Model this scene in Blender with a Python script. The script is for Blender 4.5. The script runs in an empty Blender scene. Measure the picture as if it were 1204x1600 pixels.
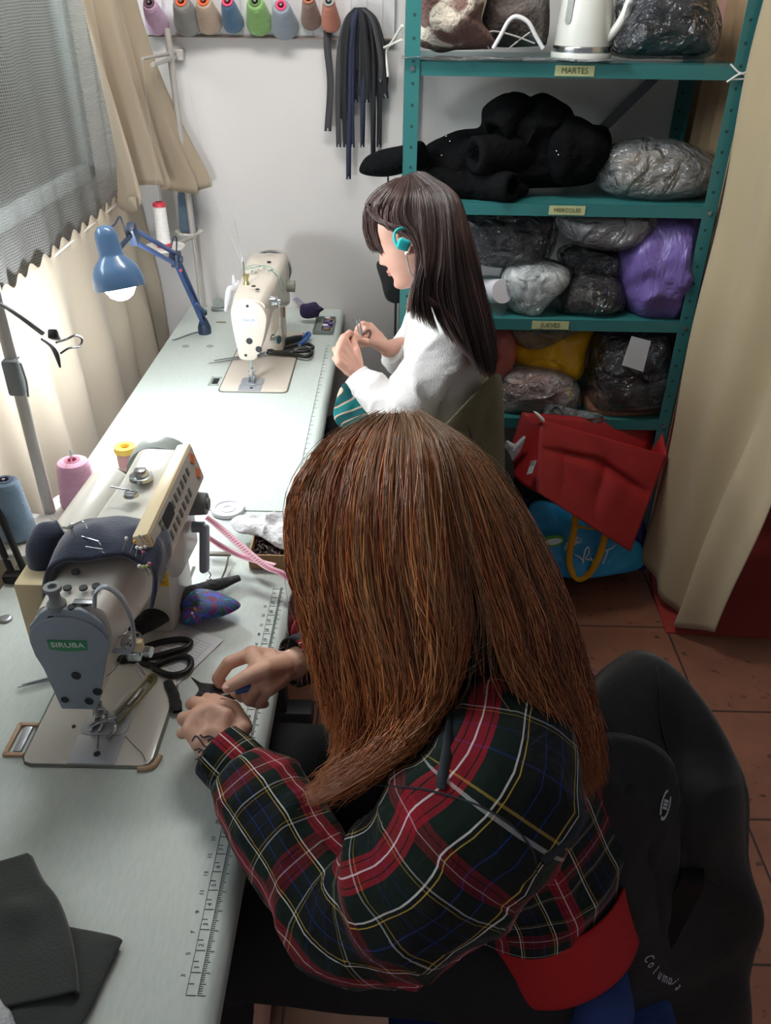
import bpy, bmesh, math, random
import numpy as np
from mathutils import Vector, Matrix, noise

sc = bpy.context.scene
COL = sc.collection
PI = math.pi
# ------------------------------------------------------------------ camera
FOC = 1280.0
CAMZ = 1.71
_y = Vector((26, 815, -FOC)).normalized()
_z = -Vector((-31, -2050, -FOC)).normalized()
_z = (_z - _z.dot(_y) * _y).normalized()
_x = _y.cross(_z)
ROT = Matrix((_x, _y, _z))
cam_d = bpy.data.cameras.new('camera')
cam = bpy.data.objects.new('camera', cam_d)
COL.objects.link(cam)
cam.matrix_world = Matrix.Translation((0, 0, CAMZ)) @ ROT.to_4x4()
cam_d.sensor_fit = 'VERTICAL'
cam_d.sensor_height = 36.0
cam_d.lens = 36.0 * FOC / 1600.0
cam_d.clip_start = 0.02
cam_d.dof.use_dof = False
sc.camera = cam
ORG = Vector((0, 0, CAMZ))

def ray(px, py):
    return ROT @ Vector((px - 602, 800 - py, -FOC))
def at(px, py, ax, v):
    r = ray(px, py); i = 'xyz'.index(ax)
    return ORG + r * ((v - ORG[i]) / r[i])
def D(px, py, d):
    return ORG + ray(px, py) * (d / FOC)

# ------------------------------------------------------------------ view + light
sc.view_settings.view_transform = 'Standard'
sc.view_settings.look = 'None'
sc.view_settings.gamma = 1.0
sc.view_settings.use_curve_mapping = False
sc.view_settings.exposure = 0.0

W = bpy.data.worlds.new('world'); sc.world = W; W.use_nodes = True
_bg = W.node_tree.nodes['Background']
_bg.inputs[0].default_value = (0.80, 0.86, 1.0, 1)
_bg.inputs[1].default_value = 0.20

def area(name, loc, target, sx, sy, power, color):
    l = bpy.data.lights.new(name, 'AREA'); l.shape = 'RECTANGLE'; l.size = sx; l.size_y = sy
    l.energy = power; l.color = color
    o = bpy.data.objects.new(name, l); COL.objects.link(o)
    o.location = loc
    o.rotation_euler = (Vector(target) - Vector(loc)).to_track_quat('-Z', 'Y').to_euler()
    return o
# daylight falling through the window opening from the sky above the street
area('window_daylight', (-1.5, 1.75, 2.35), (-0.1, 1.75, 0.9), 2.4, 1.0, 175, (0.93, 0.97, 1.0))
# added fill from an assumed, unseen ceiling lamp, above the aisle by the tables
area('ceiling_fill_light', (-0.25, 1.9, 2.42), (-0.25, 2.0, 0), 0.9, 0.25, 18, (1.0, 0.97, 0.93))

_s = bpy.data.lights.new('sun', 'SUN'); _s.energy = 7; _s.angle = math.radians(3); _s.color = (1, .97, .92)
_so = bpy.data.objects.new('sun', _s); COL.objects.link(_so); _so.rotation_euler = Vector((-.55, .35, -1)).to_track_quat('-Z', 'Y').to_euler()

# ------------------------------------------------------------------ materials
def lin(c):
    if isinstance(c, str):
        c = [int(c[i:i+2], 16) / 255 for i in (0, 2, 4)]
    return tuple((x / 12.92 if x <= 0.04045 else ((x + 0.055) / 1.055) ** 2.4) for x in c) + (1,)
_mats = {}
def mat(name, col, rough=0.6, metal=0.0, bump=0.0, bscale=60, var=0.0, vscale=8, spec=0.5, sheen=0.0, alpha=1.0,
        emit=None, estr=0, trans=0.0, sss=0.0, attr=False, coat=0.0, aniso=None):
    if name in _mats: return _mats[name]
    m = bpy.data.materials.new(name); m.use_nodes = True
    nt = m.node_tree; N = nt.nodes; L = nt.links
    b = N['Principled BSDF']
    c = lin(col)
    b.inputs['Base Color'].default_value = c
    b.inputs['Roughness'].default_value = rough
    b.inputs['Metallic'].default_value = metal
    b.inputs['Specular IOR Level'].default_value = spec
    b.inputs['Sheen Weight'].default_value = sheen
    b.inputs['Transmission Weight'].default_value = trans
    b.inputs['Coat Weight'].default_value = coat
    if sss:
        b.inputs['Subsurface Weight'].default_value = sss
        b.inputs['Subsurface Radius'].default_value = (0.012, 0.005, 0.003)
        b.inputs['Subsurface Scale'].default_value = 1.0
    if alpha < 1: b.inputs['Alpha'].default_value = alpha
    if emit is not None:
        b.inputs['Emission Color'].default_value = lin(emit); b.inputs['Emission Strength'].default_value = estr
    tc = N.new('ShaderNodeTexCoord')
    if var > 0:
        n = N.new('ShaderNodeTexNoise'); n.inputs['Scale'].default_value = vscale; n.inputs['Detail'].default_value = 4
        L.new(tc.outputs['Object'], n.inputs['Vector'])
        r = N.new('ShaderNodeMapRange'); r.inputs[1].default_value = 0.3; r.inputs[2].default_value = 0.7
        r.inputs[3].default_value = 1 - var; r.inputs[4].default_value = 1 + var
        L.new(n.outputs[0], r.inputs[0])
        mx = N.new('ShaderNodeVectorMath'); mx.operation = 'SCALE'
        mx.inputs[0].default_value = c[:3]
        L.new(r.outputs[0], mx.inputs['Scale'])
        L.new(mx.outputs[0], b.inputs['Base Color'])
    if attr:
        a = N.new('ShaderNodeAttribute'); a.attribute_name = 'col'
        L.new(a.outputs['Color'], b.inputs['Base Color'])
    if bump > 0:
        n = N.new('ShaderNodeTexNoise'); n.inputs['Scale'].default_value = bscale; n.inputs['Detail'].default_value = 5
        L.new(tc.outputs['Object'], n.inputs['Vector'])
        bp = N.new('ShaderNodeBump'); bp.inputs['Strength'].default_value = bump; bp.inputs['Distance'].default_value = 0.01
        L.new(n.outputs[0], bp.inputs['Height']); L.new(bp.outputs[0], b.inputs['Normal'])
    _mats[name] = m
    return m

def ramp_node(nt, stops, interp='CONSTANT'):
    r = nt.nodes.new('ShaderNodeValToRGB'); cr = r.color_ramp; cr.interpolation = interp
    cr.elements[0].position = stops[0][0]; cr.elements[0].color = lin(stops[0][1])
    cr.elements[1].position = stops[-1][0]; cr.elements[1].color = lin(stops[-1][1])
    for p, c in stops[1:-1]:
        e = cr.elements.new(p); e.color = lin(c)
    return r

# ------------------------------------------------------------------ mesh helpers
class MB:
    """collects shapes in one bmesh"""
    def __init__(s): s.bm = bmesh.new(); s.uv = s.bm.loops.layers.uv.new('UVMap')
    def _put(s, b2, M=None):
        me = bpy.data.meshes.new('t'); b2.to_mesh(me); b2.free()
        if M is not None: me.transform(M)
        s.bm.from_mesh(me); bpy.data.meshes.remove(me)
        return s
    def box(s, c, size, bev=0.0, M=None, seg=2):
        b = bmesh.new(); bmesh.ops.create_cube(b, size=1)
        bmesh.ops.scale(b, vec=size, verts=b.verts)
        if bev > 0: bmesh.ops.bevel(b, geom=b.edges[:], offset=min(bev, min(size) * .49), segments=seg, affect='EDGES', profile=.5)
        T = Matrix.Translation(c)
        if M is not None: T = T @ M.to_4x4()
        return s._put(b, T)
    def cyl(s, a, c, r1, r2=None, n=20, cap=True):
        a = Vector(a); c = Vector(c); r2 = r1 if r2 is None else r2
        d = c - a; b = bmesh.new()
        bmesh.ops.create_cone(b, cap_ends=cap, segments=n, radius1=r1, radius2=r2, depth=d.length)
        q = d.to_track_quat('Z', 'Y').to_matrix().to_4x4()
        return s._put(b, Matrix.Translation((a + c) / 2) @ q)
    def ball(s, c, r, n=20, M=None):
        b = bmesh.new(); bmesh.ops.create_uvsphere(b, u_segments=n, v_segments=max(8, n // 2), radius=1)
        r = (r, r, r) if isinstance(r, (int, float)) else r
        T = Matrix.Translation(c)
        if M is not None: T = T @ M.to_4x4()
        return s._put(b, T @ Matrix.Diagonal((*r, 1)))
    def lathe(s, prof, c=(0, 0, 0), M=None, n=32, close=False):
        """prof: (radius, z) list"""
        b = bmesh.new(); rings = []
        for r, z in prof:
            if r <= 1e-6: rings.append([b.verts.new((0, 0, z))])
            else: rings.append([b.verts.new((r * math.cos(2 * PI * i / n), r * math.sin(2 * PI * i / n), z)) for i in range(n)])
        for A, B in zip(rings, rings[1:]):
            for i in range(n):
                j = (i + 1) % n
                if len(A) == 1 and len(B) == 1: continue
                if len(A) == 1: b.faces.new((A[0], B[j], B[i]))
                elif len(B) == 1: b.faces.new((A[i], A[j], B[0]))
                else: b.faces.new((A[i], A[j], B[j], B[i]))
        T = Matrix.Translation(c)
        if M is not None: T = T @ M.to_4x4()
        return s._put(b, T)
    def prism(s, poly, h0, h1, M=None, c=(0, 0, 0), bev=0.0, seg=2):
        """poly in xy, extruded along z from h0 to h1"""
        b = bmesh.new()
        v = [b.verts.new((x, y, h0)) for x, y in poly]
        f = b.faces.new(v)
        r = bmesh.ops.extrude_face_region(b, geom=[f])
        bmesh.ops.translate(b, vec=(0, 0, h1 - h0), verts=[e for e in r['geom'] if isinstance(e, bmesh.types.BMVert)])
        bmesh.ops.recalc_face_normals(b, faces=b.faces)
        if bev > 0: bmesh.ops.bevel(b, geom=b.edges[:], offset=bev, segments=seg, affect='EDGES', profile=.5)
        T = Matrix.Translation(c)
        if M is not None: T = T @ M.to_4x4()
        return s._put(b, T)
    def tube(s, pts, r, n=10, cap=True, smooth=0):
        V, F, UV = tube_np(pts, r, r, n=n, sub=smooth)
        b = bmesh.new(); vs = [b.verts.new(v) for v in V]
        for f in F: 
            try: b.faces.new([vs[i] for i in f])
            except ValueError: pass
        if cap:
            k = len(V) // n
            b.faces.new(vs[:n][::-1]); b.faces.new(vs[(k - 1) * n:])
        return s._put(b)
    def faces(s, V, F, uvs=None):
        b = bmesh.new(); u = b.loops.layers.uv.new('UVMap')
        vs = [b.verts.new(v) for v in V]
        for f in F:
            try: ff = b.faces.new([vs[i] for i in f])
            except ValueError: continue
            if uvs is not None:
                for l, i in zip(ff.loops, f): l[u].uv = uvs[i]
        return s._put(b)
    def obj(s, name, m, parent=None, smooth=40, origin=None):
        me = bpy.data.meshes.new(name)
        bmesh.ops.recalc_face_normals(s.bm, faces=s.bm.faces)
        s.bm.to_mesh(me); s.bm.free()
        return fin(name, me, m, parent, smooth, origin)

def fin(name, me, m, parent=None, smooth=40, origin=None):
    if m is not None:
        for mm in (m if isinstance(m, (list, tuple)) else [m]): me.materials.append(mm)
    if smooth:
        me.shade_smooth() if hasattr(me, 'shade_smooth') else None
        me.polygons.foreach_set('use_smooth', [True] * len(me.polygons))
        if smooth < 180: me.set_sharp_from_angle(angle=math.radians(smooth))
    o = bpy.data.objects.new(name, me); COL.objects.link(o)
    if parent is not None:
        o.parent = parent
        me.transform(wm(parent).inverted())   # vertices are given in world space
    elif origin is not None:
        me.transform(Matrix.Translation(origin).inverted()); o.location = origin
    return o
def wm(o):
    """world matrix of an unevaluated chain"""
    M = o.matrix_basis.copy()
    p = o.parent
    while p is not None:
        M = p.matrix_basis @ M; p = p.parent
    return M

def tag(o, label=None, cat=None, group=None, kind=None):
    if label: o['label'] = label
    if cat: o['category'] = cat
    if group: o['group'] = group
    if kind: o['kind'] = kind
    return o
def thing(name, label, cat, loc=(0, 0, 0), rz=0.0, group=None, world=True):
    """Empty at the thing's base. world=True: children meshes are given in world coordinates"""
    o = bpy.data.objects.new(name, None); COL.objects.link(o)
    o.location = loc; o.rotation_euler = (0, 0, rz); o.empty_display_size = .05
    tag(o, label, cat, group)
    return o
def part_of(o, parent_obj):
    """make mesh object o (world-space verts, no parent) a sub-part of parent_obj whose world origin is known"""
    M = wm(parent_obj)
    o.data.transform(M.inverted() @ wm(o)); o.matrix_basis = Matrix(); o.parent = parent_obj
    return o
def struct(o): o['kind'] = 'structure'; return o
def dup(o, loc=None, rz=None, parent=None, label=None):
    c = o.copy(); COL.objects.link(c)
    if parent is not None: c.parent = parent
    if loc is not None: c.location = loc
    if rz is not None: c.rotation_euler = (0, 0, rz)
    if label: c['label'] = label
    for ch in [x for x in sc.objects if x.parent == o]:
        dup(ch, parent=c)
    return c

def crom(P, k):
    """Catmull-Rom resample of points P (n,d) to k points"""
    P = np.asarray(P, float); n = len(P)
    if n == 2:
        t = np.linspace(0, 1, k)[:, None]; return P[0] * (1 - t) + P[1] * t
    Q = np.vstack([2 * P[0] - P[1], P, 2 * P[-1] - P[-2]])
    t = np.linspace(0, n - 1 - 1e-9, k); i = np.floor(t).astype(int); u = (t - i)[:, None]
    a, b, c, d = Q[i], Q[i + 1], Q[i + 2], Q[i + 3]
    return .5 * ((2 * b) + (-a + c) * u + (2 * a - 5 * b + 4 * c - d) * u ** 2 + (-a + 3 * b - 3 * c + d) * u ** 3)

def tube_np(pts, ra, rb, n=12, ref=None, sub=0, wr=None, sq=1.0):
    """tube with elliptic sections; ref = direction of the 'a' axis. returns V,F,UV (uv in metres)"""
    P = np.array([tuple(p) for p in pts], float); k = len(P)
    ra = np.full(k, ra) if np.isscalar(ra) else np.array(ra, float)
    rb = np.full(k, rb) if np.isscalar(rb) else np.array(rb, float)
    if sub:
        kk = (k - 1) * sub + 1
        A = crom(np.column_stack([P, ra, rb]), kk); P = A[:, :3]; ra = A[:, 3]; rb = A[:, 4]; k = kk
    T = np.gradient(P, axis=0); T /= np.linalg.norm(T, axis=1)[:, None] + 1e-12
    L = np.concatenate([[0], np.cumsum(np.linalg.norm(np.diff(P, axis=0), axis=1))])
    if ref is None:
        r = np.array([0, 0, 1.]) if abs(T[0][2]) < .9 else np.array([1., 0, 0])
    else: r = np.array(tuple(ref), float)
    V = []; UV = []
    for i in range(k):
        r = r if ref is None else np.array(tuple(ref), float)
        a = r - T[i] * r.dot(T[i]); a /= np.linalg.norm(a) + 1e-12
        if ref is None: r = a
        b = np.cross(T[i], a)
        for j in range(n):
            th = 2 * PI * j / n
            cs, sn = math.cos(th), math.sin(th)
            if sq != 1.0:
                cs = math.copysign(abs(cs) ** sq, cs); sn = math.copysign(abs(sn) ** sq, sn)
            o = a * cs * ra[i] + b * sn * rb[i]
            if wr is not None:
                o = o * (1 + wr(L[i], th, P[i] + o))
            V.append(P[i] + o); UV.append((j / n * 2 * PI * (ra.mean() + rb.mean()) / 2, L[i]))
    F = []
    for i in range(k - 1):
        for j in range(n):
            F.append((i * n + j, i * n + (j + 1) % n, (i + 1) * n + (j + 1) % n, (i + 1) * n + j))
    return V, F, UV

def uvtube(name, pts, ra, rb, m, n=48, ref=None, sub=6, wr=None, parent=None, cap=(True, True), solid=0.0, sq=1.0, uvoff=(0, 0)):
    """cloth tube with proper seam UVs (metres)"""
    V, F, UV = tube_np(pts, ra, rb, n, ref, sub, wr, sq)
    k = len(V) // n
    b = bmesh.new(); u = b.loops.layers.uv.new('UVMap')
    vs = [b.verts.new(v) for v in V]
    per = UV[n - 1][0] * n / (n - 1) if n > 1 else 1
    for i in range(k - 1):
        for j in range(n):
            jj = (j + 1) % n
            f = b.faces.new((vs[i * n + j], vs[i * n + jj], vs[(i + 1) * n + jj], vs[(i + 1) * n + j]))
            us = (UV[i * n + j][0], UV[i * n + j][0] + per / n, UV[i * n + j][0] + per / n, UV[i * n + j][0])
            ls = (UV[i * n][1], UV[i * n][1], UV[(i + 1) * n][1], UV[(i + 1) * n][1])
            for l, a, c in zip(f.loops, us, ls): l[u].uv = (a + uvoff[0], c + uvoff[1])
    def capf(idx, rev):
        c = b.verts.new(sum((vs[q].co for q in idx), Vector()) / n)
        for q in range(n):
            e = (vs[idx[q]], vs[idx[(q + 1) % n]], c)
            f = b.faces.new(e[::-1] if rev else e)
            for l in f.loops: l[u].uv = ((l.vert.co.x - c.co.x) + uvoff[0], (l.vert.co.y - c.co.y) + uvoff[1])
    if cap[0]: capf(list(range(n)), True)
    if cap[1]: capf(list(range((k - 1) * n, k * n)), False)
    if solid:
        bmesh.ops.recalc_face_normals(b, faces=b.faces)
        bmesh.ops.solidify(b, geom=b.faces[:], thickness=solid)
    me = bpy.data.meshes.new(name); bmesh.ops.recalc_face_normals(b, faces=b.faces); b.to_mesh(me); b.free()
    return fin(name, me, m, parent, 180)

def nz(p, s, seed=0.0):
    return noise.noise(Vector((p[0] * s + seed, p[1] * s - seed * 1.7, p[2] * s + seed * .3)))
def ridge(p, s, seed=0.0):
    return 1 - abs(noise.noise(Vector((p[0] * s + seed, p[1] * s + seed, p[2] * s)))) * 2

def puff(name, outline, tf, tb, m, parent=None, nrm=None, rings=16, nper=96, wa=0.004, ws=18, seed=0.0, pw=2.2, ra=0.0, rs=14, center=None, sag=None):
    """closed pillow-like body from a closed 3-D outline: bulges tf along nrm (towards the viewer side) and tb the other way"""
    P = [Vector(p) for p in outline]; n0 = len(P)
    A = np.array([tuple(P[i % n0]) for i in range(-1, n0 + 2)])
    # closed catmull-rom
    out = []
    for j in range(nper):
        t = j / nper * n0; i = int(t); u = t - i
        a, b, c, d = (np.array(P[(i + q) % n0]) for q in (-1, 0, 1, 2))
        out.append(.5 * ((2 * b) + (-a + c) * u + (2 * a - 5 * b + 4 * c - d) * u ** 2 + (-a + 3 * b - 3 * c + d) * u ** 3))
    out = [Vector(o) for o in out]
    cen = sum(out, Vector()) / nper if center is None else Vector(center)
    if nrm is None: nrm = (ORG - cen).normalized()
    nrm = Vector(nrm).normalized()
    V = []; F = []
    def side(sgn, T):
        idx = []
        for r in range(rings):
            fr = math.sin((r + 1) / rings * PI / 2) if True else (r + 1) / rings
            row = []
            for j in range(nper):
                p = cen.lerp(out[j], fr)
                h = T * (max(0, 1 - fr ** pw)) ** .55
                w = wa * nz(p, ws, seed + sgn) * 2 + ra * (ridge(p, rs, seed + 3 * sgn) ** 3) * (1 - fr ** 4)
                e = 1 - fr ** 8
                q = p + nrm * sgn * (h + w * e)
                if r == rings - 1:
                    q = out[j] + (out[j] - cen).normalized() * wa * nz(out[j], ws, seed)
                row.append(len(V)); V.append(q)
            idx.append(row)
        c = len(V); V.append(cen + nrm * sgn * T)
        for j in range(nper): F.append((c, idx[0][j], idx[0][(j + 1) % nper]))
        for r in range(rings - 1):
            for j in range(nper):
                jj = (j + 1) % nper
                F.append((idx[r][j], idx[r + 1][j], idx[r + 1][jj], idx[r][jj]))
    side(1, tf); side(-1, tb)
    mb = MB(); ux = nrm.orthogonal().normalized(); uy = nrm.cross(ux)
    mb.faces(V, F, [((v - cen).dot(ux), (v - cen).dot(uy)) for v in V])
    bmesh.ops.remove_doubles(mb.bm, verts=mb.bm.verts, dist=1e-5)
    return mb.obj(name, m, parent, 180)

def npmesh(name, V, Q, m, parent=None, col=None, uv=None):
    V = np.asarray(V, np.float32); Q = np.asarray(Q, np.int32)
    me = bpy.data.meshes.new(name)
    me.vertices.add(len(V)); me.vertices.foreach_set('co', V.ravel())
    me.loops.add(Q.size); me.loops.foreach_set('vertex_index', Q.ravel())
    me.polygons.add(len(Q)); me.polygons.foreach_set('loop_start', np.arange(0, Q.size, Q.shape[1], dtype=np.int32))
    me.update(calc_edges=True)
    if col is not None:
        a = me.color_attributes.new('col', 'FLOAT_COLOR', 'POINT')
        c = np.ones((len(V), 4), np.float32); c[:, :3] = col; a.data.foreach_set('color', c.ravel())
    return fin(name, me, m, parent, 180)

def sheet(name, fn, nu, nv, m, parent=None, thick=0.0, uvs=(1, 1), smooth=180):
    """grid surface fn(u,v)->point"""
    V = []; U = []
    for i in range(nu + 1):
        for j in range(nv + 1):
            V.append(fn(i / nu, j / nv)); U.append((i / nu * uvs[0], j / nv * uvs[1]))
    F = [(i * (nv + 1) + j, (i + 1) * (nv + 1) + j, (i + 1) * (nv + 1) + j + 1, i * (nv + 1) + j + 1) for i in range(nu) for j in range(nv)]
    mb = MB(); mb.faces(V, F, U)
    if thick:
        bmesh.ops.recalc_face_normals(mb.bm, faces=mb.bm.faces)
        bmesh.ops.solidify(mb.bm, geom=mb.bm.faces[:], thickness=thick)
    return mb.obj(name, m, parent, smooth)

def text_mb(s, size, M, ext=0.0004, align='CENTER', spacing=1.0, font_off=0.0):
    c = bpy.data.curves.new('t', 'FONT'); c.body = s; c.size = size; c.extrude = ext
    c.align_x = align; c.align_y = 'CENTER'; c.space_character = spacing; c.offset = font_off
    c.resolution_u = 3
    o = bpy.data.objects.new('t', c); COL.objects.link(o)
    dg = bpy.context.evaluated_depsgraph_get(); dg.update()
    me = bpy.data.meshes.new_from_object(o.evaluated_get(dg))
    bpy.data.objects.remove(o); bpy.data.curves.remove(c)
    me.transform(M)
    return me
def add_text(mb, *a, **k):
    me = text_mb(*a, **k); mb.bm.from_mesh(me); bpy.data.meshes.remove(me)
def frame(o, x, y):
    """matrix with local x,y axes given in world"""
    x = Vector(x).normalized(); y = Vector(y); y = (y - y.dot(x) * x).normalized(); z = x.cross(y)
    M = Matrix((x, y, z)).transposed().to_4x4(); M.translation = Vector(o)
    return M
def rrect(w, h, r, n=5, cx=0, cy=0):
    P = []
    for sx, sy, a0 in ((1, 1, 0), (-1, 1, 90), (-1, -1, 180), (1, -1, 270)):
        for i in range(n + 1):
            a = math.radians(a0 + 90 * i / n)
            P.append((cx + sx * (w / 2 - r) + r * math.cos(a), cy + sy * (h / 2 - r) + r * math.sin(a)))
    return P

def split(o):
    """give every loose piece of a mesh object its own object of the same name (same parent)"""
    me = o.data; bm = bmesh.new(); bm.from_mesh(me); bm.verts.ensure_lookup_table()
    seen = set(); isl = []
    for v in bm.verts:
        if v.index in seen: continue
        st = [v]; cur = set([v.index])
        while st:
            q = st.pop()
            for e in q.link_edges:
                w = e.other_vert(q)
                if w.index not in cur: cur.add(w.index); st.append(w)
        seen |= cur; isl.append(cur)
    bm.free(); res = [o]
    for k, cur in enumerate(isl):
        b2 = bmesh.new(); b2.from_mesh(me); b2.verts.ensure_lookup_table()
        bmesh.ops.delete(b2, geom=[v for v in b2.verts if v.index not in cur], context='VERTS')
        m2 = bpy.data.meshes.new(o.name); b2.to_mesh(m2); b2.free()
        for mm in me.materials: m2.materials.append(mm)
        if k == 0: first = m2
        else:
            c = bpy.data.objects.new(o.name, m2); COL.objects.link(c); c.parent = o.parent; c.matrix_basis = o.matrix_basis
            for kk in o.keys():
                if isinstance(o[kk], str): c[kk] = o[kk]
            res.append(c)
    o.data = first
    return res
def split_smart(objs): pass

def drop(px, py, names, off=.003):
    """point on the garment surface seen under that pixel"""
    bpy.context.view_layer.update(); d = ray(px, py).normalized(); best = None
    for o in names:
        M = wm(o); Mi = M.inverted(); h, l, n, i = o.ray_cast(Mi @ ORG, Mi.to_3x3() @ d)
        if h:
            l = M @ l; t_ = (l - ORG).length
            if best is None or t_ < best[0]: best = (t_, l, n)
    if best is None: return D(px, py, .95)
    return best[1] - d * off

# ================================================================== the room
def tex_mat(name, build, rough=.7):
    m = bpy.data.materials.new(name); m.use_nodes = True
    nt = m.node_tree; b = nt.nodes['Principled BSDF']; b.inputs['Roughness'].default_value = rough
    build(nt, nt.nodes, nt.links, b); return m

def _floor(nt, N, L, b):
    tc = N.new('ShaderNodeTexCoord'); mp = N.new('ShaderNodeMapping')
    mp.inputs['Location'].default_value = (0.195, -.59 + .0, 0)
    L.new(tc.outputs['Object'], mp.inputs[0])
    br = N.new('ShaderNodeTexBrick'); br.offset = 0; br.inputs['Scale'].default_value = 1
    br.inputs['Brick Width'].default_value = .36; br.inputs['Row Height'].default_value = .36
    br.inputs['Mortar Size'].default_value = .0035; br.inputs['Mortar Smooth'].default_value = .3
    br.inputs['Color1'].default_value = lin('83533e'); br.inputs['Color2'].default_value = lin('905d46'); br.inputs['Mortar'].default_value = lin('3f2a20')
    L.new(mp.outputs[0], br.inputs[0])
    n = N.new('ShaderNodeTexNoise'); n.inputs['Scale'].default_value = 5; n.inputs['Detail'].default_value = 8
    L.new(tc.outputs['Object'], n.inputs[0])
    r = ramp_node(nt, [(0.3, 'b8b8b8'), (0.75, 'ffffff')], 'LINEAR'); L.new(n.outputs[0], r.inputs[0])
    mx = N.new('ShaderNodeMix'); mx.data_type = 'RGBA'; mx.blend_type = 'MULTIPLY'; mx.inputs[0].default_value = .8
    L.new(br.outputs[0], mx.inputs[6]); L.new(r.outputs[0], mx.inputs[7])
    # chips
    n2 = N.new('ShaderNodeTexNoise'); n2.inputs['Scale'].default_value = 28; n2.inputs['Detail'].default_value = 6
    L.new(tc.outputs['Object'], n2.inputs[0])
    r2 = ramp_node(nt, [(0.64, '000000'), (0.68, 'ffffff')], 'LINEAR'); L.new(n2.outputs[0], r2.inputs[0])
    mx2 = N.new('ShaderNodeMix'); mx2.data_type = 'RGBA'; L.new(r2.outputs[0], mx2.inputs[0])
    L.new(mx.outputs[2], mx2.inputs[6]); mx2.inputs[7].default_value = lin('4a3026')
    L.new(mx2.outputs[2], b.inputs['Base Color'])
    bp = N.new('ShaderNodeBump'); bp.inputs['Strength'].default_value = .5; bp.inputs['Distance'].default_value = .004
    inv = N.new('ShaderNodeMath'); inv.operation = 'SUBTRACT'; inv.inputs[0].default_value = 1; L.new(br.outputs['Fac'], inv.inputs[1])
    L.new(inv.outputs[0], bp.inputs['Height']); L.new(bp.outputs[0], b.inputs['Normal'])
m_floor = tex_mat('terracotta_tiles', _floor, .55)
m_wall = mat('painted_plaster', 'd8d5d4', .85, bump=.08, bscale=140, var=.02, vscale=3)
m_ceil = mat('ceiling_paint', 'dcdcdc', .9)
m_trim = mat('window_frame_paint', '8f9a9e', .5)
m_out = mat('outer_wall', 'c9c5bd', .9)

mb = MB(); mb.box((0.6, 1.5, -.03), (5.0, 6.4, .06)); o = struct(mb.obj('floor', m_floor, smooth=0))
# back wall
mb = MB(); mb.box((-0.02, 2.87, 1.25), (1.86, .1, 2.5)); struct(mb.obj('wall_back', m_wall, smooth=0))
mb = MB(); mb.box((0.3, 1.5, 2.53), (4.4, 6.4, .06)); mb.box((3.5, 1.5, 2.53), (3, 6.4, .06)); struct(mb.obj('ceiling', m_ceil, smooth=0))
# left wall with the window opening  y .55..2.78, z 1.2..2.35
mb = MB()
Xw = -.93
mb.box((Xw - .06, 1.2, .45), (.12, 3.4, .9)); mb.box((Xw - .06, 1.2, 2.43), (.12, 3.4, .16))
mb.box((Xw - .06, .03, 1.625), (.12, 1.06, 1.45)); mb.box((Xw - .06, 2.86, 1.625), (.12, .12, 1.45))
struct(mb.obj('wall_left', m_wall, smooth=0))
# window frame: outer frame and mullions
mb = MB()
x = -1.0
for (y0, y1, z0, z1) in ((.56, 2.8, 1.19, 1.235), (.56, 2.8, .9, .94), (.56, 2.8, 2.31, 2.35), (.56, .60, .9, 2.35), (2.76, 2.8, .9, 2.35), (1.9, 1.95, .9, 2.35)):
    mb.box((x, (y0 + y1) / 2, (z0 + z1) / 2), (.05, y1 - y0, z1 - z0), .004)
wf = struct(mb.obj('window_1', m_trim, smooth=30))
# glass
def _glass(nt, N, L, b):
    b.inputs['Transmission Weight'].default_value = 1; b.inputs['Roughness'].default_value = 0; b.inputs['IOR'].default_value = 1.02
m_glass = tex_mat('window_glass', _glass, 0)
def clear(name, tint='ffffff', gl=.12, rough=.15, film=0.0, filmcol='d8dce0', bump=0.0, bs=30, bd=.01):
    """thin transparent film: mostly clear with a glossy sheen and a little haze"""
    m = bpy.data.materials.new(name); m.use_nodes = True; nt = m.node_tree; N = nt.nodes; L = nt.links
    N.remove(N['Principled BSDF']); out = N['Material Output']
    t = N.new('ShaderNodeBsdfTransparent'); t.inputs[0].default_value = lin(tint)
    g = N.new('ShaderNodeBsdfGlossy'); g.inputs['Roughness'].default_value = rough
    d = N.new('ShaderNodeBsdfDiffuse'); d.inputs[0].default_value = lin(filmcol)
    m1 = N.new('ShaderNodeMixShader'); m1.inputs[0].default_value = film; L.new(t.outputs[0], m1.inputs[1]); L.new(d.outputs[0], m1.inputs[2])
    fr = N.new('ShaderNodeFresnel'); fr.inputs['IOR'].default_value = 1.45
    ad = N.new('ShaderNodeMath'); ad.operation = 'ADD'; ad.inputs[1].default_value = gl; L.new(fr.outputs[0], ad.inputs[0])
    m2 = N.new('ShaderNodeMixShader'); L.new(ad.outputs[0], m2.inputs[0]); L.new(m1.outputs[0], m2.inputs[1]); L.new(g.outputs[0], m2.inputs[2])
    L.new(m2.outputs[0], out.inputs[0])
    if bump:
        tc = N.new('ShaderNodeTexCoord'); n = N.new('ShaderNodeTexNoise'); n.inputs['Scale'].default_value = bs; n.inputs['Detail'].default_value = 4
        n.inputs['Distortion'].default_value = 1.2
        L.new(tc.outputs['Object'], n.inputs[0]); bp = N.new('ShaderNodeBump'); bp.inputs['Strength'].default_value = bump; bp.inputs['Distance'].default_value = bd
        L.new(n.outputs[0], bp.inputs['Height']); L.new(bp.outputs[0], g.inputs['Normal']); L.new(bp.outputs[0], d.inputs['Normal']); L.new(bp.outputs[0], fr.inputs['Normal'])
    return m
m_pane = clear('window_pane_glass', 'f4f8f8', .0, .02)
mb = MB(); mb.box((-1.0, 1.25, 1.62), (.004, 1.28, 1.38)); mb.box((-1.0, 2.35, 1.62), (.004, .82, 1.38))
struct(part_of(mb.obj('pane', m_pane, smooth=0), wf))
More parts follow.
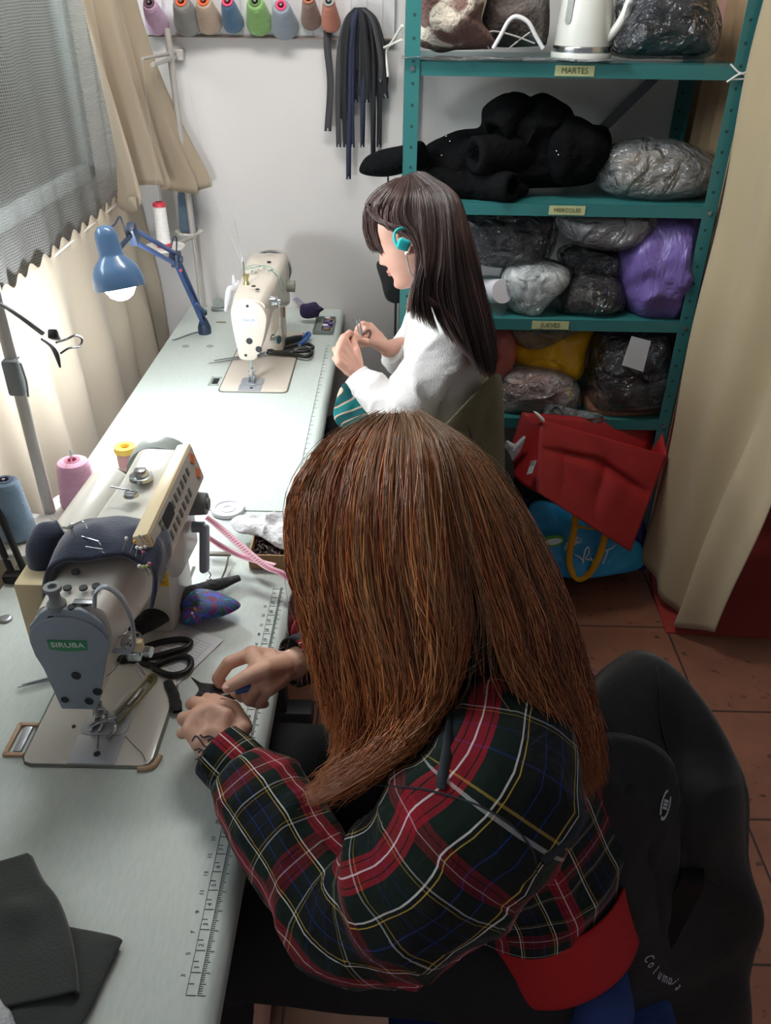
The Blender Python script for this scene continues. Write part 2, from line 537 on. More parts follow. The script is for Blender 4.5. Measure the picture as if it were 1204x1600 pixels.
# pink tiled sill outside + stone ledge
mb = MB(); mb.box((-1.32, 1.6, 1.0), (.50, 2.7, .12), .006)
tag(mb.obj('window_sill', mat('pink_sill_tiles', 'c98f84', .7, var=.1, vscale=20)), kind='structure')

# ---- outside: street, low wall, trees (seen through the net)
m_bark = mat('tree_bark', '6f675c', .9, bump=.4, bscale=30)
m_leaf = mat('leaves', '4c5a44', .7, var=.25, vscale=3)
mb = MB(); mb.box((-6.5, 6.0, -.05), (11, 30, .1)); struct(mb.obj('trim_1', mat('street_ground', 'a9a6a0', .9), smooth=0))
mb = MB(); mb.box((-7.6, 12, .6), (.2, 26, 1.4)); struct(mb.obj('trim_2', mat('far_white_wall', 'cfd2d0', .9), smooth=0))
def leafcloud(rng, c, r, n, s, V, F):
    for _ in range(n):
        d = Vector((rng.gauss(0, 1), rng.gauss(0, 1), rng.gauss(0, 1))).normalized() * (rng.random() ** .4)
        p = Vector(c) + Vector((d.x * r[0], d.y * r[1], d.z * r[2]))
        a = Vector((rng.gauss(0, 1), rng.gauss(0, 1), rng.gauss(0, 1))).normalized(); b = a.orthogonal().normalized(); q = a.cross(b)
        ss = s * rng.uniform(.6, 1.3); k = len(V)
        V += [p - b * ss, p + q * ss * .45, p + b * ss, p - q * ss * .45]; F.append((k, k + 1, k + 2, k + 3))
for i, (x, y, h, lab) in enumerate(((-2.9, 6.5, 2.1, 'leafy tree nearest the window behind the net curtain'),
                               (-5.6, 12.2, 2.3, 'slim tree farthest along the street seen through the net'),
                               (-4.6, 8.6, 2.0, 'bushy green tree in the middle outside the window'))):
    rng = random.Random(i + 5)
    t = thing('tree', lab, 'tree', (x, y, 0), group='trees outside the window')
    mb = MB()
    mb.tube([(x, y, 0), (x + .05, y - .03, .8), (x - .03, y + .05, 1.6), (x + .06, y, h)], [.14, .10, .08, .05], 10, smooth=4)
    for k in range(7):
        a = rng.uniform(0, 6.28); z0 = rng.uniform(.8, 1.8)
        mb.tube([(x, y, z0), (x + .4 * math.cos(a), y + .4 * math.sin(a), z0 + .35), (x + .8 * math.cos(a), y + .8 * math.sin(a), z0 + .5)], [.035, .02, .008], 6, smooth=3)
    mb.obj('trunk', m_bark, t)
    V = []; F = []
    leafcloud(rng, (x, y, h - .6), (1.3, 1.3, .75), 2200, .07, V, F)
    leafcloud(rng, (x, y, .7), (.7, .7, .35), 500, .06, V, F)
    mb = MB(); mb.faces(V, F); o = mb.obj('foliage', m_leaf, t, 0)

# ---- net curtain: fine mesh, real geometry sheet with a procedural weave
def _net(nt, N, L, b):
    out = N['Material Output']; N.remove(b)
    tc = N.new('ShaderNodeTexCoord'); sp = N.new('ShaderNodeSeparateXYZ'); L.new(tc.outputs['UV'], sp.inputs[0])
    fs = []
    for ax, per, w in ((0, .0062, .30), (1, .0062, .34)):
        d = N.new('ShaderNodeMath'); d.operation = 'DIVIDE'; d.inputs[1].default_value = per; L.new(sp.outputs[ax], d.inputs[0])
        f = N.new('ShaderNodeMath'); f.operation = 'FRACT'; L.new(d.outputs[0], f.inputs[0])
        g = N.new('ShaderNodeMath'); g.operation = 'LESS_THAN'; g.inputs[1].default_value = w; L.new(f.outputs[0], g.inputs[0]); fs.append(g)
    mx = N.new('ShaderNodeMath'); mx.operation = 'MAXIMUM'; L.new(fs[0].outputs[0], mx.inputs[0]); L.new(fs[1].outputs[0], mx.inputs[1])
    s = N.new('ShaderNodeMath'); s.operation = 'MULTIPLY_ADD'; s.inputs[1].default_value = .20; s.inputs[2].default_value = .20; L.new(mx.outputs[0], s.inputs[0])
    t = N.new('ShaderNodeBsdfTransparent'); df = N.new('ShaderNodeBsdfDiffuse'); df.inputs[0].default_value = lin('e4e5e0')
    tl = N.new('ShaderNodeBsdfTranslucent'); tl.inputs[0].default_value = lin('8f938c')
    m0 = N.new('ShaderNodeMixShader'); m0.inputs[0].default_value = .5; L.new(df.outputs[0], m0.inputs[1]); L.new(tl.outputs[0], m0.inputs[2])
    m1 = N.new('ShaderNodeMixShader'); L.new(s.outputs[0], m1.inputs[0]); L.new(t.outputs[0], m1.inputs[1]); L.new(m0.outputs[0], m1.inputs[2])
    L.new(m1.outputs[0], out.inputs[0])
m_net = tex_mat('net_weave', _net)
def net_fn(u, v):
    y = .75 + 1.98 * u; z = 1.06 + .033 * u + (2.3 - 1.09) * v
    return Vector((-.865 + .008 * math.sin(u * 41) + .006 * math.sin(u * 97 + 2), y, z))
tag(sheet('net_curtain', net_fn, 160, 20, m_net, uvs=(1.98, 1.16)), 'sheer grey-white net curtain over the window', 'curtain')

# cloth that lets light through
def cloth(name, col, trans=.35, bump=.25, bs=500, var=0.0, rough=.9):
    def f(nt, N, L, b):
        out = N['Material Output']; b.inputs['Base Color'].default_value = lin(col); b.inputs['Sheen Weight'].default_value = .2
        tl = N.new('ShaderNodeBsdfTranslucent'); tl.inputs[0].default_value = lin(col)
        mx = N.new('ShaderNodeMixShader'); mx.inputs[0].default_value = trans
        L.new(b.outputs[0], mx.inputs[1]); L.new(tl.outputs[0], mx.inputs[2]); L.new(mx.outputs[0], out.inputs[0])
        tc = N.new('ShaderNodeTexCoord'); n = N.new('ShaderNodeTexNoise'); n.inputs['Scale'].default_value = bs
        L.new(tc.outputs['Object'], n.inputs[0]); bp = N.new('ShaderNodeBump'); bp.inputs['Strength'].default_value = bump; bp.inputs['Distance'].default_value = .002
        L.new(n.outputs[0], bp.inputs['Height']); L.new(bp.outputs[0], b.inputs['Normal'])
    return tex_mat(name, f, rough)
m_beige = cloth('beige_curtain_cloth', 'bfb09a', .3)
m_cafe = cloth('cream_cafe_cloth', 'd2c6b2', .4)
m_div = cloth('divider_cloth', 'ab9a7c', .12)
# cafe curtain hanging from the string under the net
m_cord = mat('white_cord', 'e6e6e0', .6)
def cafe_fn(u, v):
    y = .55 + 2.22 * u; z0 = 1.118 + .045 * u
    amp = .003 + .018 * min(1, v * 2)
    rough_top = .010 * math.sin(u * 190) * max(0, 1 - v * 8)
    x = -.845 + amp * (math.sin(u * 70 + .6 * math.sin(u * 13)) * .8 + .5 * math.sin(u * 33 + v * 1.5)) + .03 * v
    z = z0 + (.012 + rough_top if v == 0 else 0) - v * .62
    return Vector((x, y, z))
t = thing('cafe_curtain', 'cream cotton cafe curtain gathered on a cord behind the sewing tables', 'curtain', (-.845, 1.6, .5))
sheet('cloth', cafe_fn, 420, 24, m_cafe, t, thick=.0012)
mb = MB(); mb.tube([(-.845, .55, 1.118), (-.845, 1.6, 1.137), (-.845, 2.82, 1.163)], .0028, 8, smooth=4); mb.obj('cord', m_cord, t)
# long beige curtain bunched in the corner
rngc = random.Random(3)
def beige_fn(u, v):
    s = 1 - v  # v=0 top, 1 bottom
    a = Vector((-.815, 2.37, 0)).lerp(Vector((-.755, 2.74, 0)), u)
    b = Vector((-.80, 2.44, 0)).lerp(Vector((-.625, 2.76, 0)), u)
    zt = 2.3; zb = 1.185 - .02 * math.sin(u * 9) + .03 * (1 - u) * math.sin(u * 20)
    z = zt + (zb - zt) * v
    k = max(0, (1.70 - z) / .5)
    p = a.lerp(b, min(1, k) ** 1.3)
    d = Vector((.95, -.3, 0)).normalized()
    am = .018 + .020 * min(1, k)
    f = math.sin(u * 13 + 1.2) * .9 + .55 * math.sin(u * 29 + 1.0 + k * .8) + .25 * math.sin(u * 47 + z * 5) + .5 * math.sin(u * 5 + k * 1.6)
    f += k * 1.3 * math.exp(-((u - .3) / .12) ** 2) * -1
    p = p + d * am * f
    return Vector((p.x, p.y, z))
t = thing('curtain', 'long beige curtain bunched in the window corner', 'curtain', (-.75, 2.6, 1.18))
sheet('drape', beige_fn, 120, 60, m_beige, t, thick=.0015)

# divider curtain at the right
P0 = at(960, 972, 'z', 0.0)
def div_fn(u, v):
    # left edge follows the shelf post, right edge nearer; v=0 top
    z = 2.4 * (1 - v) + .012 + .16 * v ** 6 * (abs(u - .62) ** 1.2) * 1.6
    L_ = Vector((.902, 2.335, 0)); R_ = Vector((1.02, 1.72, 0))
    # towards the hem the cloth is gathered to a narrow strip
    Lb = Vector((.893, 2.27, 0)); Rb = Vector((1.00, 1.93, 0))
    a = Lb.lerp(L_, min(1, z / 1.5)); b = Rb.lerp(R_, min(1, z / 1.5) ** .8)
    p = a.lerp(b, u)
    n = Vector((-.98, -.15, 0))
    p = p + n * (.035 * math.sin(u * 8.5 + .5) + .018 * math.sin(u * 19 + z * 1.2) + .007 * math.sin(z * 9 + u * 6)) 
    if z < .9: p = p + n * .07 * (1 - z / .9) * math.sin(PI * u)
    return Vector((p.x, p.y, z))
t = thing('divider_curtain', 'tall beige-grey curtain hanging beside the green shelf rack down to the floor', 'curtain', (.97, 2.1, 0))
sheet('drape', div_fn, 100, 80, m_div, t, thick=.002)

# red floor covering behind the divider, its raised edge
m_red = mat('red_floor_covering', '8c2a20', .7, var=.08, vscale=6)
rc = [(at(1040, 990, 'z', 0).x, 2.00), (1.25, 1.985), (2.9, 2.0), (2.9, 4.4), (.98, 4.4), (.97, 2.9), (.93, 2.45), (.885, 2.18)]
mb = MB(); mb.prism(rc, .0005, .006)
tag(mb.obj('red_carpet', m_red, smooth=0), 'dark red floor covering beyond the beige divider curtain', 'carpet')
mb = MB(); mb.box((1.60, 3.9, 1.25), (1.2, .1, 2.5)); struct(mb.obj('wall_far', mat('far_room_wall', '6d5f55', .9), smooth=0))
# ================================================================== sewing tables
TZ = .76
def _tt(nt, N, L, b):
    tc = N.new('ShaderNodeTexCoord'); n = N.new('ShaderNodeTexNoise'); n.inputs['Scale'].default_value = 260; n.inputs['Detail'].default_value = 2
    mp = N.new('ShaderNodeMapping'); mp.inputs['Scale'].default_value = (1, .25, 1); L.new(tc.outputs['Object'], mp.inputs[0]); L.new(mp.outputs[0], n.inputs[0])
    r = ramp_node(nt, [(0.35, 'bfcac5'), (0.65, 'c6d0cb')], 'LINEAR'); L.new(n.outputs[0], r.inputs[0]); L.new(r.outputs[0], b.inputs['Base Color'])
m_top = tex_mat('pale_green_laminate', _tt, .42)
m_edge = mat('table_edge_plastic', 'b4bab6', .45)
m_leg = mat('table_steel_legs', '3a3e42', .5, .3)
m_ink = mat('ruler_ink', '55605e', .8)
m_dark = mat('dark_plastic', '1c1d20', .45)
m_steel = mat('polished_steel', 'c9cdd0', .22, 1.0)
m_steel2 = mat('brushed_steel', 'a9adb2', .38, 1.0)
m_plate = mat('satin_plate', 'b9bfc8', .38, .55)
m_beigeplug = mat('tan_hinge_rubber', 'b89a7c', .6)
m_cream = mat('machine_cream_paint', 'd6d3ca', .35, coat=.3)
m_warm = mat('machine_warm_white_paint', 'd2c8bb', .35, coat=.3)
m_bluegrey = mat('blue_grey_plastic', '8e9ba8', .45)
m_grey = mat('mid_grey_plastic', '7e8486', .5)
m_panel = mat('yellowed_panel_plastic', 'dcc9a2', .45)
m_black = mat('black_paint', '0d0e10', .4)
m_hole = mat('screw_recess_dark', '23262a', .6)

def sewing_table(y0, y1, label, bed, numbers=True):
    t = thing('sewing_table', label, 'table', (-.455, (y0 + y1) / 2, 0), group=None)
    x0, x1 = -.725, -.186
    mb = MB()
    # top with rounded front edge: prism of section extruded along y
    sec = [(x0, TZ - .035), (x0, TZ)]
    R = .016
    for i in range(7):
        a = PI / 2 - i / 6 * PI / 2 * 1.0
        sec.append((x1 - R + R * math.cos(a) + .004 * i / 6, TZ - R + R * math.sin(a)))
    sec += [(x1 + .004, TZ - .035)]
    Mx = frame((0, y0, 0), (1, 0, 0), (0, 0, 1))   # local z = x cross z = -y
    mb.prism(sec, 0, -(y1 - y0), M=Matrix.Identity(4), c=(0, 0, 0)) if False else None
    b = bmesh.new()
    A = [b.verts.new((x, y0, z)) for x, z in sec]; B = [b.verts.new((x, y1, z)) for x, z in sec]
    n = len(sec)
    for i in range(n): b.faces.new((A[i], A[(i + 1) % n], B[(i + 1) % n], B[i]))
    b.faces.new(A[::-1]); b.faces.new(B)
    mb._put(b)
    mb.obj('tabletop', m_top, t, 30)
    for yy in (y0 + .12, y1 - .12):
        mb = MB(); mb.box((-.455, yy, .70), (.46, .04, .03), .004); mb.box((-.30, yy, .36), (.05, .05, .68), .004); mb.box((-.455, yy, .025), (.5, .06, .05), .01)
        mb.obj('leg', m_leg, t, 30)
    mb = MB(); mb.box((-.455, (y0 + y1) / 2, .62), (.30, .5, .16), .02); mb.obj('motor_tray', mat('oil_pan', '3c4044', .5, .4), t, 30)
    return t
T2 = sewing_table(1.487, 2.815, 'pale green sewing table at the far wall under the lit desk lamp', None)
T1 = sewing_table(-.02, 1.482, 'pale green sewing table nearest the camera with a printed ruler edge', None)

# printed ruler along the near table's front edge
mb = MB(); zt = TZ + .0007
yr0 = .478
n = 0; y = yr0; k = 0
def ink(x0, x1, y0, y1): mb.box(((x0 + x1) / 2, (y0 + y1) / 2, TZ + .0004), (abs(x1 - x0), abs(y1 - y0), .0006))
while y < 1.22:
    L_ = .0085 if k % 10 == 0 else (.0065 if k % 5 == 0 else .004)
    ink(-.2055, -.2055 + L_, y - .0003, y + .0003)
    y += .0025; k += 1
y = yr0; k = 0
while y < 1.22:
    ink(-.2055 - .013, -.2055 - (.002 if k % 2 == 0 else .007), y - .0004, y + .0004)
    y += .0127; k += 1
ink(-.2062, -.2054, yr0, 1.22)
ink(-.2195, -.2189, yr0, 1.22)
for k in range(1, 28):
    M = frame((-.2135, yr0 + .0255 * k + .006, TZ + .0008), (0, 1, 0), (-1, 0, 0))
    add_text(mb, str(k * 5 if False else k), .0085, M, .0001)
    M = frame((-.2265, yr0 + .0255 * k - .004, TZ + .0008), (0, 1, 0), (-1, 0, 0))
    add_text(mb, str(k * 2 + 1), .0075, M, .0001)
mb.obj('ruler_print', m_ink, T1, 0)
# far table ruler line
mb = MB()
ink(-.2165, -.2155, 1.5, 2.45)
for k in range(38): ink(-.2155, -.2155 + (.009 if k % 2 else .005), 1.52 + k * .0254, 1.521 + k * .0254)
mb.obj('ruler_print', m_ink, T2, 0)
# far table: cut-outs and small fittings
mb = MB()
for (px, py) in ((290, 541), (328, 541)):
    p = at(px, py, 'z', TZ); mb.cyl(p + Vector((0, 0, -.002)), p + Vector((0, 0, .0012)), .011, n=20)
split(mb.obj('cable_hole_cap', mat('cap_grey', '9aa0a2', .5), T2))

# ------------------------------------------------------------------ sewing machine, near (long axis along +y)
def hole(mb, c, d, r=.006, dep=.003, n=16):
    c = Vector(c); d = Vector(d).normalized(); mb.cyl(c - d * dep, c + d * .0008, r, n=n)

def bed_plate(t, x0, x1, y0, yb, m_paint, plate_x, needle, cut=False):
    """flush machine bed, needle plate, slide plate"""
    z = TZ + .003
    P0 = rrect(x1 - x0, yb - y0, .014, cx=(x0 + x1) / 2, cy=(y0 + yb) / 2); P1 = rrect(x1 - x0 + .008, yb - y0 + .008, .016, cx=(x0 + x1) / 2, cy=(y0 + yb) / 2)
    if cut:
        def cp(e):
            c = [(x1 + e, .945), (x1 - .004 + e, .968), (x1 - .016 + e, .988 + e), (x1 - .034, 1.000 + e), (x1 - .05, 1.01 + e), (-.385 + e, 1.04), (-.383 + e, yb + e), (x0 - e, yb + e)]
            b_ = [(x0 - e, y0 + .012), (x0 + .004, y0 + .003 - e * .6), (x0 + .014, y0 - e), (x1 - .014, y0 - e), (x1 - .004 + e * .5, y0 + .004 - e * .5), (x1 + e, y0 + .014)]
            return b_ + c
        P0 = cp(0); P1 = cp(.004)
    mb = MB(); mb.prism(P1, TZ + .0002, TZ + .0014)
    mb.obj('bed_gasket', mat('bed_gasket_grey', '6c7168', .7), t)
    mb = MB(); mb.prism(P0, TZ + .0012, z + .001, bev=.0008)
    mb.obj('bed', m_paint, t, 30)
    px0, px1 = plate_x
    mb = MB(); mb.box(((px0 + px1) / 2, (y0 + needle[1] - .022) / 2, z + .0012), (px1 - px0, needle[1] - .022 - y0, .0022), .0006)
    o = mb.obj('slide_plate', m_plate, t, 30)
    mb = MB(); hole(mb, ((px0 + px1) / 2 + .004, y0 + .018, z + .0022), (0, 0, 1), .005); mb.obj('screw', m_hole, t, 30)
    mb = MB(); mb.prism(rrect(px1 - px0, .048, .012, cx=(px0 + px1) / 2, cy=needle[1] + .003), z, z + .0026, bev=.0004)
    mb.obj('needle_plate', m_plate, t, 30)
    mb = MB()
    for dx in (-.006, .006): mb.box((needle[0] + dx, needle[1], z + .003), (.003, .02, .0022))
    mb.obj('feed_dog', m_dark, t, 30)

def foot(t, nx, ny, top):
    z = TZ + .0055
    mb = MB()
    mb.cyl((nx, ny, z + .016), (nx, ny, top), .0028, n=12); mb.cyl((nx, ny, z + .028), (nx, ny, z + .040), .005, n=12)
    mb.cyl((nx, ny, z + .033), (nx + .014, ny, z + .033), .0022, n=10)
    mb.obj('needle_bar', m_steel, t)
    mb = MB(); mb.cyl((nx, ny, z - .002), (nx, ny, z + .03), .0007, n=8); mb.obj('needle', m_steel, t)
    mb = MB(); mb.cyl((nx, ny + .014, z + .012), (nx, ny + .014, top), .0038, n=12); mb.box((nx, ny + .013, z + .022), (.009, .009, .02), .001)
    mb.cyl((nx - .012, ny + .014, z + .024), (nx + .003, ny + .014, z + .024), .003, n=10)
    mb.obj('presser_bar', m_steel, t)
    mb = MB(); mb.tube([(nx - .006, ny + .014, z + .013), (nx - .006, ny + .002, z + .005), (nx - .006, ny - .018, z + .0025)], .0032, 8, smooth=4)
    mb.tube([(nx + .006, ny + .014, z + .013), (nx + .006, ny + .002, z + .005), (nx + .006, ny - .018, z + .0025)], .0032, 8, smooth=4)
    mb.box((nx, ny + .012, z + .010), (.022, .008, .008), .001); mb.box((nx, ny + .004, z + .0035), (.022, .016, .003), .001)
    mb.obj('presser_foot', m_steel, t)

M1 = thing('sewing_machine', 'cream industrial sewing machine with button panel and blue-grey face plate', 'sewing machine', (-.43, 1.03, TZ))
nx, ny = -.437, .868
bed_plate(M1, -.527, -.340, .793, 1.275, m_cream, (-.461, -.392), (nx, ny), cut=True)
# hinge lugs in the table cut-out (tan frames)
mb = MB()
for q in ((-.5445, .838),):
    for (cx, cy, sx, sy) in ((q[0] - .013, q[1], .007, .062), (q[0], q[1] - .029, .03, .007), (q[0], q[1] + .029, .03, .007)):
        mb.box((cx, cy, TZ + .002), (sx, sy, .005), .0015)
mb.obj('hinge_frame', m_beigeplug, M1)
mb = MB(); mb.box((-.542, .838, TZ + .002), (.012, .048, .004), .001); mb.obj('hinge', m_steel2, M1)
mb = MB(); mb.tube([(-.357, .787, TZ + .003), (-.342, .789, TZ + .003), (-.334, .797, TZ + .003), (-.331, .812, TZ + .003)], .0042, 10, smooth=5)
mb.obj('rubber_corner', m_beigeplug, M1)
foot(M1, nx, ny, .86)

# head (needle end): section in xz, extruded along y, with bevels
def extrude_y(poly, y0, y1, bev=.0, seg=2):
    mb = MB(); b = bmesh.new()
    A = [b.verts.new((x, y0, z)) for x, z in poly]
    f = b.faces.new(A); r = bmesh.ops.extrude_face_region(b, geom=[f])
    bmesh.ops.translate(b, vec=(0, y1 - y0, 0), verts=[e for e in r['geom'] if isinstance(e, bmesh.types.BMVert)])
    bmesh.ops.recalc_face_normals(b, faces=b.faces)
    if bev: bmesh.ops.bevel(b, geom=b.edges[:], offset=bev, segments=seg, affect='EDGES', profile=.5)
    mb._put(b); return mb
def smoothpoly(P, k=6):
    n = len(P); out = []
    for j in range(n * k):
        t = j / k; i = int(t); u = t - i
        a, b, c, d = (np.array(P[(i + q) % n]) for q in (-1, 0, 1, 2))
        out.append(tuple(.5 * ((2 * b) + (-a + c) * u + (2 * a - 5 * b + 4 * c - d) * u ** 2 + (-a + 3 * b - 3 * c + d) * u ** 3)))
    return out
face1 = [(-.458, .840), (-.412, .840), (-.404, .850), (-.378, .935), (-.368, .975), (-.372, .998), (-.388, 1.016), (-.398, 1.022), (-.440, 1.022), (-.452, 1.014), (-.470, .992), (-.476, .965), (-.474, .94), (-.468, .918)]
mb = extrude_y(face1, .834, .93, .003); 
mb.obj('head', m_cream, M1, 35)
mb = extrude_y([((x + .422) * 1.01 - .422, (z - .93) * 1.01 + .93) for x, z in face1], .826, .8335, .003); fp = mb.obj('face_plate', m_bluegrey, M1, 35)
# raised round boss
mb = MB(); mb.prism([( .053 * math.cos(a * PI / 24), .046 * math.sin(a * PI / 24)) for a in range(48)], 0, .0026, c=(0, 0, 0), M=None, bev=.0012)
mb.bm.transform(frame((-.421, .8262, .966), (1, 0, 0), (0, 0, 1)))
mb.obj('face_boss', m_bluegrey, M1, 35)
mb = MB()
for x, z, r in ((-.437, 1.006, .0062), (-.424, .906, .0068), (-.400, .876, .0066), (-.449, .859, .0055), (-.415, .857, .0062)):
    hole(mb, (x, .8258, z), (0, -1, 0), r, .002)
split(mb.obj('screw_recess', m_hole, M1, 30))
# badge
F_ = frame((-.4235, .8232, .965), (1, 0, 0), (0, 0, 1))
mb = MB(); pts = [(-.0265, .0075), (.0265, .0075)] + [(.0265 * math.cos(a) if False else .0255 - .051 * a / 8, -.0085 - .003 * math.sin(PI * a / 8)) for a in range(9)]
mb.prism(pts, 0, .0008); mb.bm.transform(F_)
bd = mb.obj('badge', mat('green_badge', '2f8a5a', .3, coat=.4), M1, 0)
mb = MB(); add_text(mb, 'SIRUBA', .0125, F_ @ Matrix.Translation((0, -.0005, .0011)) @ Matrix.Diagonal((1.12, .92, 1, 1)), .0002, font_off=.0001)
mb.obj('badge_lettering', mat('badge_silver', 'dfe4df', .4), bd, 0)
# arm
arm = [(-.462, .93), (-.35, .93), (-.345, .965), (-.350, 1.0), (-.365, 1.028), (-.385, 1.037), (-.43, 1.037), (-.447, 1.03), (-.458, 1.01)]
b = MB()
def loft_y(mb, secs):
    """secs: list of (y, poly) with the same vertex count"""
    b = bmesh.new(); R = [[b.verts.new((x, y, z)) for x, z in P] for y, P in secs]
    n = len(R[0])
    for A, B in zip(R, R[1:]):
        for i in range(n): b.faces.new((A[i], A[(i + 1) % n], B[(i + 1) % n], B[i]))
    b.faces.new(R[0][::-1]); b.faces.new(R[-1])
    bmesh.ops.recalc_face_normals(b, faces=b.faces); mb._put(b)
def armsec(x0, x1, z0, z1, r=.02, n=4):
    P = rrect(x1 - x0, z1 - z0, r, n, (x0 + x1) / 2, (z0 + z1) / 2); return P
mb = MB()
loft_y(mb, [(.838, armsec(-.470, -.374, .94, 1.019)), (.88, armsec(-.468, -.366, .935, 1.026)), (.95, armsec(-.458, -.356, .93, 1.036)), (1.06, armsec(-.442, -.350, .925, 1.048)),
            (1.10, armsec(-.432, -.347, .87, 1.056)), (1.20, armsec(-.430, -.345, .86, 1.060)), (1.208, armsec(-.425, -.35, .865, 1.055))])
mb.obj('arm', m_cream, M1, 35)
mb = MB()
loft_y(mb, [(1.085, armsec(-.458, -.372, .765, .93, .012)), (1.095, armsec(-.462, -.368, .765, .95, .014)), (1.205, armsec(-.462, -.368, .765, .95, .014)), (1.215, armsec(-.456, -.372, .768, .94, .012))])
mb.obj('pillar', m_cream, M1, 35)
for _o in [q for q in sc.objects if q.parent == M1 and q.name.split('.')[0] in ('head', 'face_plate', 'face_boss', 'screw_recess', 'badge')]:
    _o.location.x -= .007
# top screw holes on the arm
mb = MB()
for px, py, z in ((118, 893, 1.036), (105, 918, 1.030), (130, 918, 1.031), (150, 915, 1.031), (112, 948, 1.023), (133, 942, 1.024)):
    p = at(px, py, 'z', z); hole(mb, p, (0, 0, 1), .0058, .002)
split(mb.obj('oil_hole', m_hole, M1, 30))
mb = MB(); p = at(130, 940, 'z', 1.025); mb.box(p, (.026, .010, .002), .0005); mb.obj('small_plate', m_steel2, M1)
# grey pressure knob
p = at(90, 950, 'z', 1.018)
mb = MB(); mb.lathe([(0, 0), (.0125, 0), (.0125, .009), (.009, .013), (.0075, .017), (.0075, .026), (.0115, .030), (.0115, .036), (.006, .036), (.005, .031), (0, .031)], p)
mb.obj('pressure_knob', m_grey, M1)
# cream panel box: front face tilted on the arm
pa = [Vector((-.343, .93, 1.072)), Vector((-.343, 1.232, 1.072))]
PX = Matrix.Rotation(math.radians(-14), 3, 'Y')
mb = MB(); mb.box((-.338, 1.062, 1.040), (.024, .272, .070), .004, M=PX); pn = mb.obj('control_panel', m_panel, M1, 35)
pface = frame(Vector((-.338, 1.062, 1.040)) + PX @ Vector((.0124, 0, 0)), (0, 1, 0), PX @ Vector((0, 0, 1)))
mb = MB(); mb.prism(rrect(.262, .060, .004), 0, .0006); mb.bm.transform(pface); mb.obj('panel_face', mat('panel_face_grey', 'c3bfb6', .5), pn, 0)
mb = MB(); mb.prism(rrect(.046, .022, .002, cx=-.055, cy=.012), .0006, .0016); mb.bm.transform(pface); mb.obj('display', mat('lcd_dark', '3b4244', .2), pn, 0)
mb = MB()
for i in range(3): mb.prism(rrect(.009, .006, .001, cx=-.088, cy=.004 + .009 * i), .0006, .002)
for i in range(7):
    for j, cy in enumerate((-.012, .013)):
        if j == 1 and i < 1: continue
        mb.prism(rrect(.008, .014, .001, cx=-.070 + .020 * i + (.024 if j else 0), cy=cy), .0006, .0022)
mb.bm.transform(pface); split(mb.obj('button', mat('panel_button_grey', '6a6e6c', .5), pn, 0))
mb = MB()
for cx, cy in ((-.112, -.012), (.112, .016), (.112, -.012)):
    mb.prism([(cx - .012, cy), (cx, cy + .011), (cx + .012, cy), (cx, cy - .011)], .0006, .0022)
mb.bm.transform(pface); split(mb.obj('orange_key', mat('orange_key', 'e07a45', .5), pn, 0))
# grey handwheel cover behind
mb = MB(); mb.lathe([(0, 0), (.044, 0), (.056, .006), (.058, .02), (.058, .045), (.052, .056), (0, .058)], (0, 0, 0)); mb.bm.transform(frame((-.402, 1.212, .998), (1, 0, 0), (0, 0, -1)))
mb.obj('handwheel', mat('grey_green_cover', '8f9993', .45), M1)
# round silver dome and pin on the top
p = at(221, 747, 'z', 1.063); mb = MB(); mb.lathe([(.019, 0), (.018, .005), (.012, .006), (.012, .010), (.009, .016), (0, .019)], p); mb.obj('tension_cap', m_steel, M1)
p = at(205, 774, 'z', 1.061); mb = MB(); mb.lathe([(0, .006), (.010, .005), (.012, 0)], p); mb.cyl(p + Vector((-.03, .004, .012)), p + Vector((.012, -.002, .007)), .0014, n=8); mb.obj('thread_guide', m_steel, M1)
# stitch dial (dark grey) and reverse lever
p = Vector((-.345, 1.18, .968)); mb = MB(); mb.cyl(p, p + Vector((.030, 0, 0)), .021, .019, n=12); mb.cyl(p + Vector((.030, 0, 0)), p + Vector((.034, 0, 0)), .010, n=16); mb.obj('stitch_dial', m_grey, M1)
mb = MB(); mb.box((-.325, 1.165, .885), (.014, .030, .085), .006, M=Matrix.Rotation(math.radians(-28), 3, 'X')); mb.cyl((-.345, 1.18, .92), (-.325, 1.18, .92), .010); mb.obj('reverse_lever', m_bluegrey, M1)
mb = MB(); _s = at(240, 906, 'y', 1.080); mb.box((_s.x, 1.0835, _s.z), (.046, .003, .030), .001); mb.obj('yellow_sticker', mat('yellow_label', 'e8bf1e', .6), M1)['label'] = 'yellow sticker'
mb = MB()
for i, s in enumerate(('PRECAUCION', 'apagar motor')):
    add_text(mb, s, .0062, frame((_s.x, 1.0815, _s.z + .006 - .012 * i), (1, 0, 0), (0, 0, 1)), .0002)
mb.obj('sticker_print', m_dark, M1, 0)
# rear rounded housing (needle-position motor) parallel to the arm
mb = MB()
P = [(-.498, 1.03, .975), (-.498, 1.035, .975), (-.490, 1.215, .975), (-.489, 1.235, .975)]
V, F, UV = tube_np(P, [.022, .038, .038, .028], [.022, .038, .038, .028], 28, ref=(0, 0, 1)); mb.faces(V, F + [tuple(range(27, -1, -1)), tuple(range(84, 112))]); mb.obj('motor_housing', m_cream, M1, 40)
mb = MB(); mb.cyl((-.505, .97, .965), (-.505, 1.03, .968), .020, .024, n=24); mb.cyl((-.505, 1.028, .97), (-.505, 1.034, .97), .040, n=28); mb.obj('motor_collar', mat('collar_grey', 'c1bdb4', .4), M1)
mb = MB(); mb.box((-.438, 1.12, 1.0), (.006, .24, .05), .002); mb.box((-.450, 1.09, .985), (.012, .30, .03), .003); mb.obj('channel_cover', mat('channel_metal', '8f9390', .35, .6), M1)
mb = MB(); mb.box((-.497, 1.12, .90), (.06, .22, .08), .01); mb.obj('motor_mount', m_cream, M1)
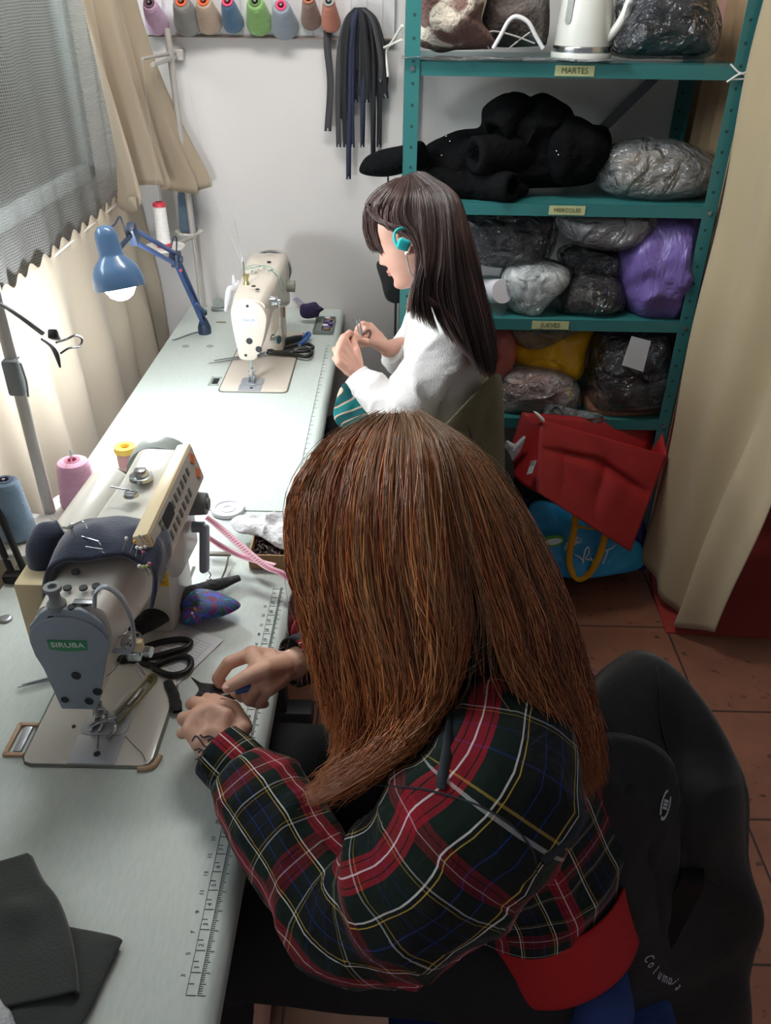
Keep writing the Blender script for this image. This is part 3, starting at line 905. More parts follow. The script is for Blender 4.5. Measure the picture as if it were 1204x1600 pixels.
# cream box hanging behind the head
mb = MB(); mb.box((-.512, .94, .935), (.046, .055, .12), .006); bx = mb.obj('wiper_box', m_panel, M1)
mb = MB(); mb.box((-.488, .935, .945), (.006, .052, .10), .002); mb.obj('box_side', mat('box_side_dark', '5b5850', .6), bx)
mb = MB(); mb.tube([(-.476, .85, .90), (-.478, .848, .875), (-.468, .85, .855), (-.452, .853, .838), (-.438, .853, .836)], .0042, 10, smooth=5); mb.box((-.45, .848, .838), (.022, .010, .006), .002); mb.obj('presser_lifter', m_dark, M1)
mb = MB(); mb.box((-.4765, .85, .925), (.012, .024, .034), .004); mb.box((-.478, .855, .955), (.010, .018, .014), .003); mb.obj('side_bracket', m_bluegrey, M1)
# thread tension block and finger guard on the right
mb = MB()
rs = random.Random(2)
for i in range(3):
    c = Vector((-.372 + .012 * i, .865 + .004 * i, .935 - .012 * i)); mb.cyl(c, c + Vector((.010, -.002, 0)), .010 - .001 * i, n=18)
mb.box((-.362, .87, .908), (.020, .018, .016), .003); mb.cyl((-.36, .862, .895), (-.352, .86, .875), .004); mb.tube([(-.372, .85, .955), (-.352, .852, .965), (-.345, .862, .95), (-.36, .86, .94)], .0012, 6, smooth=6)
mb.obj('tension_assembly', m_steel, M1)
g = [at(147, 950, 'z', 1.03), at(150, 925, 'z', 1.045), at(166, 917, 'z', 1.05), at(190, 935, 'z', 1.03), at(205, 968, 'z', 1.0), at(209, 1005, 'z', .96), at(200, 1018, 'z', .945), at(178, 1016, 'z', .94)]
mb = MB(); V, F, UV = tube_np(g, .0052, .0026, 10, ref=(0, 1, 0), sub=6); mb.faces(V, F); mb.obj('thread_guard', mat('translucent_grey', '9aa2ab', .35), M1)
p = at(216, 1008, 'z', .95); mb = MB(); mb.box(p, (.014, .012, .018), .003); mb.obj('guard_button', m_panel, M1)
mb = MB(); p0 = at(124, 868, 'z', 1.04); mb.cyl(p0, p0 + Vector((-.004, .003, .045)), .0018, n=10); mb.ball(p0 + Vector((-.004, .003, .047)), .004); mb.tube([p0 + Vector((-.004, .003, .047)), p0 + Vector((.01, .01, .05)), p0 + Vector((.02, .0, .045))], .0012, 6, smooth=4)
mb.obj('thread_pin', m_steel, M1)
# folding edge guide on the bed: brass/steel slotted bar + white arm
a = at(238, 1062, 'z', .768); c = at(180, 1130, 'z', .768)
dr = (c - a).normalized(); sd = Vector((-dr.y, dr.x, 0))
mb = MB()
for s in (-1, 1):
    mb.box((a + c) / 2 + sd * .0065 * s + Vector((0, 0, .003)), ((a - c).length, .003, .004), .0008, M=Matrix.Rotation(math.atan2(dr.y, dr.x), 3, 'Z'))
mb.cyl(a + Vector((0, 0, 0)), a + Vector((0, 0, .006)), .008); mb.cyl(a + Vector((0, 0, .006)), a + Vector((0, 0, .010)), .004)
mb.obj('edge_guide', mat('brassy_steel', '9d9877', .3, .9), M1)
mb = MB(); mb.box((a + c) / 2 + Vector((0, 0, .004)) - dr * .004, (.04, .005, .006), .002, M=Matrix.Rotation(math.atan2(dr.y, dr.x), 3, 'Z')); mb.cyl(c, c + Vector((0, 0, .012)), .004); mb.tube([c, c + Vector((.004, -.016, 0)), c + Vector((-.004, -.03, 0))], .003, 8, smooth=4); mb.tube([c + Vector((0, 0, .006)), c + Vector((-.02, -.002, .006)), c + Vector((-.034, -.012, .004))], .003, 8, smooth=4)
split(mb.obj('guide_slider', m_steel, M1))
mb = MB(); e = at(212, 1078, 'z', .77); f = at(178, 1112, 'z', .768); mb.tube([e, (e + f) / 2 + Vector((0, 0, .003)), f], [.004, .006, .003], 10, smooth=4); mb.obj('white_spreader', mat('white_plastic', 'e4e3dd', .4), M1)
mb = MB(); p = at(115, 1135, 'z', .765); hole(mb, p, (0, 0, 1), .0028); mb.obj('screw', m_hole, M1)
# threads
m_thr = mat('grey_thread', '4c4c50', .8); m_thrw = mat('pale_thread', 'c8c8c4', .8)
mb = MB(); mb.tube([(nx, ny, .80), (nx + .001, ny - .004, .766), (nx + .008, ny - .03, .767), (nx + .012, ny - .048, .767)], .0006, 5, smooth=5)
q = [at(195, 1150, 'z', .767), at(212, 1168, 'z', .767), at(222, 1178, 'z', .767), at(228, 1190, 'z', .767)]
mb.tube(q, .0006, 5, smooth=5)
mb.tube([(-.36, .858, .945), (-.385, .845, .90), (nx + .004, ny - .002, .845), (nx, ny, .80)], .0005, 5, smooth=4)
mb.obj('thread', m_thr, M1)

# ------------------------------------------------------------------ far machine
M2 = thing('sewing_machine', 'smaller warm-white sewing machine with a pale label, beside the dark-haired woman', 'sewing machine', (-.39, 2.3, TZ))
nx2, ny2 = -.405, 2.162
bed_plate(M2, -.488, -.300, 2.098, 2.575, m_warm, (-.436, -.372), (nx2, ny2))
mb = MB()
for (cx, cy, sx, sy) in ((-.524, 2.165, .006, .056), (-.512, 2.14, .03, .006), (-.512, 2.192, .03, .006)): mb.box((cx, cy, TZ + .002), (sx, sy, .004), .001)
mb.obj('hinge_frame', mat('hinge_grey', '9aa39c', .5), M2)
mb = MB(); mb.box((-.510, 2.165, TZ + .0015), (.016, .04, .003), .001); mb.obj('hinge', m_dark, M2)
foot(M2, nx2, ny2, .87)
f2 = smoothpoly([(-.424, .848), (-.388, .846), (-.366, .875), (-.345, .945), (-.343, .978), (-.362, 1.008), (-.398, 1.016), (-.428, 1.006), (-.440, .98), (-.438, .93), (-.430, .87)], 4)
mb = extrude_y(f2, 2.121, 2.21, .003); mb.obj('head', m_warm, M2, 45)
mb = extrude_y([((x + .392) * .96 - .392, (z - .93) * .97 + .93) for x, z in f2], 2.116, 2.1205, .002); mb.obj('face_plate', m_warm, M2, 45)
mb = MB()
for x, z, r in ((-.393, 1.0, .004), (-.395, .903, .009), (-.371, .880, .009), (-.408, .862, .004), (-.373, .862, .004)): hole(mb, (x, 2.1158, z), (0, -1, 0), r, .001)
split(mb.obj('screw_recess', m_hole, M2, 30))
F2 = frame((-.3925, 2.1155, .961), (1, 0, 0), (0, 0, 1))
mb = MB(); mb.prism(rrect(.048, .034, .005), 0, .0006); mb.bm.transform(F2); lb = mb.obj('label_plate', mat('pale_blue_label', 'c9d0dc', .4), M2, 0)
mb = MB(); add_text(mb, 'TAKUN', .0105, F2 @ Matrix.Translation((0, 0, .0008)), .0002)
for cy in (.0125, -.0125): mb.prism([(-.007, cy - .002), (.007, cy - .002), (.007, cy + .002), (-.007, cy + .002)], .0006, .0009, M=None) if False else None
mb.obj('label_print', mat('label_ink', '6f7a92', .7), lb, 0)
mb = MB()
loft_y(mb, [(2.125, armsec(-.436, -.347, .95, 1.012)), (2.18, armsec(-.44, -.342, .945, 1.02)), (2.28, armsec(-.442, -.337, .935, 1.022)), (2.34, armsec(-.442, -.330, .92, 1.036)),
            (2.40, armsec(-.444, -.328, .90, 1.040)), (2.475, armsec(-.444, -.326, .88, 1.042)), (2.485, armsec(-.44, -.33, .885, 1.037))])
mb.obj('arm', m_warm, M2, 35)
mb = MB(); loft_y(mb, [(2.38, armsec(-.425, -.345, .765, .95, .014)), (2.39, armsec(-.43, -.342, .763, .95, .016)), (2.475, armsec(-.43, -.342, .763, .95, .016)), (2.485, armsec(-.425, -.345, .768, .94, .014))]); mb.obj('pillar', m_warm, M2, 35)
mb = MB(); mb.lathe([(0, 0), (.045, 0), (.056, .006), (.058, .02), (.058, .05), (.048, .062), (0, .066)]); mb.bm.transform(frame((-.382, 2.487, .984), (1, 0, 0), (0, 0, -1))); mb.obj('handwheel', m_warm, M2)
mb = MB(); mb.lathe([(.059, .004), (.061, .010), (.061, .018), (.059, .024)]); mb.bm.transform(frame((-.382, 2.487, .984), (1, 0, 0), (0, 0, -1))); mb.obj('wheel_band', m_grey, M2)
mb = MB(); mb.cyl((-.33, 2.44, .955), (-.305, 2.44, .955), .017, n=20); mb.obj('stitch_dial', mat('olive_grey_plastic', '8b8d80', .5), M2)
mb = MB(); mb.box((-.341, 2.43, .90), (.004, .028, .07), .001); mb.obj('lever_slot', mat('amber_plastic', 'b98146', .5), M2)
mb = MB()
p = at(385, 445, 'z', 1.02); mb.lathe([(0, 0), (.009, 0), (.006, .01), (.006, .018), (.009, .024), (.009, .028), (0, .028)], p); mb.obj('pressure_knob', mat('brass_knob', 'a39a6b', .35, .7), M2)
mb = MB(); p = at(382, 440, 'z', 1.03); mb.cyl(p, p + Vector((0, 0, .055)), .0022, n=8); mb.cyl(p + Vector((0, 0, .05)), p + Vector((-.02, .03, .16)), .0005, n=5); mb.obj('thread_pin', m_steel, M2)
mb = MB()
for px, py, z in ((396, 447, 1.03), (402, 452, 1.026), (420, 409, 1.042)): hole(mb, at(px, py, 'z', z), (0, 0, 1), .006, .001)
split(mb.obj('oil_hole', m_hole, M2))
mb = MB(); p = Vector((-.343, 2.19, .99)); mb.cyl(p, p + Vector((.02, 0, 0)), .013); mb.cyl(p + Vector((.02, 0, 0)), p + Vector((.028, 0, 0)), .007); mb.tube([(-.34, 2.17, 1.01), (-.32, 2.165, 1.0), (-.315, 2.16, .95), (-.325, 2.16, .91), (-.34, 2.16, .90)], .002, 8, smooth=5)
mb.cyl((-.345, 2.2, .88), (-.325, 2.19, .88), .012); mb.obj('tension_assembly', m_steel, M2)
mb = MB()
V = []; 
for i in range(90):
    a = i * .9; mb.ball((-.385 + .03 * math.cos(a * .7), 2.33 + .02 * math.sin(a * 1.3), 1.034 + .002 * math.sin(a)), (.004, .004, .003), 6) if i % 9 == 0 else None
mb.tube([(-.44, 2.32, 1.035), (-.41, 2.30, 1.046), (-.37, 2.33, 1.046), (-.335, 2.31, 1.03), (-.325, 2.30, .98)], .0015, 6, smooth=5)
mb.tube([(-.44, 2.34, 1.035), (-.40, 2.33, 1.048), (-.36, 2.30, 1.046), (-.325, 2.33, 1.0), (-.328, 2.32, .95)], .0012, 6, smooth=5)
mb.obj('thread', mat('green_grey_thread', '8fa79c', .8), M2)
# ================================================================== desk lamp
m_lampblue = mat('lamp_blue_enamel', '54779f', .3, coat=.4)
m_lampblue2 = mat('lamp_arm_blue', '33538f', .35, .3)
m_lampdark = mat('lamp_joint_dark', '2c3a52', .45)
XL = -.62
LB = at(320, 522, 'x', XL); LB = Vector((-.62, 2.555, TZ)); LE = at(275, 405, 'x', XL); LT = at(207, 366, 'x', XL)
lamp = thing('desk_lamp', 'blue articulated desk lamp switched on over the far sewing table', 'lamp', LB)
mb = MB(); mb.lathe([(0, 0), (.021, 0), (.021, .02), (.016, .035), (.010, .05), (0, .05)], LB); mb.obj('clamp_base', m_lampdark, lamp)
def pair(a, b, w, r, n):
    a = Vector(a); b = Vector(b); d = (b - a).normalized(); s = Vector((1, 0, 0)).cross(d).normalized() * w
    for k in (-1, 1):
        mb = MB(); mb.tube([a + s * k, b + s * k], r, 8); mb.obj('arm_bar', m_lampblue2, lamp)
pair(LB + Vector((0, -.005, .045)), LE, .013, .0065, 2); pair(LE, LT, .014, .0065, 2)
mb = MB(); mb.tube([LB + Vector((.012, -.02, .08)), LB.lerp(LE, .45) + Vector((.012, -.01, 0))], .005, 8); mb.obj('spring', m_lampblue2, lamp)
mb = MB(); mb.box(LE, (.022, .05, .038), .006); mb.cyl(LE + Vector((.012, 0, 0)), LE + Vector((.018, 0, 0)), .009); mb.obj('elbow_joint', m_lampdark, lamp)
mb = MB(); mb.cyl(LE + Vector((.01, -.01, -.028)), LE + Vector((.016, -.01, -.028)), .005); mb.obj('knob', mat('red_knob', 'b04450', .5), lamp)
mb = MB(); mb.box(LT, (.022, .032, .05), .006, M=Matrix.Rotation(.5, 3, 'X')); mb.obj('head_joint', m_lampdark, lamp)
HT = at(166, 370, 'x', XL); HA = (Vector((.16, -.16, -.93))).normalized()
hz = HA; hx = hz.orthogonal().normalized(); Mh = Matrix((hx, hz.cross(hx), hz)).transposed().to_4x4(); Mh.translation = HT - HA * .02
mb = MB(); mb.lathe([(0, -.004), (.014, -.002), (.023, .008), (.0265, .022), (.0275, .060), (.031, .068), (.047, .085), (.057, .105), (.0605, .128), (.060, .138), (.058, .138), (.0585, .128), (.055, .107), (.044, .088), (.026, .07), (.024, .03), (0, .02)], n=40)
Mh = Mh @ Matrix.Diagonal((.92, .92, .92, 1)); mb.bm.transform(Mh); mb.obj('lamp_shade', m_lampblue, lamp, 60)
mb = MB(); mb.lathe([(.014, .065), (.016, .08), (.030, .100), (.038, .122), (.036, .142), (.026, .158), (.012, .166), (0, .168)], n=28); mb.bm.transform(Mh)
mb.obj('bulb', mat('bulb_glow', 'ffffff', .5, emit='f4f8ff', estr=40), lamp)
mb = MB(); mb.tube([LT + Vector((0, -.03, -.01)), LT + Vector((0, -.05, .02)), LT + Vector((0, -.07, .055)), LT + Vector((0, -.11, .05)), HT + Vector((0, .03, .005)), HT + Vector((0, .02, -.035))], .0022, 8, smooth=6)
mb.tube([LE + Vector((0, .01, .01)), LE + Vector((0, .03, .05)), LE + Vector((0, 0.00, .06)), LE + Vector((0, -.04, .04)), LE + Vector((0, -.07, .02))], .0022, 8, smooth=6)
mb.tube([HT + Vector((0, .02, -.045)), LT + Vector((0, -.02, -.0))], .006, 8)
split(mb.obj('cable', m_lampdark, lamp))
# the lamp's own light
ll = bpy.data.lights.new('lamp_light', 'POINT'); ll.energy = 11; ll.color = (.93, .97, 1.0); ll.shadow_soft_size = .035
lo = bpy.data.objects.new('lamp_light', ll); COL.objects.link(lo); lo.location = HT + HA * .172; lo.rotation_euler = Vector((-.05, -.1, -1)).to_track_quat('-Z', 'Y').to_euler()

# ================================================================== thread stands and cones
m_white = mat('white_plastic_gloss', 'e6e4de', .35); m_pole = mat('grey_white_pole', 'bdb9b4', .4, .2)
def cone(label, base, r0, r1, h, col, core, group=None, tilt=None, corehi=None, cat='thread cone', topband=None):
    t = thing('thread_cone', label, cat, base, group=group)
    M = Matrix.Translation(base) @ (tilt.to_4x4() if tilt is not None else Matrix())
    b_ = .012
    prof = [(r0 * .85, 0), (r0 * .98, .004), (r0, .012)]
    n = 26
    for i in range(n + 1):
        f = i / n; prof.append((r0 + (r1 - r0) * f + .0007 * math.sin(i * 2.1), .012 + (h - .022) * f))
    prof += [(r1 * .9, h - .004), (r1 * .55, h), (.009, h)]
    mb = MB(); mb.lathe(prof, n=32); mb.bm.transform(M); mb.obj('wound_thread', mat('thread_' + col, col, .85, bump=.35, bscale=400, sheen=.3), t)
    ch = corehi or .006
    mb = MB(); mb.lathe([(.0135, -.003), (.0145, 0), (.0135, .003), (.0125, h - .002), (.0155, h), (.0155, h + ch), (.0095, h + ch), (.0085, h - .01), (.009, 0), (.0135, -.003)], n=24); mb.bm.transform(M)
    mb.obj('core', mat('core_' + core, core, .5), t)
    return t
def disk(t, c, r=.075):
    mb = MB(); mb.lathe([(0, -.004), (r * .95, -.004), (r, -.001), (r, .003), (r * .97, .001), (.012, 0), (.010, .004), (0, .004)], c, n=48); mb.obj('spool_plate', m_white, t)
    mb = MB(); mb.cyl(c, Vector(c) + Vector((0, 0, .13)), .003, n=8); mb.obj('spool_pin', m_steel, t)

S1b = Vector((-.70, 1.405, TZ))
S1 = thing('thread_stand', 'grey thread stand with white plates at the back of the near table', 'thread stand', S1b)
mb = MB(); mb.cyl(S1b, S1b + Vector((0.01, -.03, .95)), .0115, n=20); mb.obj('pole', m_pole, S1)
mb = MB(); mb.cyl(S1b, S1b + Vector((0, 0, .02)), .02); mb.obj('pole_foot', m_dark, S1)
c0 = S1b + Vector((.006, -.018, .345)); mb = MB(); mb.box(c0, (.03, .03, .07), .006); mb.tube([c0 + Vector((.02, -.01, .03)), c0 + Vector((.028, -.02, 0)), c0 + Vector((.02, -.01, -.035))], .002, 6, smooth=5); mb.obj('clamp', m_grey, S1)
DB = at(30, 838, 'z', .80); DP = at(128, 790, 'z', .80)
disk(S1, DB, .078); disk(S1, DP, .070)
mb = MB(); mb.tube([DB + Vector((0, 0, -.006)), S1b + Vector((0, 0, .034)), DP + Vector((0, 0, -.006))], .005, 8); mb.obj('plate_bracket', m_pole, S1)
cone('blue-grey thread cone on the near thread stand', DB + Vector((0, 0, .003)), .035, .026, .125, '7d97b0', '5a6a86', 'cones on the thread stands', corehi=.001)
cone('pink thread cone on the near thread stand', DP + Vector((0, 0, .003)), .040, .032, .105, 'e3a9c4', 'c26d84', 'cones on the thread stands', corehi=.001)
yb = at(201, 733, 'z', TZ)
cone('small pink thread spool with a yellow rim beside the near machine', Vector((yb.x, yb.y, TZ + .003)), .021, .021, .048, 'd9aeb0', 'dcb14a', None, corehi=.004)
mb = MB(); mb.lathe([(.010, .044), (.024, .044), (.025, .05), (.024, .058), (.012, .058), (.010, .052)], (yb.x, yb.y, TZ + .003)); mb.obj('rim', mat('yellow_plastic', 'e2bf4e', .4), [o for o in sc.objects if o.name.startswith('thread_cone')][-1])

S2b = Vector((-.667, 2.735, TZ))
S2 = thing('thread_stand', 'tall thread stand with two plates beside the far wall', 'thread stand', S2b)
mb = MB(); mb.cyl(S2b, S2b + Vector((0, 0, .28)), .0055, n=14); mb.obj('lower_rod', m_pole, S2)
mb = MB(); mb.cyl(S2b + Vector((0, 0, .26)), S2b + Vector((-.008, -.006, .85)), .010, n=18); mb.obj('pole', m_pole, S2)
mb = MB(); mb.cyl(S2b, S2b + Vector((0, 0, .012)), .018); mb.obj('pole_foot', m_dark, S2)
d1 = at(257, 386, 'z', 1.03); d2 = at(295, 362, 'z', 1.03)
disk(S2, d1, .062); disk(S2, d2, .045)
mb = MB(); mb.tube([d1 + Vector((0, 0, -.007)), S2b + Vector((0, 0, .262)), d2 + Vector((.01, 0, -.007))], .006, 8); mb.cyl(d1 + Vector((0, 0, -.03)), d1, .012, .02); mb.obj('plate_bracket', m_pole, S2)
pc = at(275, 85, 'x', -.675); mb = MB(); mb.box(pc + Vector((0, 0, 0)), (.05, .03, .03), .004); mb.obj('top_clamp', m_pole, S2)
e0 = at(222, 92, 'x', -.69)
mb = MB(); mb.tube([pc + Vector((0, 0, .005)), e0], [.006, .004], 8); mb.tube([pc + Vector((0, 0, -.006)), e0 + Vector((.02, .02, -.015))], [.008, .006], 8); mb.obj('thread_arm', m_pole, S2)
t = cone('narrow white thread cone with red ends on the far thread stand', d1 + Vector((0, 0, .003)), .0205, .0185, .125, 'e9e7e4', 'c63a4a', 'cones on the thread stands', corehi=.002)
mb = MB(); mb.lathe([(.006, .118), (.0195, .118), (.0195, .127), (.012, .131), (.009, .131)], d1 + Vector((0, 0, .003))); mb.lathe([(.0, .0), (.0215, .0), (.0215, .010), (.0, .010)], d1 + Vector((0, 0, .003))); split(mb.obj('red_end', mat('core_c63a4a', 'c63a4a', .5), t))
t = cone('slate blue thread cone on the far thread stand', d2 + Vector((0, 0, .003)), .030, .023, .125, '4f6478', 'd0564a', 'cones on the thread stands', corehi=.003)
mb = MB(); mb.tube([e0, d1 + Vector((0, 0, .17)), d1 + Vector((0, 0, .13))], .0006, 5, smooth=3); mb.tube([e0 + Vector((.02, .02, -.01)), d2 + Vector((0, 0, .13))], .0006, 5, smooth=2)
mb.tube([pc + Vector((.02, 0, -.02)), at(330, 290, 'y', 2.72), at(382, 420, 'y', 2.25)], .0006, 5, smooth=3); mb.obj('thread', m_thrw, S2)

# clip arm reaching from the near stand
ca = [at(-25, 460, 'x', -.64), at(20, 487, 'x', -.64), at(66, 520, 'x', -.63)]
CA = thing('clip_arm', 'black gooseneck arm ending in an empty spring clip above the near table', 'clip holder', ca[0])
mb = MB(); mb.tube(ca, [.003, .0035, .005], 10, smooth=4); mb.obj('arm', m_dark, CA)
mb = MB(); mb.tube([S1b + Vector((.009, -.026, .60)), ca[0]], .004, 8); mb.obj('bracket', m_dark, CA)
p = at(88, 528, 'x', -.63); mb = MB(); mb.box(at(85, 523, 'x', -.63), (.018, .024, .018), .004, M=Matrix.Rotation(-.5, 3, 'X'))
mb.tube([at(65, 530, 'x', -.63), at(80, 540, 'x', -.63), at(88, 553, 'x', -.63), at(94, 574, 'x', -.63)], [.002, .004, .005, .002], 8, smooth=4)
mb.obj('clip_jaw', m_dark, CA)
mb = MB(); mb.tube([at(88, 535, 'x', -.63), at(104, 530, 'x', -.625), at(118, 524, 'x', -.62), at(128, 530, 'x', -.62), at(124, 541, 'x', -.62), at(108, 544, 'x', -.625), at(95, 552, 'x', -.63)], .0022, 8, smooth=5); mb.obj('wire_loop', m_dark, CA)

# black lamp bracket at the left edge
b0 = at(40, 897, 'z', .775)
BL = thing('lamp_bracket', 'black double-bar lamp bracket on the near table at the left edge', 'lamp arm', (b0.x, b0.y, TZ))
for dx in (0, .025):
    mb = MB(); mb.tube([b0 + Vector((-dx, 0, 0)), at(-18, 762, 'x', b0.x - .07) + Vector((-dx, 0, 0))], .0062, 8); mb.obj('arm_bar', m_black, BL)
mb = MB(); mb.box(b0 + Vector((-.012, -.004, -.004)), (.055, .024, .018), .004); mb.cyl((b0.x - .01, b0.y, TZ), b0 + Vector((-.01, 0, 0)), .012); mb.obj('clamp_base', m_black, BL)
mb = MB(); mb.tube([b0 + Vector((.01, 0, -.005)), at(58, 892, 'z', TZ + .006), at(72, 872, 'z', TZ + .006), at(90, 862, 'z', TZ + .006)], .0028, 8, smooth=6); mb.obj('cable', m_black, BL)
mb = MB(); q = at(8, 967, 'z', TZ + .002); mb.lathe([(0, .002), (.006, .003), (.010, .002), (.012, -.001)], q); tag(mb.obj('table_screw', m_steel2, None, 60), 'silver screw cap in the near table at the left edge', 'screw')

# ================================================================== things on the near table
m_navy = mat('navy_felt', '2b3347', .95, bump=.2, bscale=260, sheen=.4, var=.15, vscale=30)
PCN = thing('arm_pincushion', 'navy fabric pincushion band wrapped over the near machine arm', 'pincushion', (-.405, 1.0, 1.04))
def bandsec(u, v):
    y = .955 + .10 * v
    pts = [(-.482, .935), (-.484, .985), (-.474, 1.03), (-.45, 1.052), (-.41, 1.057), (-.37, 1.055), (-.335, 1.045), (-.324, 1.03), (-.322, 1.01), (-.326, .99)]
    k = u * (len(pts) - 1); i = min(int(k), len(pts) - 2)
    A = crom(np.array(pts), 60); q = A[int(round(u * 59))]
    y -= .055 + .02 * max(0, u - .6) / .4
    n = .006 * nz((q[0], y, q[1]), 28, 2) + .004 * math.sin(v * PI)
    sh = .03 * max(0, u - .55) + .012 * math.sin(u * 6)
    return Vector((q[0] + n, y - sh * (1 if v < .5 else .4) - .02 * max(0, .3 - u), q[1] + n + .010 * math.sin(v * PI)))
sheet('band', bandsec, 59, 16, m_navy, PCN, thick=.006)
mb = MB(); _V, _F, _u = tube_np([(-.480, .985, 1.045), (-.500, .972, 1.035), (-.506, .962, .99), (-.498, .955, .95)], [.014, .022, .024, .014], [.010, .018, .020, .010], 24, ref=(1, 0, 0), sub=8, wr=lambda l, th, p: .18 * nz(p, 40, 3)); mb.faces(_V, _F + [tuple(range(23, -1, -1)), tuple(range(len(_V) - 24, len(_V)))]); mb.obj('roll', m_navy, PCN)
pins = [((186, 843), 'eceae6'), ((199, 848), 'e0a63c'), ((209, 858), 'eceae6'), ((216, 856), 'eceae6'), ((213, 864), 'c86a92'), ((206, 886), 'eceae6'), ((212, 887), '9fb56c'), ((218, 886), '9fb56c'), ((222, 882), 'c86a92'), ((219, 870), 'eceae6'), ((203, 857), 'eceae6'), ((206, 838), 'c2c5c8'), ((212, 839), 'c2c5c8')]
names = {'eceae6': 'white', 'e0a63c': 'amber', 'c86a92': 'pink', '9fb56c': 'green', 'c2c5c8': 'plain steel'}
rp = random.Random(4)
PL = ['white-headed pin farthest left in the navy pincushion band', 'amber-headed pin in the navy pincushion band', 'white-headed pin right of the amber one in the navy band', 'white-headed pin nearest the control panel in the navy band',
      'pink-headed pin just under the white pins of the navy band', 'white-headed pin lowest left in the navy band', 'green-headed pin beside the lowest white pin of the navy band', 'green-headed pin between the other green pin and the pink one, navy band',
      'pink-headed pin at the lower right of the navy band', 'white-headed pin at the right between the two pink pins, navy band', 'white-headed pin just under the amber one in the navy band', 'plain steel pin at the upper left of the navy pincushion band', 'plain steel pin at the upper right of the navy pincushion band']
for i, ((px, py), col) in enumerate(pins):
    p = at(px, py, 'x', -.338 + (.01 if py > 870 else -.012)) + Vector((.012, -.006, .006))
    t = thing('pin', PL[i], 'pin', p, group='pins in the navy pincushion')
    e = p + Vector((rp.uniform(-.012, .004), rp.uniform(.0, .012), rp.uniform(-.022, -.014)))
    mb = MB(); mb.cyl(p, e, .0006, n=6); mb.obj('shaft', m_steel, t)
    mb = MB(); mb.ball(p, .0026 if col != 'c2c5c8' else .0014, 10); mb.obj('pin_head', mat('pin_' + col, col, .25), t)
for i in range(4):
    a = at(155 + i * 3, 846 + 6 * i, 'z', 1.072); c = at(128 + 22 * (i % 2) + 3 * i, 838 + 8 * i, 'z', 1.07)
    mb = MB(); mb.cyl(a, c, .0009, n=6); tag(mb.obj('needle', m_steel, None), ['topmost', 'second', 'third', 'lowest'][i] + ' of four loose steel needles lying on the navy pincushion band', 'needle', 'loose needles on the pincushion band')

m_blk = mat('black_cloth', '141517', .8, bump=.4, bscale=120, sheen=.15)
# black padded zip strip
q = [at(208, 985, 'z', .80), at(238, 966, 'z', .80), at(270, 943, 'z', .795), at(310, 922, 'z', .785), at(345, 912, 'z', .777), at(374, 903, 'z', .775)]
V, F, UV = tube_np(q, [.020, .022, .018, .014, .012, .007], [.012, .014, .012, .009, .008, .005], 20, ref=(0.3, .9, 0), sub=8, wr=lambda l, th, p: .12 * nz(p, 45))
mb = MB(); mb.faces(V, F + [tuple(range(19, -1, -1)), tuple(range(len(V) - 20, len(V)))]); tag(mb.obj('fabric_strip', m_blk), 'rolled black fabric strip lying across the near table behind the scissors', 'fabric strip')
# printed pincushion
def _print(nt, N, L, b):
    tc = N.new('ShaderNodeTexCoord'); n = N.new('ShaderNodeTexNoise'); n.inputs['Scale'].default_value = 26; n.inputs['Detail'].default_value = 1; n.inputs['Distortion'].default_value = 1.5
    L.new(tc.outputs['Object'], n.inputs[0])
    r = ramp_node(nt, [(0, '1f7f86'), (.36, '24507f'), (.44, '2c4a30'), (.5, '3d49b0'), (.57, '6b1f4a'), (.66, '17706f'), (1, 'c9c6b8')], 'CONSTANT'); L.new(n.outputs[0], r.inputs[0]); L.new(r.outputs[0], b.inputs['Base Color'])
m_print = tex_mat('teal_purple_print', _print, .7)
o = puff('pincushion', [at(x, y, 'z', .785) for x, y in ((276, 938), (292, 924), (318, 922), (345, 928), (376, 945), (352, 960), (322, 966), (300, 976), (284, 972), (283, 955))], .016, .014, m_print, nrm=(0, 0, 1), wa=.0015)
tag(o, 'small teal and purple printed pincushion on the near table', 'pincushion')
for (px, py, c, pl_) in ((308, 927, 'eceae6', 'white-headed pin at the far edge of the teal and purple pincushion'), (300, 958, 'eceae6', 'white-headed pin at the near edge of the teal and purple pincushion'), (304, 951, 'd08a5a', 'orange-headed pin stuck in the teal and purple pincushion')):
    p = at(px, py, 'z', .806); mb = MB(); mb.ball(p, .0024, 10); mb.cyl(p, p + Vector((.002, .003, -.012)), .0006, n=6)
    tag(mb.obj('pin', mat('pin_' + c, c, .25)), pl_, 'pin', 'pins in the printed pincushion')
# paper with a printed table
pp = [at(254, 963, 'z', TZ + .001), at(357, 1004, 'z', TZ + .001), at(278, 1077, 'z', TZ + .001), at(170, 1040, 'z', TZ + .001)]
PAP = thing('paper_sheet', 'white printed form under the black scissors', 'paper', pp[0])
ux = (pp[1] - pp[0]).normalized(); uy = Vector((-ux.y, ux.x, 0)); w_, h_ = .135, .165
o0 = pp[0]; Fp = frame(o0 + Vector((0, 0, .0004)), ux, -uy)
mb = MB(); mb.prism([(0, 0), (w_, 0), (w_, h_), (0, h_)], -.0003, .0003); 
Fp = frame(o0 + Vector((0, 0, .0012)), ux, uy)
mb = MB(); mb.prism([(0, 0), (w_, 0), (w_, -h_), (0, -h_)], -.0006, 0); mb.bm.transform(Fp); mb.obj('sheet', mat('paper_white', 'dfe1e6', .8), PAP, 0)
mb = MB()
for i in range(16): mb.prism([(.014, -.02 - .0065 * i), (w_ - .012, -.02 - .0065 * i), (w_ - .012, -.0204 - .0065 * i), (.014, -.0204 - .0065 * i)], .0001, .0003)
for x in (.014, .035, .07, .10, w_ - .012): mb.prism([(x, -.02), (x + .0004, -.02), (x + .0004, -.1175), (x, -.1175)], .0001, .0003)
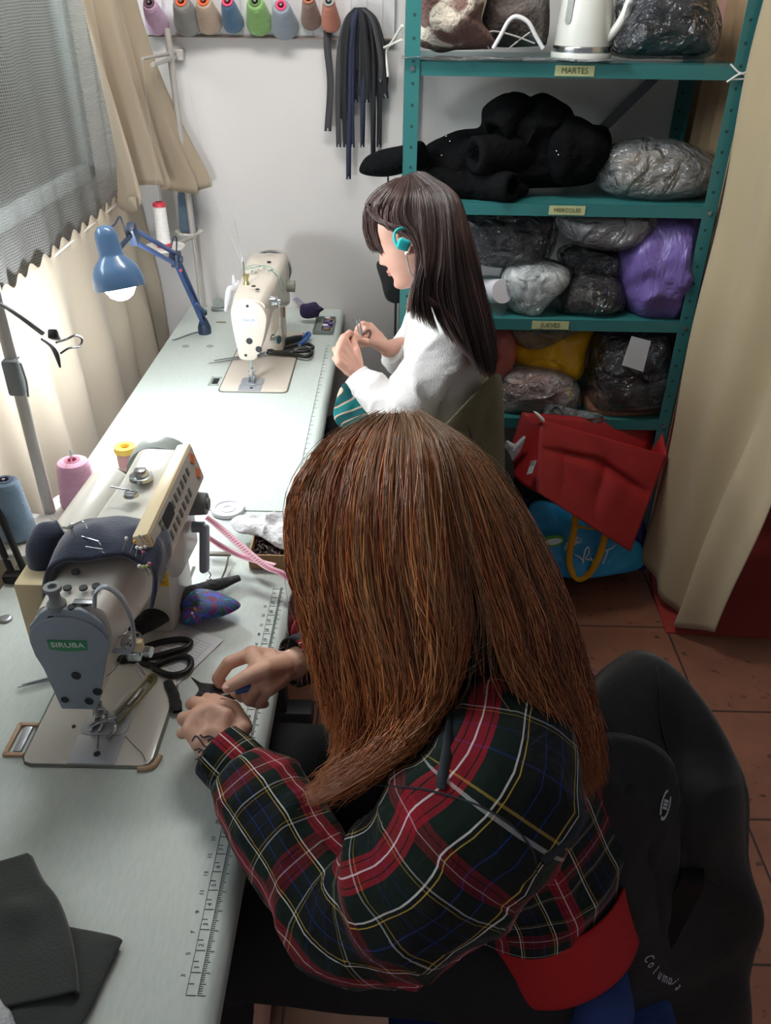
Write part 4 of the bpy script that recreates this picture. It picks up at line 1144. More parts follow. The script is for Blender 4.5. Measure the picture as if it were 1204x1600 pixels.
mb.bm.transform(Fp); mb.obj('ruled_lines', mat('pale_blue_ink', '9aa3b8', .8), PAP, 0)

def scissors(label, tip, piv, h1, h2, m_h, z, blade_w=.011, hr=.022):
    """tip(s), pivot and handle-ring outlines in world xy"""
    t = thing('scissors', label, 'scissors', Vector((piv.x, piv.y, z)))
    for k, tp in enumerate(tip):
        d = (piv - tp).normalized(); s = Vector((-d.y, d.x, 0))
        mb = MB(); mb.prism([(tp.x, tp.y), ((piv + s * blade_w * (1 if k else .2)).x, (piv + s * blade_w * (1 if k else .2)).y), ((piv - s * blade_w * (.2 if k else 1)).x, (piv - s * blade_w * (.2 if k else 1)).y)], z + .003 * k, z + .003 * k + .0025)
        mb.obj('blade', m_steel2, t, 0)
    mb = MB(); mb.cyl(Vector((piv.x, piv.y, z)), Vector((piv.x, piv.y, z + .009)), .004); mb.obj('pivot_screw', m_steel, t)
    for ring in (h1, h2):
        mb = MB(); mb.tube([Vector((p.x, p.y, z + .006)) for p in ring], [.0055] * len(ring), 10, smooth=5); mb.obj('handle', m_h, t)
    return t
zz = TZ + .002
A = lambda x, y: at(x, y, 'z', TZ + .008)
scissors('large black-handled tailor scissors lying half under the near machine head', [A(26, 1071), A(34, 1069)], A(180, 1030),
         [A(188, 1033), A(215, 1030), A(245, 1025), A(272, 1018), A(292, 1012), A(297, 1003), A(285, 999), A(258, 1002), A(230, 1010), A(200, 1024), A(184, 1030)],
         [A(186, 1030), A(212, 1033), A(240, 1040), A(258, 1033), A(280, 1026), A(295, 1028), A(298, 1040), A(288, 1051), A(266, 1055), A(246, 1048), A(238, 1040)], m_black, zz)
# dark narrow strap bits
q = [A(262, 1064), A(270, 1082), A(274, 1098), A(277, 1112)]
V, F, UV = tube_np(q, [.007, .008, .009, .008], .003, 10, ref=(1, 0, 0), sub=5, wr=lambda l, th, p: .2 * nz(p, 120)); mb = MB(); mb.faces(V, F); tag(mb.obj('strap_scrap', m_blk), 'short black strap scrap beside the near machine bed', 'strap')
mb = MB(); mb.cyl(A(178, 941), A(226, 951), .0045, n=10); mb.cyl(A(226, 951), A(232, 953), .0045, .001, n=10); tag(mb.obj('pen', mat('blue_pen_plastic', '3b4fb5', .35)), 'blue pen lying behind the near machine head', 'pen')

# pink tape measure
m_pink = mat('pink_tape', 'e7b6c4', .5); m_pinkd = mat('tape_marks', 'b0607c', .6)
def tape(ptsz, w, name, t):
    P = crom(np.array([tuple(p) for p in ptsz]), 70)
    T = np.gradient(P, axis=0); T /= np.linalg.norm(T, axis=1)[:, None]
    V = []; F = []
    for i, p in enumerate(P):
        s = np.cross(T[i], (0, 0, 1)); n_ = np.linalg.norm(s); s = s / n_ if n_ > .25 else np.array([0, 1, 0])
        V += [Vector(p + s * w), Vector(p - s * w)]
    F = [(2 * i, 2 * i + 1, 2 * i + 3, 2 * i + 2) for i in range(len(P) - 1)]
    mb = MB(); mb.faces(V, F); bmesh.ops.solidify(mb.bm, geom=mb.bm.faces[:], thickness=.0007); mb.obj(name, m_pink, t)
    mb = MB()
    for i in range(1, len(P) - 1):
        a, b = V[2 * i], V[2 * i + 1]; c = (a + b) / 2; d = (a - b)
        tt = Vector(T[i]) * .0014
        up = Vector((0, 0, .0011))
        mb.faces([c + d * .32 - tt + up, c + d * .32 + tt + up, c - d * .15 + tt + up, c - d * .15 - tt + up], [(0, 1, 2, 3)])
    mb.obj('tape_marks', m_pinkd, t, 0)
TM = thing('tape_measure', 'pink tape measure draped over the cardboard box and off the near table edge', 'tape measure', at(440, 880, 'z', .8))
tape([at(322, 808, 'z', .86), at(345, 826, 'z', .84), at(378, 855, 'z', .825), at(415, 885, 'z', .815), at(440, 896, 'z', .81), at(455, 912, 'z', .79), Vector((-.172, 1.215, .70)), Vector((-.172, 1.19, .55))], .0075, 'tape', TM)
tape([at(322, 838, 'z', .83), at(345, 853, 'z', .81), at(375, 868, 'z', .80), at(405, 878, 'z', .795), at(428, 884, 'z', .80)], .0075, 'tape', TM)

# white lid stack, white cloth, cardboard box
LID = at(356, 797, 'z', TZ + .002)
t = thing('coaster', 'round white crocheted coaster near the far table joint', 'coaster', LID)
mb = MB(); mb.lathe([(0, .004), (.008, .004), (.009, .006), (.016, .006), (.017, .004), (.026, .004), (.028, .007), (.034, .007), (.036, .003), (.036, 0), (0, 0)], LID, n=40); mb.obj('disc', mat('lid_white', 'dfe1ea', .6), t)
m_wcl = cloth('white_netting', 'dddde2', .3)
def wf_(u, v):
    a = at(352, 812, 'z', .79).lerp(at(358, 826, 'z', .78), v); b = at(462, 812, 'z', .80).lerp(at(462, 862, 'z', .80), v)
    p = a.lerp(b, u); return p + Vector((0, 0, .016 + .006 * math.sin(v * 16 + u * 4) * (.3 + u) + .004 * math.sin(u * 7)))
tag(puff('white_cloth', [at(x, y, 'z', .795) for x, y in ((360, 816), (375, 806), (405, 808), (462, 802), (466, 850), (440, 858), (405, 838), (372, 832))], .014, .006, mat('white_knit', 'd9d9dc', .9, bump=.6, bscale=120), None, nrm=(0, -.2, 1), wa=.004, ws=30, ra=.012, rs=22), 'bunched white net cloth spilling over the cardboard box', 'cloth')
cb = [-.272, -.178, 1.275, 1.40]
t = thing('cardboard_box', 'open brown cardboard box of scraps on the near table corner', 'box', (-.23, 1.33, TZ), 0)
m_card = mat('cardboard', 'a5835f', .85, bump=.1)
mb = MB(); z0, z1 = TZ + .002, TZ + .035
mb.box(((cb[0] + cb[1]) / 2, (cb[2] + cb[3]) / 2, z0 + .001), (cb[1] - cb[0], cb[3] - cb[2], .002))
for (x, y, sx, sy) in (((cb[0] + cb[1]) / 2, cb[2], cb[1] - cb[0], .003), ((cb[0] + cb[1]) / 2, cb[3], cb[1] - cb[0], .003), (cb[0], (cb[2] + cb[3]) / 2, .003, cb[3] - cb[2]), (cb[1] - .012, (cb[2] + cb[3]) / 2, .022, cb[3] - cb[2])):
    mb.box((x, y, (z0 + z1) / 2), (sx, sy, z1 - z0))
mb.obj('box', m_card, t, 0)
mb = MB(); rr = random.Random(9)
for i in range(160):
    p = Vector((rr.uniform(cb[0] + .006, cb[1] - .028), rr.uniform(cb[2] + .006, cb[3] - .006), z0 + .008 + rr.uniform(0, .018))); d = Vector((rr.gauss(0, 1), rr.gauss(0, 1), rr.gauss(0, .5))).normalized() * .008
    mb.tube([p - d, p + d * .3 + Vector((0, 0, .003)), p + d], .0016, 5)
o = mb.obj('scraps', mat('dark_scraps', '4a3a3c', .6, var=.4, vscale=60), t); o['kind'] = 'stuff'
# small metal plate spring behind the near machine
p = A(328, 915); mb = MB(); mb.box(p, (.02, .012, .006), .001); mb.cyl(p, p + Vector((0, 0, .018)), .005); mb.tube([p + Vector((0, 0, .018)), p + Vector((.004, 0, .024)), p + Vector((0, .004, .03))], .0012, 6, smooth=3); tag(mb.obj('bracket_screw', m_steel2), 'small metal bracket screwed on the near table behind the tape measure', 'bracket')
mb = MB(); mb.box(A(344, 868) + Vector((0, 0, .004)), (.045, .012, .006), .003); mb.tube([A(357, 872) + Vector((0, 0, .004)), A(352, 890), A(342, 912)], .002, 6, smooth=3); tag(mb.obj('wire_hook', mat('dark_olive', '5d5a48', .5)), 'dark wire hook beside the reverse lever of the near machine', 'hook')

# clear plastic bag with red cloth hanging at the table edge
o = puff('plastic_bag', [at(x, y, 'x', -.165) for x, y in ((456, 925), (480, 905), (500, 940), (506, 990), (500, 1015), (470, 1012), (452, 995), (450, 955))], .008, .015, clear('clear_pinkish_film', 'f2e4e8', .08, .2, .22, 'd8c4cc', bump=.8, bs=30), nrm=(.7, -.5, .4))
tag(o, 'clear plastic bag of red cloth hanging off the near table edge', 'plastic bag')
o = puff('cloth_wad', [at(x, y, 'x', -.150) for x, y in ((458, 975), (480, 960), (500, 975), (506, 1010), (480, 1025), (458, 1010))], .008, .012, mat('red_cloth', 'a81d2c', .8, bump=.4), nrm=(.7, -.5, .4)); o.parent = [q for q in sc.objects if q.name == 'plastic_bag'][0]; o.name = 'cloth_inside'

# black cloth piece at the bottom left
m_grn = mat('dark_green_black_cloth', '2f3533', .75, bump=.25, bscale=300, sheen=.2)
pol = [(-40, 1330), (0, 1323), (48, 1330), (60, 1350), (85, 1385), (115, 1450), (150, 1456), (188, 1465), (188, 1478), (165, 1520), (122, 1605), (60, 1640), (-60, 1640)]
def bc(name, pol, z, m, tf=.006, lab=None, **k):
    o = puff(name, [at(x, y, 'z', z) for x, y in pol], tf, .003, m, nrm=(0, 0, 1), rings=24, nper=160, pw=6, **k); return o
t = thing('black_cloth', 'piece of dark charcoal cloth folded at the near end of the near table', 'cloth', at(60, 1500, 'z', TZ))
bc('lower_layer', [(0, 1440), (80, 1445), (122, 1452), (150, 1456), (188, 1466), (187, 1480), (168, 1520), (118, 1610), (40, 1620), (-60, 1600), (-60, 1450)], TZ + .010, m_grn, wa=.002).parent = None
for o in [q for q in sc.objects if q.name == 'lower_layer']: part_of(o, t)
def bc_fn(u, v):
    # folded flap: top layer with a curled free edge
    L0 = crom(np.array([tuple(at(x, y, 'z', TZ + .03)) for x, y in ((48, 1330), (66, 1368), (90, 1400), (108, 1448), (118, 1500), (122, 1545))]), 51)
    p = Vector(L0[int(round(v * 50))]); q = Vector((p.x - .25, p.y - .05, p.z))
    r = p.lerp(q, u); zl = .018 * math.exp(-u * 6) + .006 * nz((r.x, r.y, 0), 14) + .012 * math.exp(-((v - .45) / .1) ** 2) * math.exp(-((u - .18) / .1) ** 2)
    return Vector((r.x, r.y, TZ + .016 + zl * (.8 + .2 * v) - (.010 if u == 0 else 0)))
part_of(sheet('upper_layer', bc_fn, 50, 50, m_grn, None, thick=.0015), t)
V, F, UV = tube_np([at(116, 1452, 'z', TZ + .02), at(140, 1458, 'z', TZ + .022), at(168, 1462, 'z', TZ + .022), at(187, 1468, 'z', TZ + .02)], [.018, .02, .018, .012], [.012, .014, .014, .01], 16, ref=(0, 1, 0), sub=5)
o = puff('white_cloth', [at(x, y, 'z', TZ + .006) for x, y in ((-50, 1560), (0, 1558), (14, 1572), (28, 1600), (30, 1640), (-50, 1640))], .022, .002, mat('white_fleece', 'c8ccd2', .95, bump=.8, bscale=150), nrm=(0, 0, 1), wa=.002)
tag(o, 'white fleecy cloth at the near left corner of the near table', 'cloth')
# ================================================================== things on the far table
B_ = lambda x, y, dz=.006: at(x, y, 'z', TZ + dz)
t = thing('screwdriver', 'red and black screwdriver beside the far sewing machine', 'screwdriver', B_(440, 535))
mb = MB(); a, c = B_(428, 538, .02), B_(470, 528, .016); 
V, F, UV = tube_np([a, a.lerp(c, .3), a.lerp(c, .8), c], [.007, .012, .012, .009], [.007, .012, .012, .009], 14, sub=4); mb.faces(V, F + [tuple(range(13, -1, -1)), tuple(range(len(V) - 14, len(V)))]); mb.obj('grip', m_dark, t)
mb = MB(); mb.cyl(c, c + (c - a).normalized() * .008, .010); mb.cyl(a, a - (c - a).normalized() * .008, .009); mb.obj('red_collar', mat('red_rubber', 'c23a4c', .5), t)
mb = MB(); mb.cyl(a, a - (c - a).normalized() * .09, .003, n=10); mb.obj('shaft', m_steel, t)
scissors('black-handled scissors beside the screwdriver on the far table', [B_(325, 569), B_(335, 566)], B_(415, 553, .008),
         [B_(418, 552), B_(440, 548), B_(462, 543), B_(480, 541), B_(489, 546), B_(480, 552), B_(455, 553), B_(420, 554)],
         [B_(418, 554), B_(440, 556), B_(458, 557), B_(478, 561), B_(487, 556), B_(482, 549), B_(462, 549), B_(445, 553)], m_black, TZ + .007)
scissors('blue-handled thread snips at the edge of the far table', [B_(452, 556)], B_(468, 545, .008), [B_(468, 545), B_(478, 536), B_(484, 530), B_(481, 527), B_(473, 534)], [B_(466, 545), B_(474, 541), B_(480, 536)], mat('blue_handle', '2f5fa0', .4), TZ + .014)
o = puff('pouch', [at(x, y, 'y', 2.66) for x, y in ((468, 487), (470, 476), (480, 474), (492, 472), (499, 478), (506, 483), (500, 488), (496, 495), (480, 498), (471, 495))], .018, .018, mat('dark_purple_cloth', '33284f', .85, bump=.4), wa=.002)
tag(o, 'small dark purple pouch at the far end of the far table', 'pouch')
def rib(u, v):
    p = B_(456, 468, .03).lerp(B_(482, 478, .025), u); return p + Vector((0, .012 * v, .008 * math.sin(u * 5) + .002 * v))
tag(sheet('ribbon', rib, 16, 3, mat('lavender_ribbon', '9a8fb5', .7), None, thick=.001), 'lavender ribbon beside the dark purple pouch', 'ribbon')
# open accessory tray at the far corner
tr = [-.268, -.205, 2.56, 2.70]
t = thing('accessory_tray', 'open grey tray of bobbins at the far corner of the far table', 'tray', (-.235, 2.63, TZ))
mb = MB()
for (x, y, sx, sy) in ((-.236, 2.56, .066, .004), (-.236, 2.70, .066, .004), (-.268, 2.63, .004, .14), (-.205, 2.63, .004, .14), (-.243, 2.63, .003, .14)): mb.box((x, y, TZ + .007), (sx, sy, .013), .001)
mb.box((-.2365, 2.63, TZ + .0015), (.062, .138, .002)); mb.obj('tray', mat('tray_grey', '7e8582', .5), t, 30)
rr = random.Random(12)
for i in range(7):
    c = Vector((rr.uniform(-.235, -.213), 2.575 + .018 * i, TZ + .004)); mb = MB(); mb.cyl(c, c + Vector((0, 0, .010)), .008, n=14); mb.cyl(c + Vector((0, 0, .010)), c + Vector((0, 0, .0115)), .010, n=14)
    nmz, cc = rr.choice((('white', 'd7d8dc'), ('purple', '6a5c92'), ('brown', '8a6a50')))
    tag(mb.obj('bobbin', mat('bobbin_' + nmz, cc, .5)), f'{nmz} thread bobbin in the grey tray, ' + ['nearest the camera', 'second from the near end', 'third from the near end', 'in the middle', 'third from the wall', 'second from the wall', 'nearest the wall'][i], 'bobbin', 'bobbins in the grey tray')
# bobbin winder and slot
t = thing('bobbin_winder', 'small steel bobbin winder at the back of the far table', 'bobbin winder', B_(342, 480))
p = B_(342, 482); mb = MB(); mb.box(p, (.05, .03, .008), .002); mb.obj('base_plate', m_steel2, t)
mb = MB(); mb.cyl(p + Vector((0, 0, .02)), p + Vector((0, -.008, .02)), .018); mb.cyl(p + Vector((.014, 0, .0)), p + Vector((.014, 0, .035)), .003); mb.obj('wheel', m_steel, t)
mb = MB(); mb.prism(rrect(.034, .012, .005, cx=B_(345, 501).x, cy=B_(345, 501).y), TZ + .0002, TZ + .001); part_of(mb.obj('belt_slot', mat('slot_brown', '8a7a60', .7), None, 0), T2)
mb = MB(); mb.tube([B_(318, 517, .003), B_(300, 521, .003), B_(275, 530, .003), Vector((-.735, 2.50, TZ - .01))], .0022, 8, smooth=4); part_of(mb.obj('cable', mat('grey_cable', '6b7278', .5)), lamp)
mb = MB(); mb.tube([at(372, 440, 'y', 2.28), at(366, 450, 'y', 2.26), at(358, 452, 'y', 2.24), at(356, 466, 'y', 2.24), at(352, 486, 'y', 2.24)], [.006, .010, .008, .009, .004], 10, smooth=5); mb.tube([at(364, 430, 'y', 2.27), at(366, 445, 'y', 2.27)], [.003, .007], 8); tag(mb.obj('white_thread_bundle', m_wcl), 'bundle of white thread hanging behind the far machine head', 'thread')
# ================================================================== green metal shelf rack
m_teal = mat('teal_painted_steel', '2f7070', .38, .0, coat=.2)
m_tealh = mat('slot_hole_dark', '16403e', .8)
SX0, SX1, SF, SB = .012, .872, 2.35, 2.785
LV = [1.56, 1.222, .895, .572]
RK = thing('shelf_rack', 'green metal shelf rack full of bagged clothes against the far wall', 'shelf', ((SX0 + SX1) / 2, (SF + SB) / 2, 0))
def post(x, y, sx, sy, top=2.15):
    """L-angle post; sx, sy point towards the inside"""
    mb = MB(); w = .036
    mb.box((x + sx * w / 2, y, top / 2), (w, .0025, top)); mb.box((x, y + sy * w / 2, top / 2), (.0025, w, top))
    o = mb.obj('post', m_teal, RK, 0)
    mb = MB(); z = .06
    while z < top - .03:
        mb.cyl((x + sx * w * .55, y - .0016 if y < 2.5 else y - .0016, z), (x + sx * w * .55, y + .002, z), .0042, n=10)
        mb.cyl((x - sx * .0016, y + sy * w * .55, z), (x + sx * .002, y + sy * w * .55, z), .0042, n=10)
        z += .05
    hl = mb.obj('bolt_holes', m_tealh, o, 0)
for (x, y, sx, sy) in ((SX0, SF, 1, 1), (SX1, SF, -1, 1), (SX0, SB, 1, -1), (SX1, SB, -1, -1)): post(x, y, sx, sy)
for i, z in enumerate(LV + [.12]):
    mb = MB()
    mb.box(((SX0 + SX1) / 2, (SF + SB) / 2, z - .001), (SX1 - SX0 - .006, SB - SF - .006, .002))
    mb.box(((SX0 + SX1) / 2, SF + .004, z - .016), (SX1 - SX0 - .008, .003, .032)); mb.box(((SX0 + SX1) / 2, SB - .004, z - .016), (SX1 - SX0 - .008, .003, .032))
    mb.obj('shelf_board', m_teal, RK, 0)
    mb = MB()
    for x in (SX0 + .018, SX1 - .018): mb.cyl((x, SF - .004, z - .016), (x, SF, z - .016), .006, n=12)
    split(mb.obj('bolt', m_steel2, RK, 30))
mb = MB(); a = Vector((.50, 2.79, 1.22)); b_ = Vector((.82, 2.79, 1.56)); d = (b_ - a); mb.box((a + b_) / 2, (d.length, .003, .03), M=Matrix.Rotation(-math.atan2(d.z, d.x), 3, 'Y')); mb.obj('brace', mat('grey_steel_strip', '72767c', .5, .4), RK, 0)
# labels
m_tape = mat('yellow_tape', 'b3b98a', .7); m_mark = mat('marker', '55573a', .8)
for (px0, px1, py, z, s) in ((868, 930, 100, LV[0], 'MARTES'), (859, 916, 315, LV[1], 'MIERCOLES'), (832, 890, 497, LV[2], 'JUEVES')):
    a = at(px0, py, 'y', SF); c = at(px1, py, 'y', SF); m_ = (a + c) / 2
    mb = MB(); mb.box((m_.x, SF + .0015, z - .016), (c.x - a.x, .0012, .024)); lb = mb.obj('day_label', m_tape, RK, 0)
    mb = MB(); add_text(mb, s, .019 if len(s) < 8 else .0145, frame((m_.x, SF + .0004, z - .016), (1, 0, 0), (0, 0, 1)), .0002); mb.obj('lettering', m_mark, lb, 0)
mb = MB()
xx = Vector((SX1 - .018, SF - .006, 1.545))
mb.tube([xx + Vector((-.03, 0, .02)), xx + Vector((0, -.004, 0)), xx + Vector((.026, 0, .012))], .0022, 6, smooth=4); mb.tube([xx + Vector((-.03, 0, -.02)), xx + Vector((0, -.006, 0)), xx + Vector((.026, 0, -.018))], .0022, 6, smooth=4); mb.tube([xx + Vector((-.02, 0, -.014)), xx + Vector((.015, -.003, -.012))], .002, 6)
tag(mb.obj('string_tie', m_cord), 'white string knotted around the right post of the green shelf rack', 'string')

# ---- things on the shelves.  sh() builds a soft body from a front outline at depth Y
def sh(name, pts, Y, m, tf=.08, tb=.08, parent=None, label=None, cat=None, group=None, **k):
    o = puff(name, [at(x, y, 'y', Y) for x, y in pts], tf, tb, m, None, nrm=k.pop('nrm', (0, -1, 0)), **k)
    if parent is not None: part_of(o, parent)
    if label: tag(o, label, cat, group)
    return o
def grp(name, pts, Y, label, cat, group=None):
    c = sum((at(x, y, 'y', Y) for x, y in pts), Vector()) / len(pts); zb = min(at(x, y, 'y', Y).z for x, y in pts)
    return thing(name, label, cat, (c.x, c.y, zb), group=group)
def col_noise(name, stops, scale, dist=1.0, rough=.8, detail=2, bump=.3, interp='LINEAR'):
    def f(nt, N, L, b):
        tc = N.new('ShaderNodeTexCoord'); n = N.new('ShaderNodeTexNoise'); n.inputs['Scale'].default_value = scale; n.inputs['Detail'].default_value = detail; n.inputs['Distortion'].default_value = dist
        L.new(tc.outputs['Object'], n.inputs[0]); r = ramp_node(nt, stops, interp); L.new(n.outputs[0], r.inputs[0]); L.new(r.outputs[0], b.inputs['Base Color'])
        n2 = N.new('ShaderNodeTexNoise'); n2.inputs['Scale'].default_value = 90; L.new(tc.outputs['Object'], n2.inputs[0])
        bp = N.new('ShaderNodeBump'); bp.inputs['Strength'].default_value = bump; bp.inputs['Distance'].default_value = .01; L.new(n2.outputs[0], bp.inputs['Height']); L.new(bp.outputs[0], b.inputs['Normal'])
    return tex_mat(name, f, rough)
film = clear('clear_plastic_film', 'fbfcfd', .05, .12, .03, 'ccd0d6', bump=1.0, bs=20, bd=.05)
film2 = clear('milky_plastic_film', 'f0f2f4', .06, .16, .22, 'd5d8dc', bump=1.0, bs=18, bd=.05)
m_dkcl = mat('dark_grey_clothes', '383c47', .85, bump=.5, bscale=40, var=.2, vscale=10)
def bag(name, pts, Y, label, inner, fm=film, tf=.09, tb=.09, inset=.88, cat='plastic bag', group=None, seed=0, ws=14, **k):
    t = grp(name, pts, Y, label, cat, group)
    cx = sum(p[0] for p in pts) / len(pts); cy = sum(p[1] for p in pts) / len(pts)
    sh('film', pts, Y, fm, tf, tb, t, wa=.006, ws=ws, ra=.008, rs=11, seed=seed, pw=3.2, **k)
    ip = [(cx + (x - cx) * inset, cy + (y - cy) * inset + 2) for x, y in pts]
    sh('contents', ip, Y, inner, tf * .82, tb * .8, t, wa=.006, ws=16, ra=.006, rs=10, seed=seed + 5, pw=3)
    return t
# top shelf
m_fleece = col_noise('brown_cream_fleece', [(.42, '6b4f4a'), (.50, '7a5f58'), (.54, 'cfc6b6'), (.7, 'd8d0c2')], 9, .6, .95, 2, .9)
sh('fleece_blanket', [(655, 72), (648, 30), (652, -30), (700, -60), (760, -50), (762, -10), (752, 30), (768, 55), (770, 74), (710, 78)], 2.50, m_fleece, .10, .10, label='brown and cream fluffy fleece blanket on the top shelf beside the left post', cat='blanket', wa=.012, ws=14, ra=.01, rs=14)
sh('fleece_blanket', [(752, 70), (745, 30), (738, -40), (790, -60), (850, -40), (858, 10), (855, 60), (840, 72)], 2.62, col_noise('grey_brown_fleece', [(.45, '5a4f4c'), (.55, '8d8580'), (.7, 'a8a29c')], 7, .6, .95, 2, .8), .08, .07, label='grey-brown fleece blanket on the top shelf behind the white cable', cat='blanket', wa=.01, ws=14)
W_ = lambda x, y, Y=2.43: at(x, y, 'y', Y)
CB = thing('cable', 'white cable standing in a loop on the top shelf', 'cable', W_(800, 78))
mb = MB(); mb.tube([W_(770, 76), W_(782, 55), W_(795, 32), W_(808, 26), W_(825, 35), W_(836, 55), W_(848, 76)], .0052, 10, smooth=6); mb.obj('thick_loop', mat('white_cable', 'dedee2', .4), CB)
mb = MB(); mb.tube([W_(764, 76, 2.47), W_(756, 60, 2.47), (W_(768, 49, 2.47)), W_(800, 55, 2.48), W_(835, 68, 2.48)], .0022, 8, smooth=6); mb.tube([W_(792, 78, 2.47), W_(812, 62, 2.49), W_(828, 50, 2.49)], .0022, 8, smooth=6); mb.obj('thin_wire', mat('grey_white_wire', 'b5b2ae', .5), CB)
# kettle
kb = at(908, 77, 'y', 2.50); kb.z = LV[0] + .012
K = thing('kettle', 'white electric kettle with a chrome band on the top shelf', 'kettle', kb)
m_kw = mat('kettle_white', 'd8dad4', .25, coat=.4)
mb = MB(); mb.lathe([(0, -.010), (.078, -.010), (.080, 0), (.078, .006), (0, .006)], kb, n=48); mb.obj('power_base', m_kw, K)
mb = MB(); mb.lathe([(.074, .006), (.0755, .018), (.074, .021), (.072, .022)], kb, n=48); mb.obj('chrome_band', m_steel, K)
mb = MB(); mb.lathe([(0, .02), (.073, .021), (.072, .06), (.066, .12), (.060, .18), (.056, .215), (.050, .225), (0, .23)], kb, n=48); mb.obj('body', m_kw, K, 60)
mb = MB(); mb.tube([kb + Vector((.050, -.035, .03)), kb + Vector((.085, -.045, .08)), kb + Vector((.100, -.048, .14)), kb + Vector((.090, -.04, .20)), kb + Vector((.045, -.02, .215))], [.010, .012, .012, .012, .010], 12, smooth=6); mb.obj('handle', m_kw, K)
mb = MB(); V = []; 
mb.prism(rrect(.018, .10, .009), -.001, .001); Mg = frame(kb + Vector((-.050, -.0475, .12)), (.68, -.6, -.02), (.04, .05, 1)); mb.bm.transform(Mg); mb.obj('water_gauge', mat('gauge_grey', '8f938f', .25), K)
mb = MB(); mb.lathe([(0, .225), (.045, .227), (.03, .238), (0, .24)], kb, n=32); mb.obj('lid', m_kw, K)
mb = MB(); mb.box((.26 + .04, 2.395, LV[0] + .002), (.48, .07, .002), .0005); 
def flat_fn(u, v):
    a = at(628, 84, 'y', 2.345); c = at(984, 86, 'y', 2.345); x = a.x + (c.x - a.x) * u
    return Vector((x, 2.335 + .12 * v, LV[0] + .003 + .006 * (1 - v) * (.5 + .5 * math.sin(u * 21)) * (1 if v < .9 else .2) + .004 * math.sin(u * 9 + v * 6) ** 2))
tag(sheet('plastic_sheet', flat_fn, 80, 10, film2, None, thick=.0006), 'flattened clear plastic bag lying along the front of the top shelf', 'plastic sheet')
bag('plastic_bag', [(952, 84), (955, 30), (975, -20), (1040, -40), (1100, -20), (1122, 20), (1122, 60), (1105, 88), (1030, 92)], 2.50, 'clear bag of dark grey clothes on the top shelf beside the kettle', m_dkcl, seed=2, tf=.10)
sh('cloth', [(1118, 90), (1120, 40), (1130, -20), (1150, -20), (1158, 20), (1148, 70), (1135, 95)], 2.66, mat('dusty_pink_cloth', 'b98d84', .9, bump=.3), .03, .03, label='dusty pink cloth at the right end of the top shelf', cat='cloth')
# second shelf: black leather-like garments
m_bj = mat('black_fleece_garment', '08090b', .9, bump=.6, bscale=60, spec=.12)
G = thing('black_jacket', 'heap of black fleece-lined garments on the second shelf', 'jacket', at(800, 300, 'y', 2.5))
def gp(nm, pts, Y, tf, tb, **k): 
    o = sh(nm, pts, Y, m_bj, tf, tb, G, **k); return o
gp('body', [(650, 275), (655, 238), (705, 208), (748, 200), (755, 168), (790, 146), (812, 158), (850, 146), (885, 165), (905, 195), (945, 198), (955, 225), (940, 262), (922, 285), (860, 292), (760, 292), (690, 290)], 2.52, .10, .10, wa=.012, ws=12, ra=.018, rs=9, pw=4)
def sleeve(pts, r, nm='sleeve'):
    V, F, UV = tube_np(pts, r, r, 22, sub=7, wr=lambda l, th, p: .10 * nz(p, 30)); n = 22; k = len(V) // n
    mb = MB(); mb.faces(V, F); e = len(V) - n
    c = Vector(np.mean(V[e:], axis=0)); b2 = MB()
    d = (Vector(pts[-1]) - Vector(pts[-2])).normalized()
    V2 = [Vector(v).lerp(c, .32) + d * .004 for v in V[e:]]; V3 = [Vector(v).lerp(c, .38) - d * .04 for v in V[e:]]
    VV = [Vector(v) for v in V[e:]] + V2 + V3; FF = []
    for q in range(n):
        j = (q + 1) % n; FF += [(q, j, n + j, n + q), (n + q, n + j, 2 * n + j, 2 * n + q)]
    FF.append(tuple(range(2 * n, 3 * n)))
    mb.faces(VV, FF); bmesh.ops.remove_doubles(mb.bm, verts=mb.bm.verts, dist=1e-5)
    mb.obj(nm, m_bj, G, 180)
Y_ = lambda x, y, Y: at(x, y, 'y', Y)
sleeve([Y_(830, 235, 2.50), Y_(790, 240, 2.44), Y_(740, 242, 2.39)], [.06, .055, .048])
sleeve([Y_(830, 190, 2.52), Y_(800, 175, 2.46), Y_(775, 205, 2.42)], [.05, .05, .042])
sleeve([Y_(700, 285, 2.44), Y_(760, 290, 2.41), Y_(800, 292, 2.355)], [.04, .045, .036])
gp('hem', [(660, 292), (680, 262), (760, 268), (820, 285), (815, 308), (740, 306), (690, 300)], 2.43, .05, .04, wa=.006)
gp('hood', [(850, 255), (855, 200), (885, 180), (930, 200), (953, 230), (940, 262), (900, 285), (865, 285)], 2.45, .06, .05, wa=.008)
mb = MB()
for (x, y) in ((697, 213), (703, 221), (869, 236), (872, 242), (690, 243)): mb.ball(drop(x, y, [q for q in sc.objects if q.parent == G], .001), .003, 8)
split(mb.obj('zip_pull', m_steel, G))
sh('black_sleeve', [(563, 270), (568, 250), (590, 236), (625, 228), (660, 222), (668, 258), (640, 268), (600, 276)], 2.44, m_bj, .04, .05, label='black padded sleeve end poking out past the left post of the shelf rack', cat='sleeve', wa=.003)
bag('plastic_bag', [(932, 285), (935, 245), (960, 225), (1010, 215), (1070, 222), (1112, 245), (1120, 275), (1105, 300), (1040, 314), (985, 312), (950, 302)], 2.47, 'milky clear bag of beige clothes on the second shelf', mat('beige_clothes', 'ab9a84', .9, bump=.8, bscale=25, var=.25, vscale=14), film2, .09, .10, .72, seed=9)
